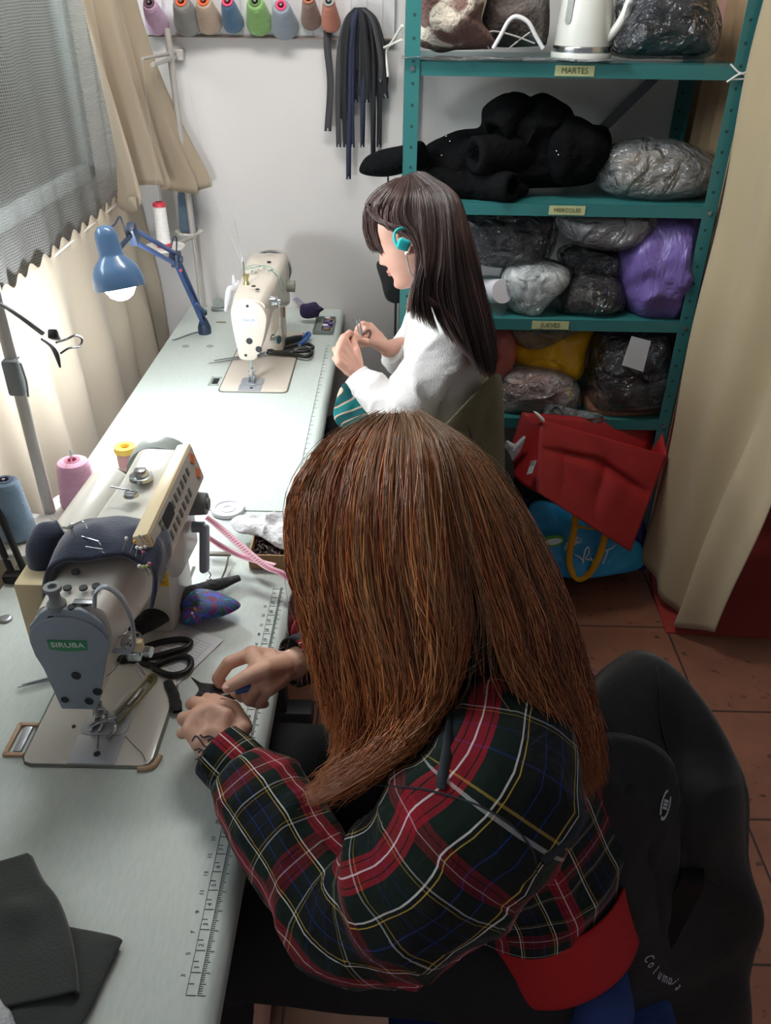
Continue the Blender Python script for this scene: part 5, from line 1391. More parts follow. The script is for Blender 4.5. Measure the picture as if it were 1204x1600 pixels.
# third shelf
bag('plastic_bag', [(705, 330), (720, 326), (800, 324), (866, 328), (872, 350), (862, 395), (840, 410), (780, 416), (735, 405), (715, 370)], 2.50, 'clear bag of slate-grey clothes on the third shelf beside the dark-haired woman', m_dkcl, film, .10, .10, seed=21)
bag('plastic_bag', [(778, 450), (785, 420), (805, 408), (850, 404), (888, 416), (890, 440), (860, 470), (832, 502), (815, 494), (790, 478)], 2.44, 'white and speckled bag drooping over the edge of the third shelf', col_noise('white_speckle', [(.5, 'eef4f4'), (.56, 'eef4f4'), (.6, '8d8778'), (.72, '6b665a')], 5, .4, .7, 6, .3), film, .08, .08, .95, seed=31)
bag('plastic_bag', [(866, 340), (900, 328), (985, 324), (1022, 330), (1027, 352), (1000, 380), (960, 390), (905, 382), (880, 366)], 2.45, 'whitish see-through bag on the third shelf above the dark bags', mat('pale_grey_clothes', 'a9acb6', .8, bump=.6, bscale=30), film2, .08, .10, .8, seed=41)
bag('plastic_bag', [(870, 395), (900, 382), (960, 384), (975, 400), (975, 425), (930, 432), (885, 428)], 2.50, 'dark navy bundle on the third shelf under the whitish bag', mat('navy_bundle', '242733', .85, bump=.6, bscale=40), film, .08, .08, seed=51)
bag('plastic_bag', [(866, 482), (880, 445), (910, 424), (955, 426), (975, 445), (975, 480), (940, 490), (895, 489)], 2.44, 'clear bag of dark brown-grey cloth on the third shelf beside the purple bag', mat('darkbrown_cloth', '3a3436', .85, bump=.6, bscale=40), film, .07, .08, seed=61)
def _pur(nt, N, L, b):
    b.inputs['Base Color'].default_value = lin('6f5c9e'); b.inputs['Roughness'].default_value = .32
    tc = N.new('ShaderNodeTexCoord'); n = N.new('ShaderNodeTexNoise'); n.inputs['Scale'].default_value = 14; n.inputs['Detail'].default_value = 5; n.inputs['Distortion'].default_value = 1
    mp = N.new('ShaderNodeMapping'); mp.inputs['Scale'].default_value = (1.6, 1, .5); L.new(tc.outputs['Object'], mp.inputs[0]); L.new(mp.outputs[0], n.inputs[0])
    bp = N.new('ShaderNodeBump'); bp.inputs['Strength'].default_value = .9; bp.inputs['Distance'].default_value = .02; L.new(n.outputs[0], bp.inputs['Height']); L.new(bp.outputs[0], b.inputs['Normal'])
sh('purple_bag', [(964, 420), (968, 385), (1000, 350), (1030, 328), (1078, 328), (1090, 345), (1090, 420), (1078, 475), (1052, 500), (1020, 503), (985, 490), (968, 460)], 2.46, tex_mat('purple_plastic', _pur, .3), .12, .10, label='full purple plastic bag at the right end of the third shelf', cat='plastic bag', wa=.008, ra=.012, rs=8)
t = grp('fabric_roll', [(752, 480), (752, 430), (790, 440), (790, 480)], 2.45, 'white fabric roll on the third shelf behind the woman’s hair'.replace('’', "'"), 'fabric roll')
mb = MB(); a = Y_(752, 455, 2.50); c = Y_(785, 455, 2.38); mb.cyl(a, c, .035, n=28); mb.obj('roll', mat('white_roll', 'cfcdd4', .8), t)
# fourth shelf
sh('yellow_bag', [(800, 560), (796, 515), (850, 512), (925, 510), (918, 545), (905, 590), (860, 592), (820, 580)], 2.50, mat('yellow_plastic_bag', 'e8b41e', .35, bump=.6, bscale=20), .07, .06, label='yellow plastic carrier bag on the fourth shelf', cat='plastic bag', wa=.01, ra=.012, rs=10)
sh('plastic_bag', [(797, 520), (800, 508), (860, 504), (915, 508), (880, 530), (840, 545), (810, 540)], 2.44, film2, .03, .03, label='clear plastic crumpled on top of the yellow carrier bag', cat='plastic bag', wa=.006, ra=.01)
sh('pink_bag', [(762, 585), (765, 515), (795, 512), (806, 540), (800, 575), (785, 590)], 2.45, mat('salmon_plastic', 'b8665c', .45, bump=.6), .06, .06, label='salmon pink bag on the fourth shelf beside the olive chair cover', cat='plastic bag', wa=.008)
bag('plastic_bag', [(776, 640), (778, 590), (810, 572), (860, 574), (895, 590), (908, 615), (898, 640), (850, 645)], 2.43, 'crumpled clear bag of salmon and yellow cloth on the fourth shelf', col_noise('salmon_yellow_cloth', [(.40, 'b27463'), (.52, 'a87a6c'), (.56, 'd8b91c'), (.66, 'd9bb20'), (.7, '8a6a5c')], 8, .5, .8, 1, .5, 'CONSTANT'), film2, .07, .08, .9, seed=71)
CL = grp('folded_clothes', [(918, 640), (918, 560), (1050, 560), (1050, 635)], 2.46, 'stack of dark folded clothes in clear plastic with a blank white tag, fourth shelf', 'clothes')
sh('brown_cloth', [(915, 642), (922, 600), (980, 590), (1038, 600), (1036, 634), (980, 644)], 2.45, mat('terracotta_cloth', '9a6a55', .85, bump=.5), .07, .10, CL, pw=5)
sh('grey_cloth', [(942, 628), (940, 590), (1000, 592), (1040, 585), (1040, 618), (1000, 630)], 2.43, mat('slate_cloth', '47484f', .85, bump=.5, bscale=40), .07, .10, CL, pw=5)
sh('black_cloth', [(930, 590), (925, 540), (945, 515), (1020, 510), (1042, 530), (1042, 585), (1000, 600), (950, 598)], 2.46, m_dkcl, .08, .10, CL, pw=4, wa=.006)
sh('film', [(918, 630), (920, 560), (932, 520), (960, 508), (1030, 508), (1046, 540), (1044, 610), (1036, 634), (985, 640)], 2.45, film, .105, .10, CL, wa=.006, ra=.012, rs=12, pw=4)
mb = MB(); c = Y_(993, 552, 2.337); Fm = frame(c, (1, 0, -.28), (.35, .25, 1)); mb.prism([(-.028, -.044), (.042, -.046), (.030, .046), (-.032, .044)], 0, .001); mb.bm.transform(Fm); part_of(mb.obj('white_tag', mat('tag_grey_white', 'a9abb0', .7), None, 0), CL)
sh('plastic_bag', [(850, 655), (858, 632), (900, 640), (942, 650), (930, 672), (895, 668)], 2.352, film2, .012, .008, label='empty clear plastic bag hanging over the edge of the fourth shelf', cat='plastic bag', wa=.003)
# ---- floor bags
RB = thing('gift_bag', 'large red paper bag tipped over beside the green shelf rack', 'bag', at(900, 850, 'z', 0))
m_redp = mat('red_paper', '981c1f', .5, bump=.15, bscale=10)
def Q(x, y, Y): return at(x, y, 'y', Y)
F0 = [Q(822, 641, 2.20), Q(1040, 710, 2.22), Q(988, 860, 2.12), Q(868, 800, 2.09), Q(788, 728, 2.06)]
# box-like bag: front face quad, left side face, back face
A0, A1, A2, A3 = Q(845, 655, 2.16), Q(1041, 711, 2.24), Q(984, 862, 2.10), Q(840, 770, 2.02)
L0, L3 = Q(815, 644, 2.30), Q(788, 728, 2.16)
def red_front(u, v):
    p = (A0.lerp(A1, u)).lerp(A3.lerp(A2, u), v)
    c = .020 * ridge(p, 5, 1) ** 2 * math.sin(PI * u) * math.sin(PI * v) + .006 * nz(p, 14) * math.sin(PI * v)
    c += .022 * math.exp(-((v - .3 - .25 * abs(u - .45)) / .05) ** 2) * (math.sin(PI * u) ** .5 if 0 < u < 1 else 0)
    return p + Vector((-.1, -.95, .2)) * (-c)
sheet('front_panel', red_front, 50, 40, m_redp, RB, thick=.0015)
sheet('side_panel', lambda u, v: (L0.lerp(A0, u)).lerp(L3.lerp(A3, u), v) + Vector((0, .03, 0)) * (-.9 * math.sin(PI * u)), 16, 16, m_redp, RB, thick=.0015)
BK = Vector((.02, .16, .03))
sheet('back_panel', lambda u, v: (L0.lerp(A1 + BK, u)).lerp((L3 + Vector((.02, .05, 0))).lerp(A2 + BK, u), v), 12, 12, m_redp, RB, thick=.0015)
sheet('bottom_panel', lambda u, v: A1.lerp(A2, u).lerp(A1.lerp(A2, u) + BK, v), 8, 8, m_redp, RB, thick=.0015)
mb = MB(); cc = Q(831, 729, 2.045); Fm = frame(cc + Vector((-.004, -.016, .006)), A3 - L3 + Vector((0, 0, .12)), L0 - L3); mb.prism(rrect(.026, .042, .001), 0, .0012); mb.bm.transform(Fm)
st = mb.obj('sticker', mat('pale_sticker', 'b9c0c4', .5), RB, 0)
mb = MB()
for i in range(6): mb.prism([(-.010 + .0035 * i, .004), (-.009 + .0035 * i, .004), (-.009 + .0035 * i, .018), (-.010 + .0035 * i, .018)], .0013, .0018)
mb.bm.transform(Fm); mb.obj('barcode', m_dark, st, 0)
o = sh('white_paper', [(788, 722), (790, 690), (805, 694), (820, 682), (812, 705), (798, 722)], 2.12, mat('tissue_white', 'c9cacf', .8, bump=.6), .01, .02, label='crumpled white paper inside the open end of the red paper bag', cat='paper')
sh('strap_end', [(833, 643), (840, 645), (850, 655), (849, 660), (840, 652)], 2.15, m_cord, .003, .003, RB)
# blue shopping bag
def _bb(nt, N, L, b):
    tc = N.new('ShaderNodeTexCoord')
    n = N.new('ShaderNodeTexNoise'); n.inputs['Scale'].default_value = 9; n.inputs['Detail'].default_value = 3; n.inputs['Distortion'].default_value = 1.2; L.new(tc.outputs['Object'], n.inputs[0])
    r = ramp_node(nt, [(0, '2a9ad2'), (.50, '2ca2d8'), (.585, '3bb0de'), (.60, 'c9dde4'), (.66, '1b7fb4'), (1, '1b7fb4')], 'CONSTANT'); L.new(n.outputs[0], r.inputs[0])
    sp = N.new('ShaderNodeSeparateXYZ'); L.new(tc.outputs['Object'], sp.inputs[0])
    # printed sand and green bands near the base of the print
    n2 = N.new('ShaderNodeTexNoise'); n2.inputs['Scale'].default_value = 16; n2.inputs['Detail'].default_value = 3; L.new(tc.outputs['Object'], n2.inputs[0])
    ad = N.new('ShaderNodeMath'); ad.operation = 'MULTIPLY_ADD'; ad.inputs[1].default_value = .08; L.new(n2.outputs[0], ad.inputs[0]); L.new(sp.outputs[2], ad.inputs[2])
    r2 = ramp_node(nt, [(0, 'ffffff'), (.115, '000000'), (1, '000000')], 'CONSTANT'); L.new(ad.outputs[0], r2.inputs[0])
    sand = ramp_node(nt, [(0, 'a88f6a'), (.5, '6d7f4e'), (.56, 'b79c74'), (1, '54703e')], 'CONSTANT'); L.new(n2.outputs[0], sand.inputs[0])
    mx = N.new('ShaderNodeMix'); mx.data_type = 'RGBA'; L.new(r2.outputs[0], mx.inputs[0]); L.new(r.outputs[0], mx.inputs[6]); L.new(sand.outputs[0], mx.inputs[7])
    L.new(mx.outputs[2], b.inputs['Base Color'])
m_bbag = tex_mat('blue_printed_bag', _bb, .4)
BB = thing('shopping_bag', 'blue printed shopping bag with yellow handles on the floor under the red bag', 'bag', (.68, 2.2, 0))
Z0 = lambda x, y, z=.0: at(x, y, 'z', z)
ol = [at(x, y, 'y', Y) for x, y, Y in ((818, 835, 2.22), (830, 785, 2.24), (880, 790, 2.25), (930, 815, 2.24), (965, 830, 2.24), (1000, 850, 2.24), (1003, 885, 2.22), (960, 898, 2.18), (900, 904, 2.16), (850, 892, 2.18), (825, 865, 2.20))]
o = puff('body', ol, .028, .12, m_bbag, None, nrm=(-.1, -.75, .65), wa=.008, ws=12, ra=.01, rs=9, seed=4, pw=3); part_of(o, BB)
o = puff('dark_side', [at(x, y, 'y', 2.27) for x, y in ((800, 800), (808, 778), (838, 785), (836, 840), (820, 862), (802, 850))], .03, .05, mat('navy_print', '1f2a66', .4, bump=.4), None, nrm=(-.2, -.8, .5), wa=.005); part_of(o, BB)
o = puff('dark_end', [at(x, y, 'y', 2.28) for x, y in ((985, 850), (990, 815), (1005, 812), (1012, 850), (1008, 888), (990, 885))], .03, .05, mat('navy_print', '1f2a66', .4, bump=.4), None, nrm=(.1, -.9, .3), wa=.005); part_of(o, BB)
m_yel = mat('yellow_webbing', 'e0a514', .6, bump=.3, bscale=300)
def strap(pts, w, t, m, name='handle', up=(0, -.75, .65)):
    P = crom(np.array([tuple(p) for p in pts]), 60); T = np.gradient(P, axis=0); V = []; 
    for i, p in enumerate(P):
        tt = Vector(T[i]).normalized(); s = tt.cross(Vector(up)).normalized() * w; V += [Vector(p) + s, Vector(p) - s]
    F = [(2 * i, 2 * i + 1, 2 * i + 3, 2 * i + 2) for i in range(len(P) - 1)]
    mb = MB(); mb.faces(V, F); bmesh.ops.solidify(mb.bm, geom=mb.bm.faces[:], thickness=.002); return mb.obj(name, m, t, 180)
q = lambda x, y: D(x, y, (at(x, y, 'y', 2.19) - ORG).dot(-(ROT @ Vector((0, 0, 1)))) - .045)
strap([q(899, 798), q(896, 830), q(890, 860), q(890, 885), q(902, 904), q(920, 896), q(935, 870), q(944, 840), q(946, 822), q(938, 812)], .0105, BB, m_yel)
strap([q(900, 822), q(925, 826), q(944, 824)], .004, BB, m_yel, 'handle_crossing')
mb = MB()
for sq in ([(898, 868), (906, 872), (912, 880)], [(910, 882), (914, 862), (919, 856), (920, 866), (915, 874), (922, 876)], [(922, 872), (927, 878), (931, 870), (926, 888), (918, 894)], [(944, 862), (955, 858), (962, 852)], [(950, 860), (946, 872), (942, 882)]):
    mb.tube([q(x_, y_) + Vector((0, .004, 0)) for x_, y_ in sq], .0022, 6, smooth=5)
mb.obj('lettering', mat('white_print', 'dfe6e8', .5), BB, 0)
mb = MB()
pf = frame(q(862, 845) + Vector((0, 0, -.002)), (1, .05, .2), (-.1, .6, .7))
mb.prism([(.040 * math.cos(a * PI / 16), .018 * math.sin(a * PI / 16)) for a in range(32)], 0, .0008); mb.bm.transform(pf); gl = mb.obj('green_print', mat('green_print', '57a628', .5), BB, 0)
mb = MB(); mb.prism([(.028 * math.cos(a * PI / 16) + .004, .010 * math.sin(a * PI / 16) - .002) for a in range(32)], .001, .0016); mb.bm.transform(pf); mb.obj('white_print', mat('white_print', 'dfe6e8', .5), BB, 0)

# brown curtain behind the right side of the rack
t = thing('curtain', 'light brown curtain hanging behind the right end of the green shelf rack', 'curtain', (.90, 2.6, 0))
sheet('drape', lambda u, v: Vector((.895 + .012 * math.sin(u * 30), 2.40 + .40 * u, 2.4 - 2.38 * v)), 60, 10, mat('light_brown_cloth', 'a58a6c', .9, bump=.2), t, thick=.002)

# ================================================================== wall rail with thread cones and zips
RL = thing('thread_rack', 'white pegboard rack of thread cones on the far wall', 'rack', (-.40, 2.81, 1.59))
mb = MB(); mb.box((-.385, 2.808, 1.70), (.73, .012, .225), .002); mb.obj('board', mat('rack_white', 'd2d0d2', .6), RL, 30)
mb = MB(); mb.box((-.385, 2.803, 1.587), (.73, .024, .004)); mb.obj('bottom_edge', mat('brown_edge', '7a675c', .7), RL, 0)
mb = MB()
for i in range(15):
    x = -.70 + .046 * i; mb.box((x, 2.8005, 1.68), (.001, .002, .16))
mb.obj('dividers', mat('clear_divider', 'b7bab6', .5), RL, 0)
mb = MB()
for px in (303, 335, 370, 456, 480): 
    c = at(px, 48, 'y', 2.80); mb.box(c, (.034, .003, .026), .0005)
split(mb.obj('price_card', mat('pale_card', 'c3cbc6', .6), RL, 0))
tilt = Matrix.Rotation(math.radians(52), 3, 'X')
for (px, py, r, col, core, nm) in ((240, 22, .034, 'c9a5c4', '6a4a58', 'lilac'), (289, 20, .042, '85837f', 'e8693c', 'grey'), (323, 19, .038, 'b8a08c', 'e8693c', 'beige'), (360, 20, .032, '4d6e8e', 'e0486f', 'blue'),
                                  (402, 20, .040, '86b26a', '5a7a48', 'green'), (442, 26, .041, '8e98a4', 'e2416e', 'blue-grey'), (484, 16, .030, '8a6f64', 'b06a4c', 'brown'), (515, 20, .029, 'c97f68', '8f8f8c', 'coral')):
    c = at(px, py, 'y', 2.755); up = Vector((0, -math.sin(math.radians(52)), math.cos(math.radians(52))))
    cone(f'{nm} thread cone on the wall rack', c - up * .05, r, r * .62, .095, col, core, 'thread cones on the wall rack', tilt=Matrix.Rotation(math.radians(52), 3, 'X'), corehi=.003)
    mb = MB(); mb.cyl(c - up * .06 + Vector((0, .0, 0)), c + up * .05, .004, n=8); mb.obj('peg', m_steel2, RL)
# zips
m_zip = mat('black_zip_tape', '1b1d22', .75, bump=.3, bscale=300); m_zipn = mat('navy_zip_tape', '252c44', .75, bump=.3, bscale=300); m_zipg = mat('grey_zip_tape', '3d3d40', .8)
rz_ = random.Random(8)
def ribbon(pts, w, m, name, label, cat, group=None, Y=2.78, tw=0.0):
    P = crom(np.array([tuple(p) for p in pts]), 40); V = []
    for i, p in enumerate(P):
        a = tw * math.sin(i / 40 * 5 + tw * 3); s = Vector((math.cos(a), math.sin(a), 0)) * w; V += [Vector(p) - s, Vector(p) + s]
    F = [(2 * i, 2 * i + 1, 2 * i + 3, 2 * i + 2) for i in range(len(P) - 1)]
    t = thing(name, label, cat, P[-1], group=group)
    mb = MB(); mb.faces(V, F); bmesh.ops.solidify(mb.bm, geom=mb.bm.faces[:], thickness=.0012); mb.obj('tape', m, t, 180)
    mb = MB(); e = Vector(P[-1]); mb.box(e + Vector((0, -.003, .004)), (.004, .003, .008)); mb.obj('slider', m_steel2, t)
    return t
for i in range(20):
    f = i / 19; ex = 530 + 76 * f + rz_.uniform(-4, 4); ey = rz_.choice((175, 150, 210, 230, 190, 160, 140))
    if i == 5: ex, ey = 545, 280
    if i in (12, 13): ex, ey = 570 + i, 262
    if f > .8: ey = rz_.uniform(120, 160)
    top = 562 + 10 * (f - .5); yy = 2.79 - .02 * rz_.random()
    navy = i in (4, 5, 6, 9); mm = m_zipn if navy else (m_zip if i % 4 else m_zipg)
    cn = 'navy' if navy else ('black' if i % 4 else 'dark grey')
    p = [at(top, 12, 'y', yy), at(top + (ex - top) * .55, 32, 'y', yy - .02), at(top + (ex - top) * .92, 80, 'y', yy - .015), at(ex, (ey + 80) / 2, 'y', yy - .01), at(ex + rz_.uniform(-3, 3), ey, 'y', yy)]
    lab = f'{cn} zip hanging in the bundle, ' + (['leftmost', 'second', 'third', 'fourth', 'fifth', 'sixth', 'seventh', 'eighth', 'ninth', 'tenth'][i if i < 10 else 19 - i]) + ('' if i in (0,) else (' from the left' if i < 10 else (' from the right' if i < 19 else '')))
    if i == 19: lab = f'{cn} zip hanging in the bundle, rightmost'
    if i == 5: lab = 'navy zip hanging lowest of the bundle, its tape split at the end'
    ribbon(p, .008, mm, 'zip', lab, 'zip', 'zips hanging from the wall rack', tw=rz_.uniform(.2, .9))
ribbon([at(512, 30, 'y', 2.79), at(511, 70, 'y', 2.785), at(516, 130, 'y', 2.785), at(512, 205, 'y', 2.785)], .011, m_zipg, 'zip', 'single dark grey zip hanging left of the zip bundle', 'zip', 'zips hanging from the wall rack', tw=.4)
mb = MB(); mb.tube([at(628, 40, 'y', 2.6), at(612, 66, 'y', 2.7), at(604, 80, 'y', 2.75), at(606, 120, 'y', 2.75)], .004, 8, smooth=4); mb.tube([at(600, 74, 'y', 2.74), at(628, 62, 'y', 2.6)], .0035, 8); tag(mb.obj('cord', m_cord), 'knotted white cord tied to the left post of the shelf rack', 'cord')
# hanging black bag behind the face
t = thing('small_bag', 'small black bag hanging by a strap beside the left post of the shelf rack', 'bag', at(612, 470, 'y', 2.5))
o = sh('pouch', [(588, 412), (600, 408), (625, 410), (628, 440), (625, 472), (604, 468), (595, 440)], 2.55, m_blk, .02, .02, t, wa=.003)
mb = MB(); mb.tube([at(606, 275, 'y', 2.60), at(606, 350, 'y', 2.58), at(606, 412, 'y', 2.55)], .003, 6); mb.tube([at(618, 470, 'y', 2.55), at(617, 520, 'y', 2.55), at(616, 590, 'y', 2.55)], .004, 6); mb.obj('strap', m_blk, t)
# dark furniture beyond the divider
t = thing('desk', 'dark desk with a black leg beyond the divider curtain', 'desk', (1.75, 3.3, 0))
mb = MB(); a = at(1163, 806, 'z', 0); c = at(1195, 665, 'y', a.y); mb.box((a.x, a.y, .27), (.04, .04, .54), .003); mb.obj('leg', m_black, t)
mb = MB(); mb.box((a.x + .45, a.y + .1, .555), (.98, .7, .03), .004); mb.obj('desktop', mat('red_brown_top', '5a2a2c', .5), t)
mb = MB(); mb.box((a.x + .6, a.y + .35, .26), (.5, .02, .48)); mb.obj('back_panel', mat('grey_panel', '8a8590', .7), t)
# ================================================================== people
m_skin = mat('skin', 'd9ac95', .5, bump=.06, bscale=180, sss=.12, var=.05, vscale=30)
m_skin2 = mat('fair_skin', 'd6a592', .5, bump=.05, bscale=180, sss=.12, var=.04, vscale=30)
m_lip = mat('lip', 'bd7f76', .45); m_brow = mat('brow_hair', '3a2a22', .8); m_nail = mat('nail', 'dcb0a2', .3)

def rcone(mb, a, b, ra, rb, n=14):
    a = Vector(a); b = Vector(b)
    mb.ball(a, ra, n); mb.ball(b, rb, n); mb.cyl(a, b, ra, rb, n, True)
def chain(mb, pts, rs, n=14):
    for i in range(len(pts) - 1): rcone(mb, pts[i], pts[i + 1], rs[i], rs[i + 1], n)
def remesh(mb, name, vox, m, parent, smooth=3, sf=.5):
    me = bpy.data.meshes.new('t'); mb.bm.to_mesh(me); mb.bm.free()
    o = bpy.data.objects.new('t', me); COL.objects.link(o)
    r = o.modifiers.new('r', 'REMESH'); r.mode = 'VOXEL'; r.voxel_size = vox
    s = o.modifiers.new('s', 'SMOOTH'); s.iterations = smooth; s.factor = sf
    dg = bpy.context.evaluated_depsgraph_get(); dg.update()
    m2 = bpy.data.meshes.new_from_object(o.evaluated_get(dg)); m2.name = name
    bpy.data.objects.remove(o); bpy.data.meshes.remove(me)
    return fin(name, m2, m, parent, 180)

def head(mb, c, fwd, up, s=1.0):
    """head with face: c centre at ear height"""
    fwd = Vector(fwd).normalized(); up = Vector(up); up = (up - up.dot(fwd) * fwd).normalized(); sd = up.cross(fwd)
    T = [(-.120, .060, .030, .012), (-.115, .078, .012, .026), (-.105, .087, -.01, .038), (-.09, .086, -.032, .048), (-.075, .084, -.05, .056), (-.06, .086, -.063, .061), (-.045, .087, -.072, .066),
         (-.02, .085, -.085, .071), (0, .084, -.092, .073), (.015, .086, -.095, .075), (.03, .092, -.097, .076), (.05, .092, -.099, .077), (.07, .087, -.097, .075), (.09, .074, -.089, .068), (.108, .052, -.070, .053), (.12, .026, -.045, .034), (.127, -.01, -.02, .004)]
    T = np.array(T); U = crom(T, 90); n = 72; V = []
    for u, f, b, w in U:
        cx = (f + b) / 2; a = (f - b) / 2
        for j in range(n):
            th = 2 * PI * j / n; cs, sn = math.cos(th), math.sin(th)
            x = cx + a * math.copysign(abs(cs) ** .9, cs); y = w * math.copysign(abs(sn) ** .85, sn)
            if cs > 0:
                g = lambda y0, sy, u0, su: math.exp(-((abs(y) - y0) / sy) ** 2 - ((u - u0) / su) ** 2)
                # nose
                if -.047 < u < .025:
                    k = (.025 - u) / .062; h = .026 * min(1, max(0, k)) ** .9 if u > -.037 else .026 * max(0, (u + .047) / .010) ** .6
                    wd = .007 + .006 * min(1, max(0, k)); x += h * math.exp(-(y / wd) ** 2)
                x += .006 * g(.014, .006, -.036, .008) + .0065 * g(0, .020, -.059, .0055) + .0065 * g(0, .018, -.071, .0055) - .005 * g(0, .014, -.083, .006) + .006 * g(0, .02, -.103, .014)
                x += -.010 * g(.031, .014, .010, .013) + .005 * g(.031, .02, .030, .008) + .006 * g(.031, .010, .009, .008) + .004 * g(.045, .02, -.025, .02)
            V.append(Vector(c) + (fwd * x + sd * y + up * u) * s)
    k = len(U); F = [(i * n + j, i * n + (j + 1) % n, (i + 1) * n + (j + 1) % n, (i + 1) * n + j) for i in range(k - 1) for j in range(n)]
    F += [tuple(range(n)), tuple(range((k - 1) * n, k * n))]
    mb.faces(V, F)
    L = lambda x, y, z: Vector(c) + (fwd * x + sd * y + up * z) * s
    for sg in (-1, 1):   # ears
        mb.tube([L(-.004, sg * .070, -.022), L(-.012, sg * .080, -.012), L(-.026, sg * .086, .010), L(-.024, sg * .086, .028), L(-.008, sg * .082, .036), L(.006, sg * .078, .026), L(.006, sg * .074, .008)], [.005, .006, .0052, .005, .005, .0045, .004], 10, smooth=4)
        mb.ball(L(-.004, sg * .077, -.022), .0075 * s, 10); mb.ball(L(-.008, sg * .074, .005), (.012 * s, .010 * s, .018 * s), 12)
    return L

def hand(mb, wr, kn, tips, thumb, r=.0085, palm=.016):
    """wr: wrist; kn: 4 knuckles (index..little); tips: per finger list of joints; thumb: list of joints from palm"""
    wr = Vector(wr); kn = [Vector(k) for k in kn]
    for k in kn: rcone(mb, wr.lerp(k, .12), k, palm * .95, palm * .68)
    for a, b in zip(kn, kn[1:]):
        rcone(mb, a, b, palm * .66, palm * .64); m0 = wr.lerp(a, .55); m1 = wr.lerp(b, .55); rcone(mb, m0, m1, palm * .9, palm * .9)
    for f, (k, js) in enumerate(zip(kn, tips)):
        rr = r * (1.05, 1.08, 1.0, .88)[f]; pts = [k] + [Vector(j) for j in js]
        chain(mb, pts, [rr * 1.12, rr * 1.04, rr * .95, rr * .80][:len(pts)])
    th = [Vector(t) for t in thumb]; chain(mb, [wr.lerp(th[0], .35)] + th, [palm * .95, r * 1.5, r * 1.22, r * .95][:len(th) + 1])

# --- tartan
def plaid_mat(name, period=.132, bright=1.0):
    st = [(0, '0c1218'), (.055, '0c1218'), (.06, '1b357c'), (.070, '0c1218'), (.10, '0e1310'), (.188, 'c2a548'), (.198, '0e1310'), (.220, 'dcdcd8'), (.231, '0b1d15'), (.395, '8c1425'), (.43, '1a0c10'), (.440, '8c1425'), (.4945, 'e6d4d8'), (.5055, '8c1425'),
          (.560, '1a0c10'), (.570, '8c1425'), (.605, '0b1d15'), (.769, 'dcdcd8'), (.780, '0e1310'), (.802, 'c2a548'), (.812, '0e1310'), (.90, '0c1218'), (.930, '1b357c'), (.94, '0c1218'), (1, '0c1218')]
    def f(nt, N, L, b):
        uv = N.new('ShaderNodeUVMap'); uv.uv_map = 'UVMap'; sp = N.new('ShaderNodeSeparateXYZ'); L.new(uv.outputs[0], sp.inputs[0])
        rs_ = []
        for ax in (0, 1):
            d = N.new('ShaderNodeMath'); d.operation = 'DIVIDE'; d.inputs[1].default_value = period; L.new(sp.outputs[ax], d.inputs[0])
            fr = N.new('ShaderNodeMath'); fr.operation = 'FRACT'; L.new(d.outputs[0], fr.inputs[0])
            r = ramp_node(nt, st); L.new(fr.outputs[0], r.inputs[0]); rs_.append(r)
        mx = N.new('ShaderNodeMix'); mx.data_type = 'RGBA'; mx.inputs[0].default_value = .5; L.new(rs_[0].outputs[0], mx.inputs[6]); L.new(rs_[1].outputs[0], mx.inputs[7])
        mp = N.new('ShaderNodeMix'); mp.data_type = 'RGBA'; mp.blend_type = 'LIGHTEN'; mp.inputs[0].default_value = .25; L.new(rs_[0].outputs[0], mp.inputs[6]); L.new(rs_[1].outputs[0], mp.inputs[7])
        m2 = N.new('ShaderNodeMix'); m2.data_type = 'RGBA'; m2.inputs[0].default_value = .55; L.new(mx.outputs[2], m2.inputs[6]); L.new(mp.outputs[2], m2.inputs[7])
        L.new(m2.outputs[2], b.inputs['Base Color']); b.inputs['Sheen Weight'].default_value = .08; b.inputs['Specular IOR Level'].default_value = .2
        tc = N.new('ShaderNodeTexCoord'); n2 = N.new('ShaderNodeTexNoise'); n2.inputs['Scale'].default_value = 16; n2.inputs['Detail'].default_value = 4; n2.inputs['Distortion'].default_value = .8; L.new(tc.outputs['Object'], n2.inputs[0])
        bp = N.new('ShaderNodeBump'); bp.inputs['Strength'].default_value = .45; bp.inputs['Distance'].default_value = .02; L.new(n2.outputs[0], bp.inputs['Height']); L.new(bp.outputs[0], b.inputs['Normal'])
    return tex_mat(name, f, .85)
m_plaid = plaid_mat('tartan_flannel')

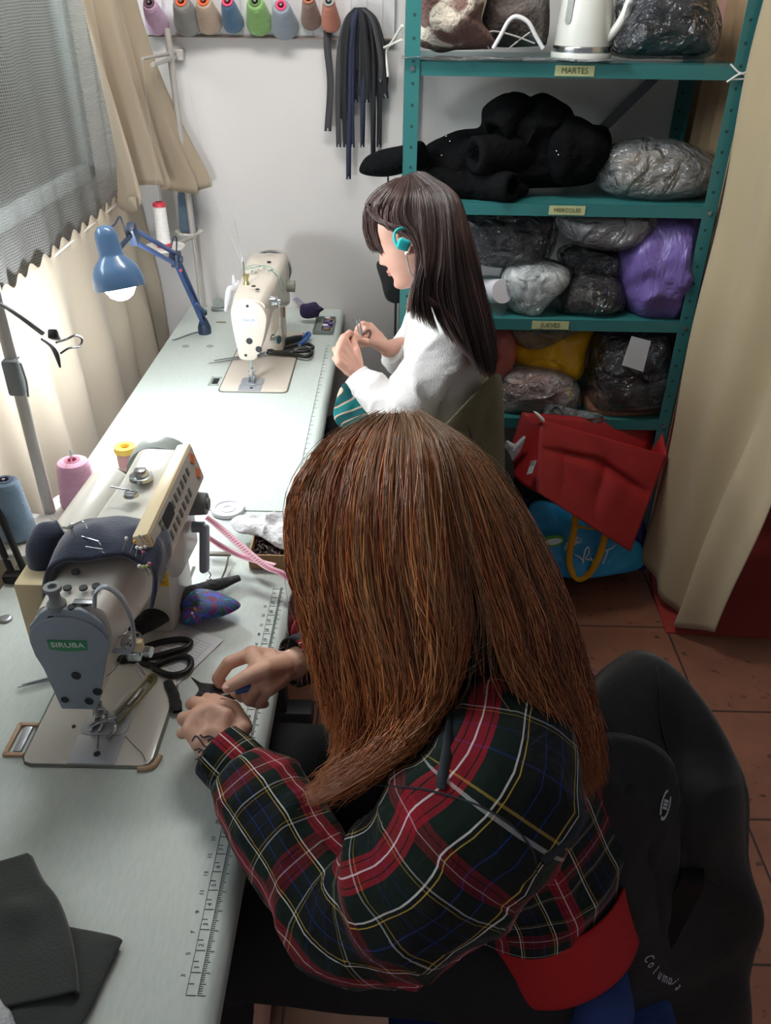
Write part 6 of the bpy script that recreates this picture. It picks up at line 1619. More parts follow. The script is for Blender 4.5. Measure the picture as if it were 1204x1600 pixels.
def hair_strands(name, guides, n, thick, rad, cols, m, parent, seed=0, K=20, nrm=None, frizz=.003, clumps=60, clump=.55, tipc=None, spread=1.0, rootc=None, short=.12):
    """strands interpolated between guide curves (root to tip); thick = depth of the mass along nrm; real tapered tubes"""
    R = np.random.RandomState(seed)
    G = np.array([crom(np.array([tuple(p) for p in g]), K) for g in guides])    # (g,K,3)
    def samp(s):                                                               # catmull over guides
        out = np.empty((len(s), K, 3)); ng = len(G)
        i = np.clip(np.floor(s).astype(int), 0, ng - 2); u = (s - i)[:, None, None]
        a = G[np.clip(i - 1, 0, ng - 1)]; b = G[i]; c = G[i + 1]; d = G[np.clip(i + 2, 0, ng - 1)]
        return .5 * (2 * b + (c - a) * u + (2 * a - 5 * b + 4 * c - d) * u ** 2 + (3 * b - a - 3 * c + d) * u ** 3)
    s = R.rand(n) * (len(G) - 1); P = samp(s)
    cs = np.sort(R.rand(clumps) * (len(G) - 1)); ci = np.abs(s[:, None] - cs[None]).argmin(1); CP = samp(cs)
    t = np.linspace(0, 1, K)
    w = (clump * t ** 1.4)[None, :, None]
    P = P * (1 - w) + CP[ci] * w
    if nrm is None:
        nv = (np.array(tuple(ORG)) - P); nv /= np.linalg.norm(nv, axis=2)[:, :, None]
    else: nv = np.broadcast_to(np.array(nrm, float), P.shape)
    dep = R.rand(n) ** 1.3
    coff = R.randn(clumps, 1)[ci] * .006
    P = P - nv * (dep[:, None, None] * thick * (.25 + .75 * np.minimum(1, t * 3))[None, :, None]) + nv * (coff[:, :, None] * t[None, :, None])
    # wavy frizz
    ph = R.rand(n, 3) * 6.28; fr = 2 + 5 * R.rand(n, 3)
    P = P + frizz * (R.rand(n, 1, 1) ** 2 * 2 + .15) * np.sin(fr[:, None, :] * t[None, :, None] * 3 + ph[:, None, :]) * (t[None, :, None] ** .6)
    P += R.randn(n, 1, 3) * .0016 * spread
    # random length
    ln = 1 - R.rand(n) * short
    tt = t[None] * ln[:, None] * (K - 1); i0 = np.clip(tt.astype(int), 0, K - 2); f = (tt - i0)[..., None]
    ar = np.arange(n)[:, None]; P = P[ar, i0] * (1 - f) + P[ar, i0 + 1] * f
    T = np.gradient(P, axis=1); T /= np.linalg.norm(T, axis=2)[..., None] + 1e-9
    ref = np.array([.3, .5, .81]); A = np.cross(T, ref); A /= np.linalg.norm(A, axis=2)[..., None] + 1e-9; B = np.cross(T, A)
    rr = rad * (.6 + .8 * R.rand(n))[:, None] * (np.minimum(1, (1 - t) * 4 + .15))[None]
    V = np.empty((n, K, 3, 3))
    for j in range(3):
        th = 2 * PI * j / 3; V[:, :, j] = P + (A * math.cos(th) + B * math.sin(th)) * rr[..., None]
    base = (np.arange(n)[:, None, None] * K + np.arange(K - 1)[None, :, None]) * 3
    j = np.arange(3)[None, None]; jn = (np.arange(3) + 1) % 3; jn = jn[None, None]
    Q = np.stack([base + j, base + jn, base + 3 + jn, base + 3 + j], -1).reshape(-1, 4)
    C = np.array([lin(c)[:3] for c in cols]); k = R.randint(0, len(C), n); kc = R.randint(0, len(C), clumps)[ci]
    c = (C[k] * .35 + C[kc] * .65) * (.65 + .7 * R.rand(n, 1)) * (.7 + .6 * R.rand(clumps, 1)[ci])
    col = np.broadcast_to(c[:, None, None, :], (n, K, 3, 3)).copy()
    if rootc is not None:
        rc = np.array(lin(rootc)[:3]); wr_ = np.clip(1 - t / .13, 0, 1)[None, :, None, None] * .8; col = col * (1 - wr_) + rc * wr_
    if tipc is not None:
        tcx = np.array(lin(tipc)[:3]); wt = (np.clip((t - .45) / .55, 0, 1) ** 1.2)[None, :, None, None] * .7; col = col * (1 - wt) + tcx * wt * (.6 + .8 * R.rand(n, 1, 1, 1))
    return npmesh(name, V.reshape(-1, 3), Q, m, parent, col.reshape(-1, 3))
m_hair = mat('hair_fibre', '5a3020', .38, attr=True, spec=.55)
m_hair2 = mat('dark_hair_fibre', '2a1f1d', .34, attr=True, spec=.5)

# ------------------------------------------------------------------ woman 1 (red hair, tartan shirt)
W1 = thing('person', 'person with copper-red hair in a red tartan shirt, bent over the near table', 'person', (.17, .74, 0))
z_ = lambda x, y, z: at(x, y, 'z', z)
hc = Vector((.005, .84, 1.150)); fw = Vector((-.80, .02, -.60)); 
mb = MB()
L1 = head(mb, hc, fw, Vector((-.55, 0, .80)), .93)
rcone(mb, hc + Vector((.03, -.01, -.02)), (.115, .785, 1.03), .058, .060)
# torso under the shirt
chain(mb, [(.12, .78, 1.0), (.16, .77, .86), (.19, .75, .70), (.20, .74, .58)], [.085, .110, .105, .10], 20)
for sg, e, w in ((-1, tuple(z_(575, 1430, .815)), z_(345, 1192, .825)), (1, (-.02, .99, .80), z_(500, 1035, .85))):
    s0 = Vector((.12, .78 + sg * .15, .985)); rcone(mb, (.12, .78, .99), s0, .06, .055); chain(mb, [s0, e, w], [.052, .042, .028])
# hips, thighs, shins
for sg in (-1, 1):
    sg_ = .165 if sg > 0 else -.11
    chain(mb, [(.20, .74 + sg * .09, .53), (-.20, .76 + sg_, .57), (-.24, .77 + sg_, .12), (-.34, .77 + sg_, .05)], [.07, .05, .04, .03], 16)
# near (left) hand
lw = z_(338, 1183, .826)
K1 = [z_(345, 1112, .862), z_(322, 1114, .866), z_(302, 1124, .860), z_(291, 1140, .850)]
TP = [[z_(322, 1098, .858), z_(318, 1090, .842)], [z_(296, 1104, .852), z_(306, 1096, .832)], [z_(284, 1128, .842), z_(296, 1122, .822)], [z_(286, 1152, .832), z_(298, 1148, .815)]]
K1 = [z_(352, 1118, .862), z_(330, 1108, .866), z_(308, 1118, .860), z_(297, 1140, .850)]
TP = [[z_(330, 1096, .860), z_(318, 1088, .842), z_(325, 1092, .826)], [z_(305, 1098, .854), z_(298, 1100, .834), z_(310, 1100, .822)], [z_(286, 1122, .848), z_(286, 1126, .828), z_(298, 1124, .818)], [z_(284, 1146, .838), z_(288, 1146, .820), z_(300, 1142, .812)]]
hand(mb, lw, K1, TP, [z_(380, 1136, .848), z_(364, 1106, .858), z_(334, 1092, .860)], .0088, .0185)
# far (right) hand
rw = z_(452, 1040, .862)
K2 = [z_(393, 1022, .892), z_(404, 1040, .900), z_(412, 1058, .892), z_(420, 1074, .878)]
TQ = [[z_(357, 1036, .888), z_(340, 1060, .868), z_(350, 1078, .850)], [z_(385, 1058, .885), z_(368, 1080, .865), z_(378, 1090, .85)], [z_(398, 1078, .878), z_(388, 1094, .858), z_(398, 1098, .845)], [z_(412, 1088, .862), z_(404, 1100, .845), z_(414, 1100, .835)]]
hand(mb, rw, K2, TQ, [z_(415, 1046, .905), z_(385, 1058, .902), z_(356, 1074, .888)], .0092, .0195)
chain(mb, [rw, z_(505, 1018, .86)], [.023, .027]); chain(mb, [lw, z_(372, 1215, .82)], [.021, .026])
bd1 = remesh(mb, 'body', .0024, m_skin, W1, 4)
mb = MB()
mb.ball(drop(353, 1074, [bd1], -.0008), (.006, .0045, .0025), 10)
mb.obj('nail', m_nail, W1)
mb = MB()
tq = [[(312, 1148), (318, 1152), (326, 1150), (334, 1154), (340, 1162)], [(322, 1170), (330, 1174), (334, 1170)], [(306, 1186), (312, 1188), (314, 1196)], [(310, 1176), (314, 1172), (318, 1174), (316, 1180)], [(300, 1158), (306, 1150), (314, 1158), (320, 1166), (328, 1166), (334, 1160), (330, 1154), (324, 1158)], [(304, 1172), (312, 1170), (318, 1178), (310, 1184)], [(320, 1176), (326, 1182), (322, 1190), (316, 1196)]]
for s_ in tq: mb.tube([drop(x, y, [bd1], .0004) for x, y in s_], .0012, 5, smooth=5)
mb.obj('tattoo', mat('tattoo_ink', '3c3a42', .7), bd1)
for sg in (-1, 1):
    mb = MB(); mb.tube([L1(.088, sg * .016, .027), L1(.092, sg * .03, .032), L1(.080, sg * .046, .028)], [.002, .0028, .0015], 6, smooth=4); mb.obj('eyebrow', m_brow, W1)
mb = MB(); mb.tube([L1(.082, -.022, -.064), L1(.0935, 0, -.062), L1(.082, .022, -.064)], [.002, .0055, .002], 8, smooth=5); mb.tube([L1(.080, -.018, -.069), L1(.092, 0, -.0705), L1(.080, .018, -.069)], [.002, .006, .002], 8, smooth=5); mb.obj('lips', m_lip, W1)

# shirt
wr1 = lambda l, th, p: .05 * nz(p, 9, 1) + .07 * ridge(p, 7, 2) ** 3 + .02 * nz(p, 26, 5)
torso = [(.215, .735, .665), (.205, .745, .72), (.18, .755, .80), (.150, .765, .90), (.125, .775, .97), (.110, .785, 1.02), (.095, .79, 1.055)]
uvtube('shirt', torso, [.128, .132, .128, .115, .100, .075, .055], [.172, .178, .188, .198, .203, .150, .075], m_plaid, n=96, ref=(-1, .4, 0), sub=8, wr=wr1, parent=W1, cap=(False, True), uvoff=(.03, .02))
_uv = [o for o in sc.objects if o.parent == W1 and o.name == 'shirt'][0].data.uv_layers['UVMap']
for _l in _uv.data: _l.uv = _l.uv * 1.32
wrs = lambda l, th, p: .10 * nz(p, 11, 7) + .13 * ridge(p, 8, 3) ** 3 + .05 * ridge(p, 17, 9) ** 3 + .03 * nz(p, 30, 5)
shl = Vector((.125, .625, .985))
sl = [shl + Vector((.02, .06, .005)), z_(775, 1235, .975), z_(720, 1305, .93), z_(660, 1375, .875), z_(600, 1415, .825), z_(532, 1415, .80), z_(476, 1355, .805), z_(430, 1285, .812), z_(395, 1232, .818), z_(374, 1204, .821), z_(352, 1186, .826)]
uvtube('sleeve', sl, [.078, .086, .088, .084, .076, .066, .060, .060, .056, .040, .037], [.080, .088, .090, .086, .078, .068, .060, .060, .056, .040, .037], m_plaid, n=64, ref=(-.2, .5, -1), sub=8, wr=wrs, parent=W1, cap=(True, True), uvoff=(.075, .05))
sr = [Vector((.14, .93, .98)), Vector((.10, .97, .94)), Vector((.04, 1.0, .85)), Vector((-.02, .99, .82)), z_(535, 1010, .83), z_(500, 1022, .85), z_(462, 1033, .86)]
uvtube('sleeve', sr, [.078, .08, .07, .06, .052, .042, .034], [.08, .08, .07, .06, .052, .042, .034], m_plaid, n=56, ref=(-.2, -.3, -1), sub=8, wr=wrs, parent=W1, cap=(True, True), uvoff=(.02, .08))
# cuffs
def cuff(c0, c1, r, name='cuff'):
    d = (c1 - c0)
    uvtube(name, [c0, c0 + d * .5, c1], [r, r * 1.03, r * 1.02], [r * .95, r, r], m_plaid, n=40, ref=(.1, .1, 1), sub=3, parent=W1, cap=(False, False), solid=-.003, uvoff=(.06, .0))
cuff(z_(341, 1174, .830), z_(378, 1208, .820), .0395); cuff(z_(458, 1035, .862), z_(492, 1023, .853), .036)
# collar and dark piping on the yoke
m_pipe = mat('dark_piping', '1c232b', .7)
uvtube('collar', [(.115, .785, 1.025), (.098, .788, 1.055), (.082, .79, 1.080)], [.064, .062, .066], [.082, .076, .078], m_plaid, n=48, ref=(1, 0, 0), sub=4, wr=lambda l, th, p: .05 * nz(p, 20), parent=W1, cap=(False, False), solid=-.004, uvoff=(.0, .06))
bpy.context.view_layer.update()
sh1 = [o for o in sc.objects if o.parent == W1 and o.name.split('.')[0] in ('shirt', 'sleeve', 'collar')]
for pl in ([(706, 1100), (702, 1140), (697, 1180), (690, 1215), (688, 1232)], [(915, 1270), (895, 1300), (870, 1325), (845, 1345)]):
    P = [drop(x, y, sh1, .002) for x, y in pl]; V, F, UV = tube_np(P, .0055, .0022, 8, ref=(.5, -.7, -.3), sub=4); mb = MB(); mb.faces(V, F); mb.obj('piping', m_pipe, W1)
P = [drop(x, y, sh1, .001) for x, y in ((575, 1226), (620, 1229), (665, 1234), (710, 1246), (755, 1262), (800, 1290), (832, 1330), (838, 1365))]
mb = MB(); V, F, UV = tube_np(P, .0012, .0008, 8, sub=5); mb.faces(V, F); mb.obj('shoulder_seam', m_pipe, W1)
# red undershirt hem
uvtube('undershirt', [(.24, .732, .585), (.23, .735, .62), (.215, .74, .70)], [.132, .132, .12], [.178, .176, .165], mat('red_jersey', 'b3161c', .8, bump=.2, bscale=200), n=72, ref=(1, 0, 0), sub=4, wr=lambda l, th, p: .05 * nz(p, 9, 3), parent=W1, cap=(False, False), solid=-.003)
# trousers
m_trou = mat('black_denim', '15171b', .85, bump=.3, bscale=300)
for sg in (-1, 1):
    sg_ = .165 if sg > 0 else -.11
    uvtube('trouser_leg', [(.24, .74 + sg * .075, .54), (.10, .75 + sg_ * .8, .575), (-.12, .76 + sg_, .585), (-.22, .765 + sg_, .56), (-.25, .77 + sg_, .42), (-.245, .77 + sg_, .10)], [.115, .108, .088, .082, .075, .065], [.115, .110, .090, .082, .075, .065], m_trou, n=40, ref=(0, 1, 0), sub=6, wr=lambda l, th, p: .06 * nz(p, 12), parent=W1)
uvtube('trouser_seat', [(.21, .62, .52), (.22, .68, .53), (.22, .80, .53), (.21, .86, .52)], [.13, .15, .15, .13], [.10, .105, .105, .10], m_trou, n=40, ref=(1, 0, 0), sub=5, parent=W1)
for sg in (-1, 1):
    mb = MB(); V, F, UV = tube_np([(-.22, .77 + (.165 if sg > 0 else -.11), .05), (-.27, .77 + (.165 if sg > 0 else -.11), .05), (-.36, .77 + (.17 if sg > 0 else -.115), .035), (-.40, .77 + (.17 if sg > 0 else -.115), .03)], [.045, .045, .034, .02], [.045, .042, .042, .03], 18, ref=(0, 0, 1), sub=4); mb.faces(V, F + [tuple(range(17, -1, -1)), tuple(range(len(V) - 18, len(V)))]); mb.obj('shoe', m_dark, W1)
# hair: guides from root to tip, (pixel, depth from the camera)
def g(*pts): return [D(x, y, d) for x, y, d in pts]
HG = [
 g((575, 660, .975), (505, 700, .94), (458, 780, .935), (458, 870, .95), (478, 960, .955), (500, 1050, .96), (522, 1130, .96)),
 g((592, 655, .97), (540, 690, .915), (500, 775, .905), (495, 870, .905), (515, 970, .925), (540, 1070, .94), (545, 1150, .94), (520, 1215, .94)),
 g((606, 652, .965), (578, 690, .895), (555, 780, .875), (552, 880, .87), (575, 980, .89), (600, 1080, .91), (585, 1160, .915), (520, 1215, .915), (480, 1240, .915)),
 g((622, 651, .965), (615, 692, .885), (608, 790, .86), (612, 890, .85), (632, 990, .87), (645, 1075, .885), (620, 1150, .89), (560, 1205, .89), (495, 1250, .895)),
 g((638, 652, .96), (655, 700, .88), (662, 800, .85), (672, 900, .84), (688, 980, .86), (690, 1050, .88), (665, 1120, .885), (620, 1170, .885), (545, 1215, .885)),
 g((650, 654, .96), (688, 700, .885), (710, 800, .86), (722, 890, .85), (728, 960, .865), (718, 1020, .885), (690, 1090, .885), (650, 1145, .885), (590, 1190, .885)),
]
HB = [
 g((646, 653, .96), (695, 700, .885), (722, 800, .86), (748, 900, .85), (775, 980, .86), (805, 1060, .875), (850, 1130, .89), (885, 1195, .90), (905, 1250, .91)),
 g((652, 655, .965), (718, 705, .90), (765, 795, .87), (802, 900, .865), (838, 1000, .88), (868, 1090, .90), (895, 1170, .915), (912, 1240, .93)),
 g((652, 658, .98), (728, 704, .94), (785, 780, .915), (832, 880, .912), (870, 980, .925), (898, 1080, .945), (918, 1160, .96), (928, 1230, .975)),
 g((648, 662, 1.0), (728, 702, .99), (795, 772, .98), (848, 875, .98), (888, 975, .985), (912, 1070, .995), (930, 1150, 1.0), (938, 1215, 1.01)),
]
HF = [   # far side of the head
 g((570, 662, .985), (505, 705, .99), (468, 790, 1.0), (462, 880, 1.03), (480, 960, 1.05), (500, 1030, 1.06), (512, 1080, 1.06)),
 g((600, 655, 1.0), (545, 680, 1.06), (500, 740, 1.10), (485, 820, 1.12), (490, 900, 1.13), (505, 980, 1.13), (520, 1040, 1.13)),
 g((640, 655, 1.01), (640, 675, 1.10), (640, 740, 1.14), (640, 820, 1.15), (650, 900, 1.15), (670, 980, 1.13), (700, 1050, 1.12)),
 g((655, 662, 1.01), (705, 690, 1.06), (755, 760, 1.09), (800, 850, 1.08), (845, 950, 1.06), (880, 1030, 1.05), (905, 1110, 1.04)),
]
cc = ['94502a', 'a86236', '7a3a1e', 'c07c4c', 'a05428', '5a2e18', 'cc9058']
HA_ = dict(cols=cc, m=m_hair, parent=W1, tipc='a8602c', rootc='4a3426')
hair_strands('hair', HG, 10500, .05, .0007, seed=1, frizz=.007, clumps=110, clump=.82, **HA_)
hair_strands('hair_back', HB, 7000, .05, .0007, seed=2, frizz=.007, clumps=70, clump=.8, **HA_)
hair_strands('hair_far_side', HF, 4500, .04, .00075, seed=3, frizz=.004, clumps=60, clump=.5, nrm=(0, -.3, .2), **HA_)
# loose fly-away strands round the crown
HL = [[p + (p - hc).normalized() * (.006 if i < 5 else .004) for i, p in enumerate(gg)] for gg in HG + HB]
hair_strands('loose_hair', HL, 420, .012, .00030, seed=4, frizz=.008, clumps=200, clump=.1, cols=['8a6a50', 'a07850', '6e4a34'], m=m_hair, parent=W1, spread=2, short=.5)
# scalp cap so that no gap shows between the strands
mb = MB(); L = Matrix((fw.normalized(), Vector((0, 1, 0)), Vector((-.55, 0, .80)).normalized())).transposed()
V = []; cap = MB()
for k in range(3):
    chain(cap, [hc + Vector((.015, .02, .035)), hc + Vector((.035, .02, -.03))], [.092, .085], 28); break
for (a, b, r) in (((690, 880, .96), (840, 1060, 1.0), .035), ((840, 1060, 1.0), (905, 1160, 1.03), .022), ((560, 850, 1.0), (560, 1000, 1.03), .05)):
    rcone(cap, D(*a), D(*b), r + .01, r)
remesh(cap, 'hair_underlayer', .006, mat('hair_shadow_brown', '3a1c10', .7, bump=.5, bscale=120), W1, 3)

# what she works on: dark fabric piece held between the hands, snips with a blue handle
o = puff('fabric_piece', [z_(x, y, .855) for x, y in ((298, 1058), (312, 1066), (345, 1070), (372, 1078), (370, 1092), (345, 1094), (318, 1095), (304, 1090), (310, 1076))], .003, .003, m_blk, None, nrm=(0, 0, 1), wa=.001)
tag(o, 'small black fabric piece held between the red-haired person’s fingers'.replace('’', "'"), 'fabric')
SN = thing('seam_ripper', 'blue-handled seam ripper in the right hand of the red-haired person', 'tool', z_(395, 1073, .88))
mb = MB(); mb.cyl(z_(368, 1080, .878), z_(404, 1070, .884), .0055, n=12); mb.obj('handle', mat('blue_handle', '2f5fa0', .4), SN)
mb = MB(); mb.cyl(z_(368, 1080, .878), z_(345, 1086, .872), .0015, n=8); mb.obj('tip', m_steel, SN)

# ------------------------------------------------------------------ chair and jacket of woman 1
CH1 = thing('chair', 'chair with a dark blue padded back under the black jacket', 'chair', (.27, .74, 0))
m_blue = mat('navy_upholstery', '1b3a78', .75, bump=.2, bscale=250)
mb = MB(); mb.box((.22, .74, .435), (.42, .42, .06), .025, seg=4); mb.obj('seat', m_blue, CH1)
mb = MB(); 
sheetb = lambda u, v: Vector((.40 + .02 * (1 - (2 * u - 1) ** 2) + .02 * v, .76 + (u - .5) * .22, .50 + .22 * v))
V = [sheetb(i / 12, j / 6) for i in range(13) for j in range(7)]; F = [(i * 7 + j, (i + 1) * 7 + j, (i + 1) * 7 + j + 1, i * 7 + j + 1) for i in range(12) for j in range(6)]
mb.faces(V, F); bmesh.ops.solidify(mb.bm, geom=mb.bm.faces[:], thickness=.03); mb.obj('backrest', m_black, CH1, 60)
mb = MB(); mb.cyl((.22, .74, .08), (.22, .74, .41), .025); mb.obj('column', m_black, CH1)
for k in range(5):
    a = k * 2 * PI / 5; mb = MB(); mb.tube([(.22, .74, .09), (.22 + .26 * math.cos(a), .74 + .26 * math.sin(a), .05)], [.02, .013], 10); mb.ball((.22 + .26 * math.cos(a), .74 + .26 * math.sin(a), .028), .026, 12); mb.obj('leg', m_black, CH1)
mb = MB(); mb.box((.38, .74, .47), (.03, .06, .14), .005); mb.obj('back_bracket', m_black, CH1)
mb = MB(); mb.box((.292, .655, .535), (.085, .24, .15), .035, seg=5); mb.obj('lumbar_cushion', m_blue, CH1, 60)

m_jk = mat('black_softshell', '121214', .62, bump=.12, bscale=60, sheen=.12, spec=.3)
JK = thing('jacket', 'black softshell jacket hung over the chair of the red-haired person', 'jacket', (.42, .74, .3))
def jfn(u, v):
    """draped shell: u across the chair back (near to far), v from the front inner edge over the top and down the back"""
    pass
# outline-based main volume: hood/shoulders arch and hanging body
J1 = [(905, 1110, 1.07), (925, 1062, 1.10), (960, 1032, 1.13), (1000, 1020, 1.15), (1048, 1042, 1.15), (1100, 1100, 1.13), (1140, 1170, 1.12), (1160, 1240, 1.12), (1162, 1310, 1.13), (1165, 1350, 1.15), (1192, 1440, 1.18), (1170, 1520, 1.25), (1160, 1640, 1.33), (1020, 1660, 1.30), (930, 1640, 1.22), (940, 1500, 1.14), (925, 1300, 1.08), (915, 1200, 1.06)]
o = puff('shell', [D(*p) for p in J1], .07, .08, m_jk, None, nrm=(-.10, -.45, .88), wa=.012, ws=7, ra=.014, rs=6, seed=3, pw=3, rings=26, nper=180, center=D(1045, 1330, 1.15)); part_of(o, JK)
J2 = [(915, 1165, 1.02), (950, 1148, 1.03), (1010, 1160, 1.045), (1048, 1195, 1.055), (1060, 1260, 1.07), (1062, 1340, 1.09), (1050, 1420, 1.12), (1030, 1470, 1.15), (960, 1440, 1.12), (930, 1330, 1.07), (915, 1240, 1.04)]
o = puff('sleeve', [D(*p) for p in J2], .028, .06, m_jk, None, nrm=(-.25, -.45, .82), wa=.008, ws=9, ra=.010, rs=8, seed=8, pw=3); part_of(o, JK)
bpy.context.view_layer.update()
jk = [o for o in sc.objects if o.parent == JK]
for pl in ([(1026, 1040), (1030, 1080), (1032, 1130), (1045, 1180), (1060, 1230)], [(1165, 1400), (1120, 1380), (1090, 1360)]):
    P = [drop(x, y, jk, .0005) for x, y in pl]; mb = MB(); mb.tube(P, .0014, 6, smooth=5); mb.obj('seam', m_black, JK)
# emblem on the sleeve and wordmark
p0 = drop(1039, 1257, jk, .0012); px_ = drop(1052, 1262, jk, .0012); py_ = drop(1036, 1236, jk, .0012)
Fe = frame(p0, px_ - p0, py_ - p0); m_wp = mat('white_reflective_print', 'b9bcc2', .5)
def arcs(mb, ro, ri, a0, a1, sx, sy):
    P = [(ro * math.cos(a) * sx, ro * math.sin(a) * sy) for a in np.linspace(a0, a1, 20)] + [(ri * math.cos(a) * sx, ri * math.sin(a) * sy) for a in np.linspace(a1, a0, 20)]
    mb.prism(P, 0, .0008)
mb = MB(); arcs(mb, 1, .80, math.radians(70), math.radians(230), .0095, .0200); arcs(mb, 1, .80, math.radians(250), math.radians(410), .0095, .0200)
for i in range(3):
    for j in range(3): mb.prism(rrect(.0022, .0035, .0003, 2, cx=-.0032 + .0032 * i, cy=-.0045 + .0045 * j), 0, .0008)
mb.bm.transform(Fe); mb.obj('emblem', m_wp, JK, 0)
s_ = 'Columbia'; wp = [(1013, 1498), (1018, 1507), (1024, 1516), (1031, 1523), (1039, 1528), (1047, 1531), (1054, 1534), (1060, 1542)]
mb = MB()
for i, ch in enumerate(s_):
    p = drop(*wp[i], jk, .004); q_ = drop(*(wp[i + 1] if i < 7 else (1064, 1550)), jk, .004) if i < 7 else p + (p - drop(*wp[i - 1], jk, .004))
    add_text(mb, ch, .021, frame(p, q_ - p, (ORG - p).cross(q_ - p)), .0003)
mb.obj('wordmark', m_wp, JK, 0)

# ------------------------------------------------------------------ woman 2 (dark hair, white sweater)
W2 = thing('person', 'person with dark brown hair in a white sweater, sitting at the far table', 'person', (.17, 2.12, 0))
Yp = lambda x, y, Y: at(x, y, 'y', Y)
yaw = math.radians(15); pt = math.radians(24)
near = Vector((-math.sin(yaw), -math.cos(yaw), 0)); fh = Vector((-math.cos(yaw), math.sin(yaw), 0))
f2w = fh * math.cos(pt) + Vector((0, 0, -math.sin(pt))); u2w = fh * math.sin(pt) + Vector((0, 0, math.cos(pt)))
ear = Yp(631, 383, 1.975); hc2 = ear - near * .074 + u2w * .002
mb = MB(); L2 = head(mb, hc2, f2w, u2w, .94)
rcone(mb, hc2 + Vector((.02, 0, -.02)), (.125, 2.10, 1.10), .050, .052)
chain(mb, [(.13, 2.10, 1.04), (.145, 2.10, .90), (.16, 2.10, .74), (.17, 2.10, .58)], [.07, .085, .085, .085], 20)
n_el = Yp(640, 640, 1.95); n_wr = Yp(562, 592, 2.02); f_wr = Yp(606, 545, 2.16)
for s0, e, w in (((.13, 1.96, 1.03), n_el, n_wr), ((.12, 2.24, 1.02), (.07, 2.27, .84), f_wr)): rcone(mb, (.13, 2.10, 1.04), s0, .055, .05); chain(mb, [s0, e, w], [.045, .036, .024])
for sg in (-1, 1): chain(mb, [(.19, 2.10 + sg * .09, .53), (-.20, 2.10 + sg * .09, .56), (-.24, 2.10 + sg * .09, .12), (-.34, 2.10 + sg * .1, .05)], [.07, .05, .038, .03], 16)
K = [Yp(537, 528, 2.06), Yp(531, 540, 2.035), Yp(527, 553, 2.015), Yp(529, 566, 2.0)]
T_ = [[Yp(546, 520, 2.09), Yp(554, 526, 2.11)], [Yp(534, 530, 2.07), Yp(546, 532, 2.10)], [Yp(523, 546, 2.05), Yp(534, 546, 2.08)], [Yp(522, 560, 2.03), Yp(532, 562, 2.05)]]
hand(mb, n_wr, K, T_, [Yp(556, 548, 2.05), Yp(552, 534, 2.08), Yp(556, 524, 2.10)], .0082, .0175)
K = [Yp(578, 510, 2.15), Yp(581, 518, 2.13), Yp(582, 528, 2.12), Yp(582, 536, 2.11)]
T_ = [[Yp(567, 506, 2.13), Yp(559, 513, 2.11), Yp(556, 522, 2.11)], [Yp(570, 514, 2.11), Yp(562, 524, 2.10)], [Yp(572, 528, 2.10), Yp(564, 534, 2.10)], [Yp(573, 537, 2.10), Yp(566, 540, 2.10)]]
hand(mb, f_wr, K, T_, [Yp(588, 534, 2.11), Yp(574, 532, 2.09), Yp(560, 530, 2.09)], .0080, .0170)
bd2 = remesh(mb, 'body', .0024, m_skin2, W2, 4)
mb = MB(); mb.tube([L2(.084, .020, -.064), L2(.0935, 0, -.062), L2(.084, -.020, -.064)], [.002, .0055, .002], 8, smooth=5); mb.tube([L2(.082, .016, -.0695), L2(.0925, 0, -.0705), L2(.082, -.016, -.0695)], [.002, .006, .002], 8, smooth=5); mb.obj('lips', m_lip, W2)
for sg in (-1, 1):
    mb = MB(); mb.tube([L2(.090, sg * .016, .027), L2(.093, sg * .03, .032), L2(.082, sg * .046, .028)], [.002, .0028, .0015], 6, smooth=4); mb.obj('eyebrow', m_brow, W2)
    mb = MB(); mb.tube([L2(.087, sg * .020, .003), L2(.088, sg * .031, .001), L2(.080, sg * .043, .005)], [.0008, .0016, .0008], 6, smooth=4); mb.obj('eyelashes', m_brow, W2)
m_wsw = mat('white_sweater', 'e2dfdd', .9, bump=.25, bscale=240, sheen=.4)
w2 = lambda l, th, p: .05 * nz(p, 9, 1) + .09 * ridge(p, 7, 2) ** 3
uvtube('sweater', [(.165, 2.10, .58), (.160, 2.10, .70), (.145, 2.10, .82), (.132, 2.10, .94), (.128, 2.10, 1.02), (.134, 2.10, 1.065), (.138, 2.10, 1.09)], [.105, .103, .103, .100, .084, .062, .048], [.15, .15, .16, .172, .168, .125, .068], m_wsw, n=80, ref=(1, 0, 0), sub=7, wr=w2, parent=W2, cap=(False, False), solid=-.002)
w3 = lambda l, th, p: .08 * nz(p, 12, 4) + .16 * ridge(p, 10, 3) ** 3 + .05 * ridge(p, 22, 3) ** 3
uvtube('sleeve', [(.14, 2.02, 1.03), (.135, 1.965, 1.015), (.115, 1.94, .94), Yp(655, 600, 1.94), Yp(642, 640, 1.945), Yp(615, 640, 1.95), Yp(592, 622, 1.975), Yp(574, 603, 2.0), Yp(560, 590, 2.02)], [.062, .070, .068, .064, .060, .054, .048, .042, .030], [.062, .070, .068, .064, .060, .054, .048, .044, .032], m_wsw, n=56, ref=(.2, -.4, 1), sub=8, wr=w3, parent=W2)
uvtube('sleeve', [(.14, 2.16, 1.03), (.12, 2.24, 1.01), (.09, 2.27, .92), (.06, 2.26, .86), Yp(625, 560, 2.2), Yp(612, 549, 2.17)], [.062, .068, .062, .055, .045, .032], [.062, .068, .062, .055, .045, .032], m_wsw, n=48, ref=(.2, .4, 1), sub=7, wr=w3, parent=W2)
uvtube('cuff', [Yp(556, 585, 2.025), Yp(564, 595, 2.015), Yp(573, 603, 2.0)], [.031, .034, .036], [.031, .034, .036], mat('white_rib_cuff', 'ddd9d8', .9, bump=.3, bscale=150), n=36, ref=(.2, -.4, 1), sub=3, parent=W2, cap=(False, False), solid=-.003)
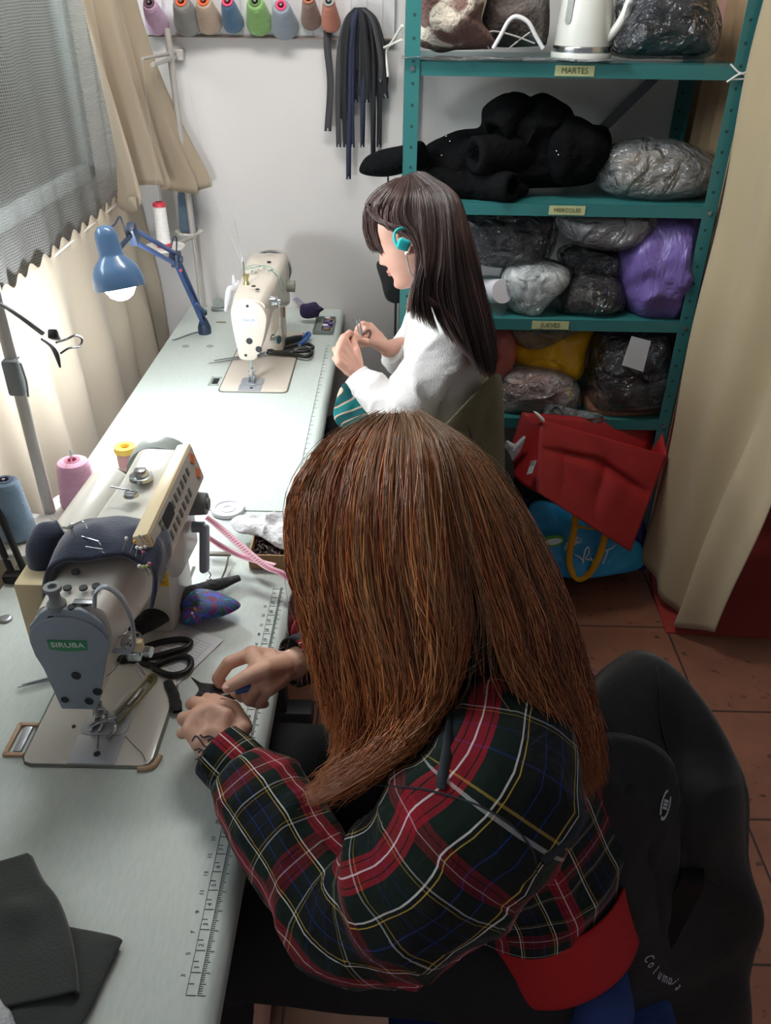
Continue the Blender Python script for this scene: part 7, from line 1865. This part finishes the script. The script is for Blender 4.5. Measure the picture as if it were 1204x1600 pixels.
uvtube('collar', [(.138, 2.10, 1.080), (.136, 2.10, 1.105)], [.052, .046], [.068, .058], m_wsw, n=40, ref=(1, 0, 0), sub=3, parent=W2, cap=(False, False), solid=-.004)
for sg in (-1, 1):
    uvtube('trouser_leg', [(.22, 2.10 + sg * .08, .53), (.05, 2.10 + sg * .09, .56), (-.18, 2.10 + sg * .09, .56), (-.25, 2.10 + sg * .09, .45), (-.245, 2.10 + sg * .09, .10)], [.11, .10, .08, .07, .06], [.11, .10, .08, .07, .06], m_trou, n=32, ref=(0, 1, 0), sub=5, parent=W2)
    mb = MB(); V, F, UV = tube_np([(-.22, 2.10 + sg * .09, .05), (-.36, 2.10 + sg * .1, .035), (-.40, 2.10 + sg * .1, .03)], [.045, .034, .02], [.045, .042, .03], 18, ref=(0, 0, 1), sub=4); mb.faces(V, F + [tuple(range(17, -1, -1)), tuple(range(len(V) - 18, len(V)))]); mb.obj('shoe', m_dark, W2)
uvtube('trouser_seat', [(.19, 2.0, .52), (.20, 2.05, .53), (.20, 2.15, .53), (.19, 2.2, .52)], [.13, .15, .15, .13], [.10, .105, .105, .10], m_trou, n=32, ref=(1, 0, 0), sub=4, parent=W2)
# hair: straight, dark brown
G1 = [  # near side, behind the ear and down the back
 g((640, 275, 1.90), (652, 300, 1.848), (658, 350, 1.835), (661, 395, 1.835), (650, 435, 1.84), (642, 470, 1.85), (640, 498, 1.86)),
 g((648, 272, 1.90), (680, 303, 1.85), (690, 355, 1.835), (688, 410, 1.84), (682, 455, 1.86), (695, 500, 1.885), (718, 545, 1.90)),
 g((656, 271, 1.90), (696, 303, 1.86), (706, 360, 1.845), (712, 420, 1.86), (722, 480, 1.89), (738, 540, 1.93), (752, 590, 1.96)),
 g((664, 273, 1.91), (707, 305, 1.88), (722, 370, 1.87), (735, 430, 1.90), (750, 490, 1.93), (762, 545, 1.97), (768, 588, 2.0)),
 g((672, 277, 1.93), (714, 308, 1.92), (733, 370, 1.93), (752, 440, 1.97), (768, 500, 2.0), (775, 550, 2.03), (772, 582, 2.05)),
]
G2 = [  # fringe and temple
 g((622, 281, 1.90), (594, 296, 1.885), (574, 318, 1.885), (575, 333, 1.88), (590, 345, 1.87), (615, 354, 1.85), (640, 365, 1.845)),
 g((628, 279, 1.89), (605, 298, 1.86), (586, 322, 1.86), (590, 340, 1.86), (608, 350, 1.85), (632, 358, 1.84), (648, 370, 1.84)),
 g((634, 277, 1.89), (617, 300, 1.85), (603, 330, 1.845), (604, 352, 1.855), (616, 360, 1.855), (640, 368, 1.85), (650, 385, 1.85)),
 g((640, 275, 1.89), (635, 300, 1.845), (628, 330, 1.838), (634, 352, 1.838), (648, 368, 1.838), (656, 400, 1.84), (658, 440, 1.85)),
 g((641, 275, 1.895), (655, 300, 1.85), (658, 335, 1.838), (660, 365, 1.836), (664, 405, 1.84), (666, 440, 1.85)),
]
GF = [g((600, 292, 1.885), (573, 320, 1.885), (568, 352, 1.89), (574, 380, 1.895), (584, 396, 1.90)), g((606, 294, 1.88), (582, 322, 1.875), (578, 355, 1.88), (588, 385, 1.885), (597, 396, 1.89)), g((610, 296, 1.87), (594, 325, 1.862), (588, 352, 1.865), (592, 378, 1.87), (600, 398, 1.875))]
G3 = [g((650, 272, 1.95), (700, 300, 2.02), (735, 360, 2.04), (755, 440, 2.06), (768, 520, 2.08), (770, 575, 2.08)),
      g((640, 274, 1.93), (660, 290, 2.06), (690, 350, 2.09), (710, 430, 2.10), (730, 510, 2.11), (745, 560, 2.10)),
      g((632, 278, 1.92), (585, 305, 1.96), (572, 335, 1.99), (575, 365, 2.0), (582, 385, 2.0))]
G5 = [g((650, 400, 1.838), (648, 430, 1.84), (640, 462, 1.85), (634, 490, 1.86)), g((656, 402, 1.838), (657, 435, 1.845), (652, 465, 1.855), (648, 486, 1.86))]
G4 = [g((655, 430, 1.86), (668, 462, 1.865), (695, 480, 1.885), (715, 505, 1.90), (728, 530, 1.91)), g((650, 432, 1.86), (660, 466, 1.86), (688, 484, 1.88), (708, 508, 1.895), (722, 535, 1.905))]
c2 = ['4a3836', '57423d', '33282a', '644c46', '40302e']
H2 = dict(cols=c2, m=m_hair2, parent=W2, frizz=.0012, clump=.35)
hair_strands('hair', G1, 5000, .05, .0009, seed=11, clumps=50, **H2)
hair_strands('fringe', G2, 2400, .018, .0008, seed=12, clumps=40, **H2)
hair_strands('forelock', GF, 230, .008, .0007, seed=15, clumps=14, **H2)
hair_strands('hair_far_side', G3, 1800, .03, .0012, seed=13, clumps=30, nrm=(0, -.3, .1), **H2)
hair_strands('front_lock', G5, 420, .02, .0008, seed=16, clumps=10, tipc='7a5546', **H2)
hair_strands('shoulder_lock', G4, 260, .006, .0009, seed=14, clumps=6, **H2)
cap = MB(); chain(cap, [hc2 + u2w * .050 - f2w * .030, hc2 - f2w * .045], [.080, .074], 26)
rcone(cap, D(700, 400, 1.95), D(745, 520, 2.03), .06, .035)
remesh(cap, 'hair_underlayer', .006, mat('dark_hair_base', '1d1617', .6, bump=.3, bscale=150), W2, 3)
# earphone and ear studs
m_tq = mat('turquoise_rubber', '1ba3a6', .4)
EP = thing('earphone', 'turquoise over-ear sports earphone on the dark-haired person', 'earphone', ear)
de = 1.825
dq = lambda x, y, k=0: drop(x, y, [bd2], .004 + k)
mb = MB(); mb.tube([D(624, 388, de), D(617, 378, de), (D(616, 366, de)), D(621, 359, de), D(629, 357, de + .01), D(634, 361, de + .015)], [.0042, .004, .0036, .0036, .0032, .0025], 10, smooth=6); mb.obj('ear_hook', m_tq, EP)
mb = MB(); mb.box(D(630, 382, de - .002), (.028, .014, .026), .006, M=Matrix.Rotation(.35, 3, 'Y'), seg=3); mb.obj('earpiece', m_tq, EP)
mb = MB(); mb.tube([D(633, 392, de), D(637, 410, de + .01), D(643, 430, de + .02), D(660, 442, de + .03)], .0016, 6, smooth=4); mb.obj('wire', mat('grey_wire', '8d9a9c', .5), EP)
mb = MB(); mb.ball(D(635, 396, de), .0045, 10); mb.obj('pearl_stud', mat('pearl', 'e8e4de', .2), W2)
mb = MB(); mb.ball(D(644, 384, de + .01), .0022, 8); mb.obj('ear_ring', m_steel, W2)
# thread snips held
SP = thing('thread_snips', 'small steel thread snips held up by the dark-haired person', 'snips', Yp(562, 512, 2.09))
mb = MB(); mb.cyl(Yp(562, 522, 2.085), Yp(556, 500, 2.085), .0035, .001, n=8); mb.cyl(Yp(566, 522, 2.09), Yp(561, 499, 2.09), .0035, .001, n=8); mb.obj('blade', m_steel2, SP)
mb = MB(); mb.tube([Yp(566, 524, 2.088), Yp(576, 516, 2.088), Yp(578, 524, 2.088), Yp(570, 532, 2.088), Yp(564, 528, 2.088)], .003, 8, smooth=4); mb.obj('handle', mat('brown_handle', '4b342c', .5), SP)
# lap cloth and olive jacket on her chair
def _lap(nt, N, L, b):
    tc = N.new('ShaderNodeTexCoord'); w = N.new('ShaderNodeTexWave'); w.inputs['Scale'].default_value = 4; w.inputs['Distortion'].default_value = 22; w.inputs['Detail'].default_value = 1
    L.new(tc.outputs['Object'], w.inputs[0]); r = ramp_node(nt, [(0, '1c8a8c'), (.32, '1c8a8c'), (.34, 'd9cdb8'), (.62, 'd9cdb8'), (.64, '7a4a34'), (.72, '14686c'), (1, '14686c')]); L.new(w.outputs[0], r.inputs[0]); L.new(r.outputs[0], b.inputs['Base Color'])
o = puff('patterned_cloth', [at(x, y, 'y', Y) for x, y, Y in ((532, 606, 2.06), (548, 592, 2.10), (575, 598, 2.10), (600, 640, 2.05), (590, 670, 2.0), (545, 672, 1.98), (522, 655, 1.98), (524, 628, 2.02))], .012, .03, tex_mat('teal_cream_print', _lap, .8), None, nrm=(-.2, -.4, 1), wa=.006)
tag(o, 'teal and cream patterned cloth on the lap of the dark-haired person', 'cloth')
CH2 = thing('chair', 'black chair under the olive jacket behind the dark-haired person', 'chair', (.20, 2.10, 0))
mb = MB(); mb.box((.19, 2.10, .415), (.42, .42, .05), .02, seg=3); mb.obj('seat', m_black, CH2)
mb = MB(); mb.box((.275, 2.13, .62), (.02, .26, .26), .012, seg=3); mb.obj('backrest', m_black, CH2)
for sx in (-1, 1):
    for sy in (-1, 1):
        mb = MB(); mb.cyl((.19 + sx * .18, 2.10 + sy * .18, 0), (.19 + sx * .17, 2.10 + sy * .17, .40), .012); mb.obj('leg', m_black, CH2)
mb = MB(); mb.box((.275, 2.12, .46), (.02, .05, .12), .004); mb.obj('back_bracket', m_black, CH2)
OJ = thing('olive_jacket', 'olive green jacket hung over the chair of the dark-haired person', 'jacket', (.38, 2.1, .4))
m_ol = mat('olive_cloth', '5c583f', .85, bump=.3, bscale=200, sheen=.15)
o = puff('shell', [D(*p) for p in ((682, 678, 1.99), (712, 645, 2.02), (745, 610, 2.06), (770, 586, 2.12), (783, 590, 2.16), (787, 640, 2.18), (788, 700, 2.20), (788, 770, 2.24), (780, 830, 2.28), (720, 830, 2.20), (675, 760, 2.08), (668, 710, 2.01))], .03, .10, m_ol, None, nrm=(-.1, -.8, .6), wa=.006, ws=10, ra=.012, rs=9, seed=5, pw=3, center=D(738, 710, 2.12)); part_of(o, OJ)
bpy.context.view_layer.update()
mb = MB(); P = [drop(x, y, [o], .001) for x, y in ((722, 640), (735, 680), (742, 730))]; mb.tube(P, .0018, 6, smooth=4); mb.obj('seam', mat('olive_dark', '45422f', .85), OJ)
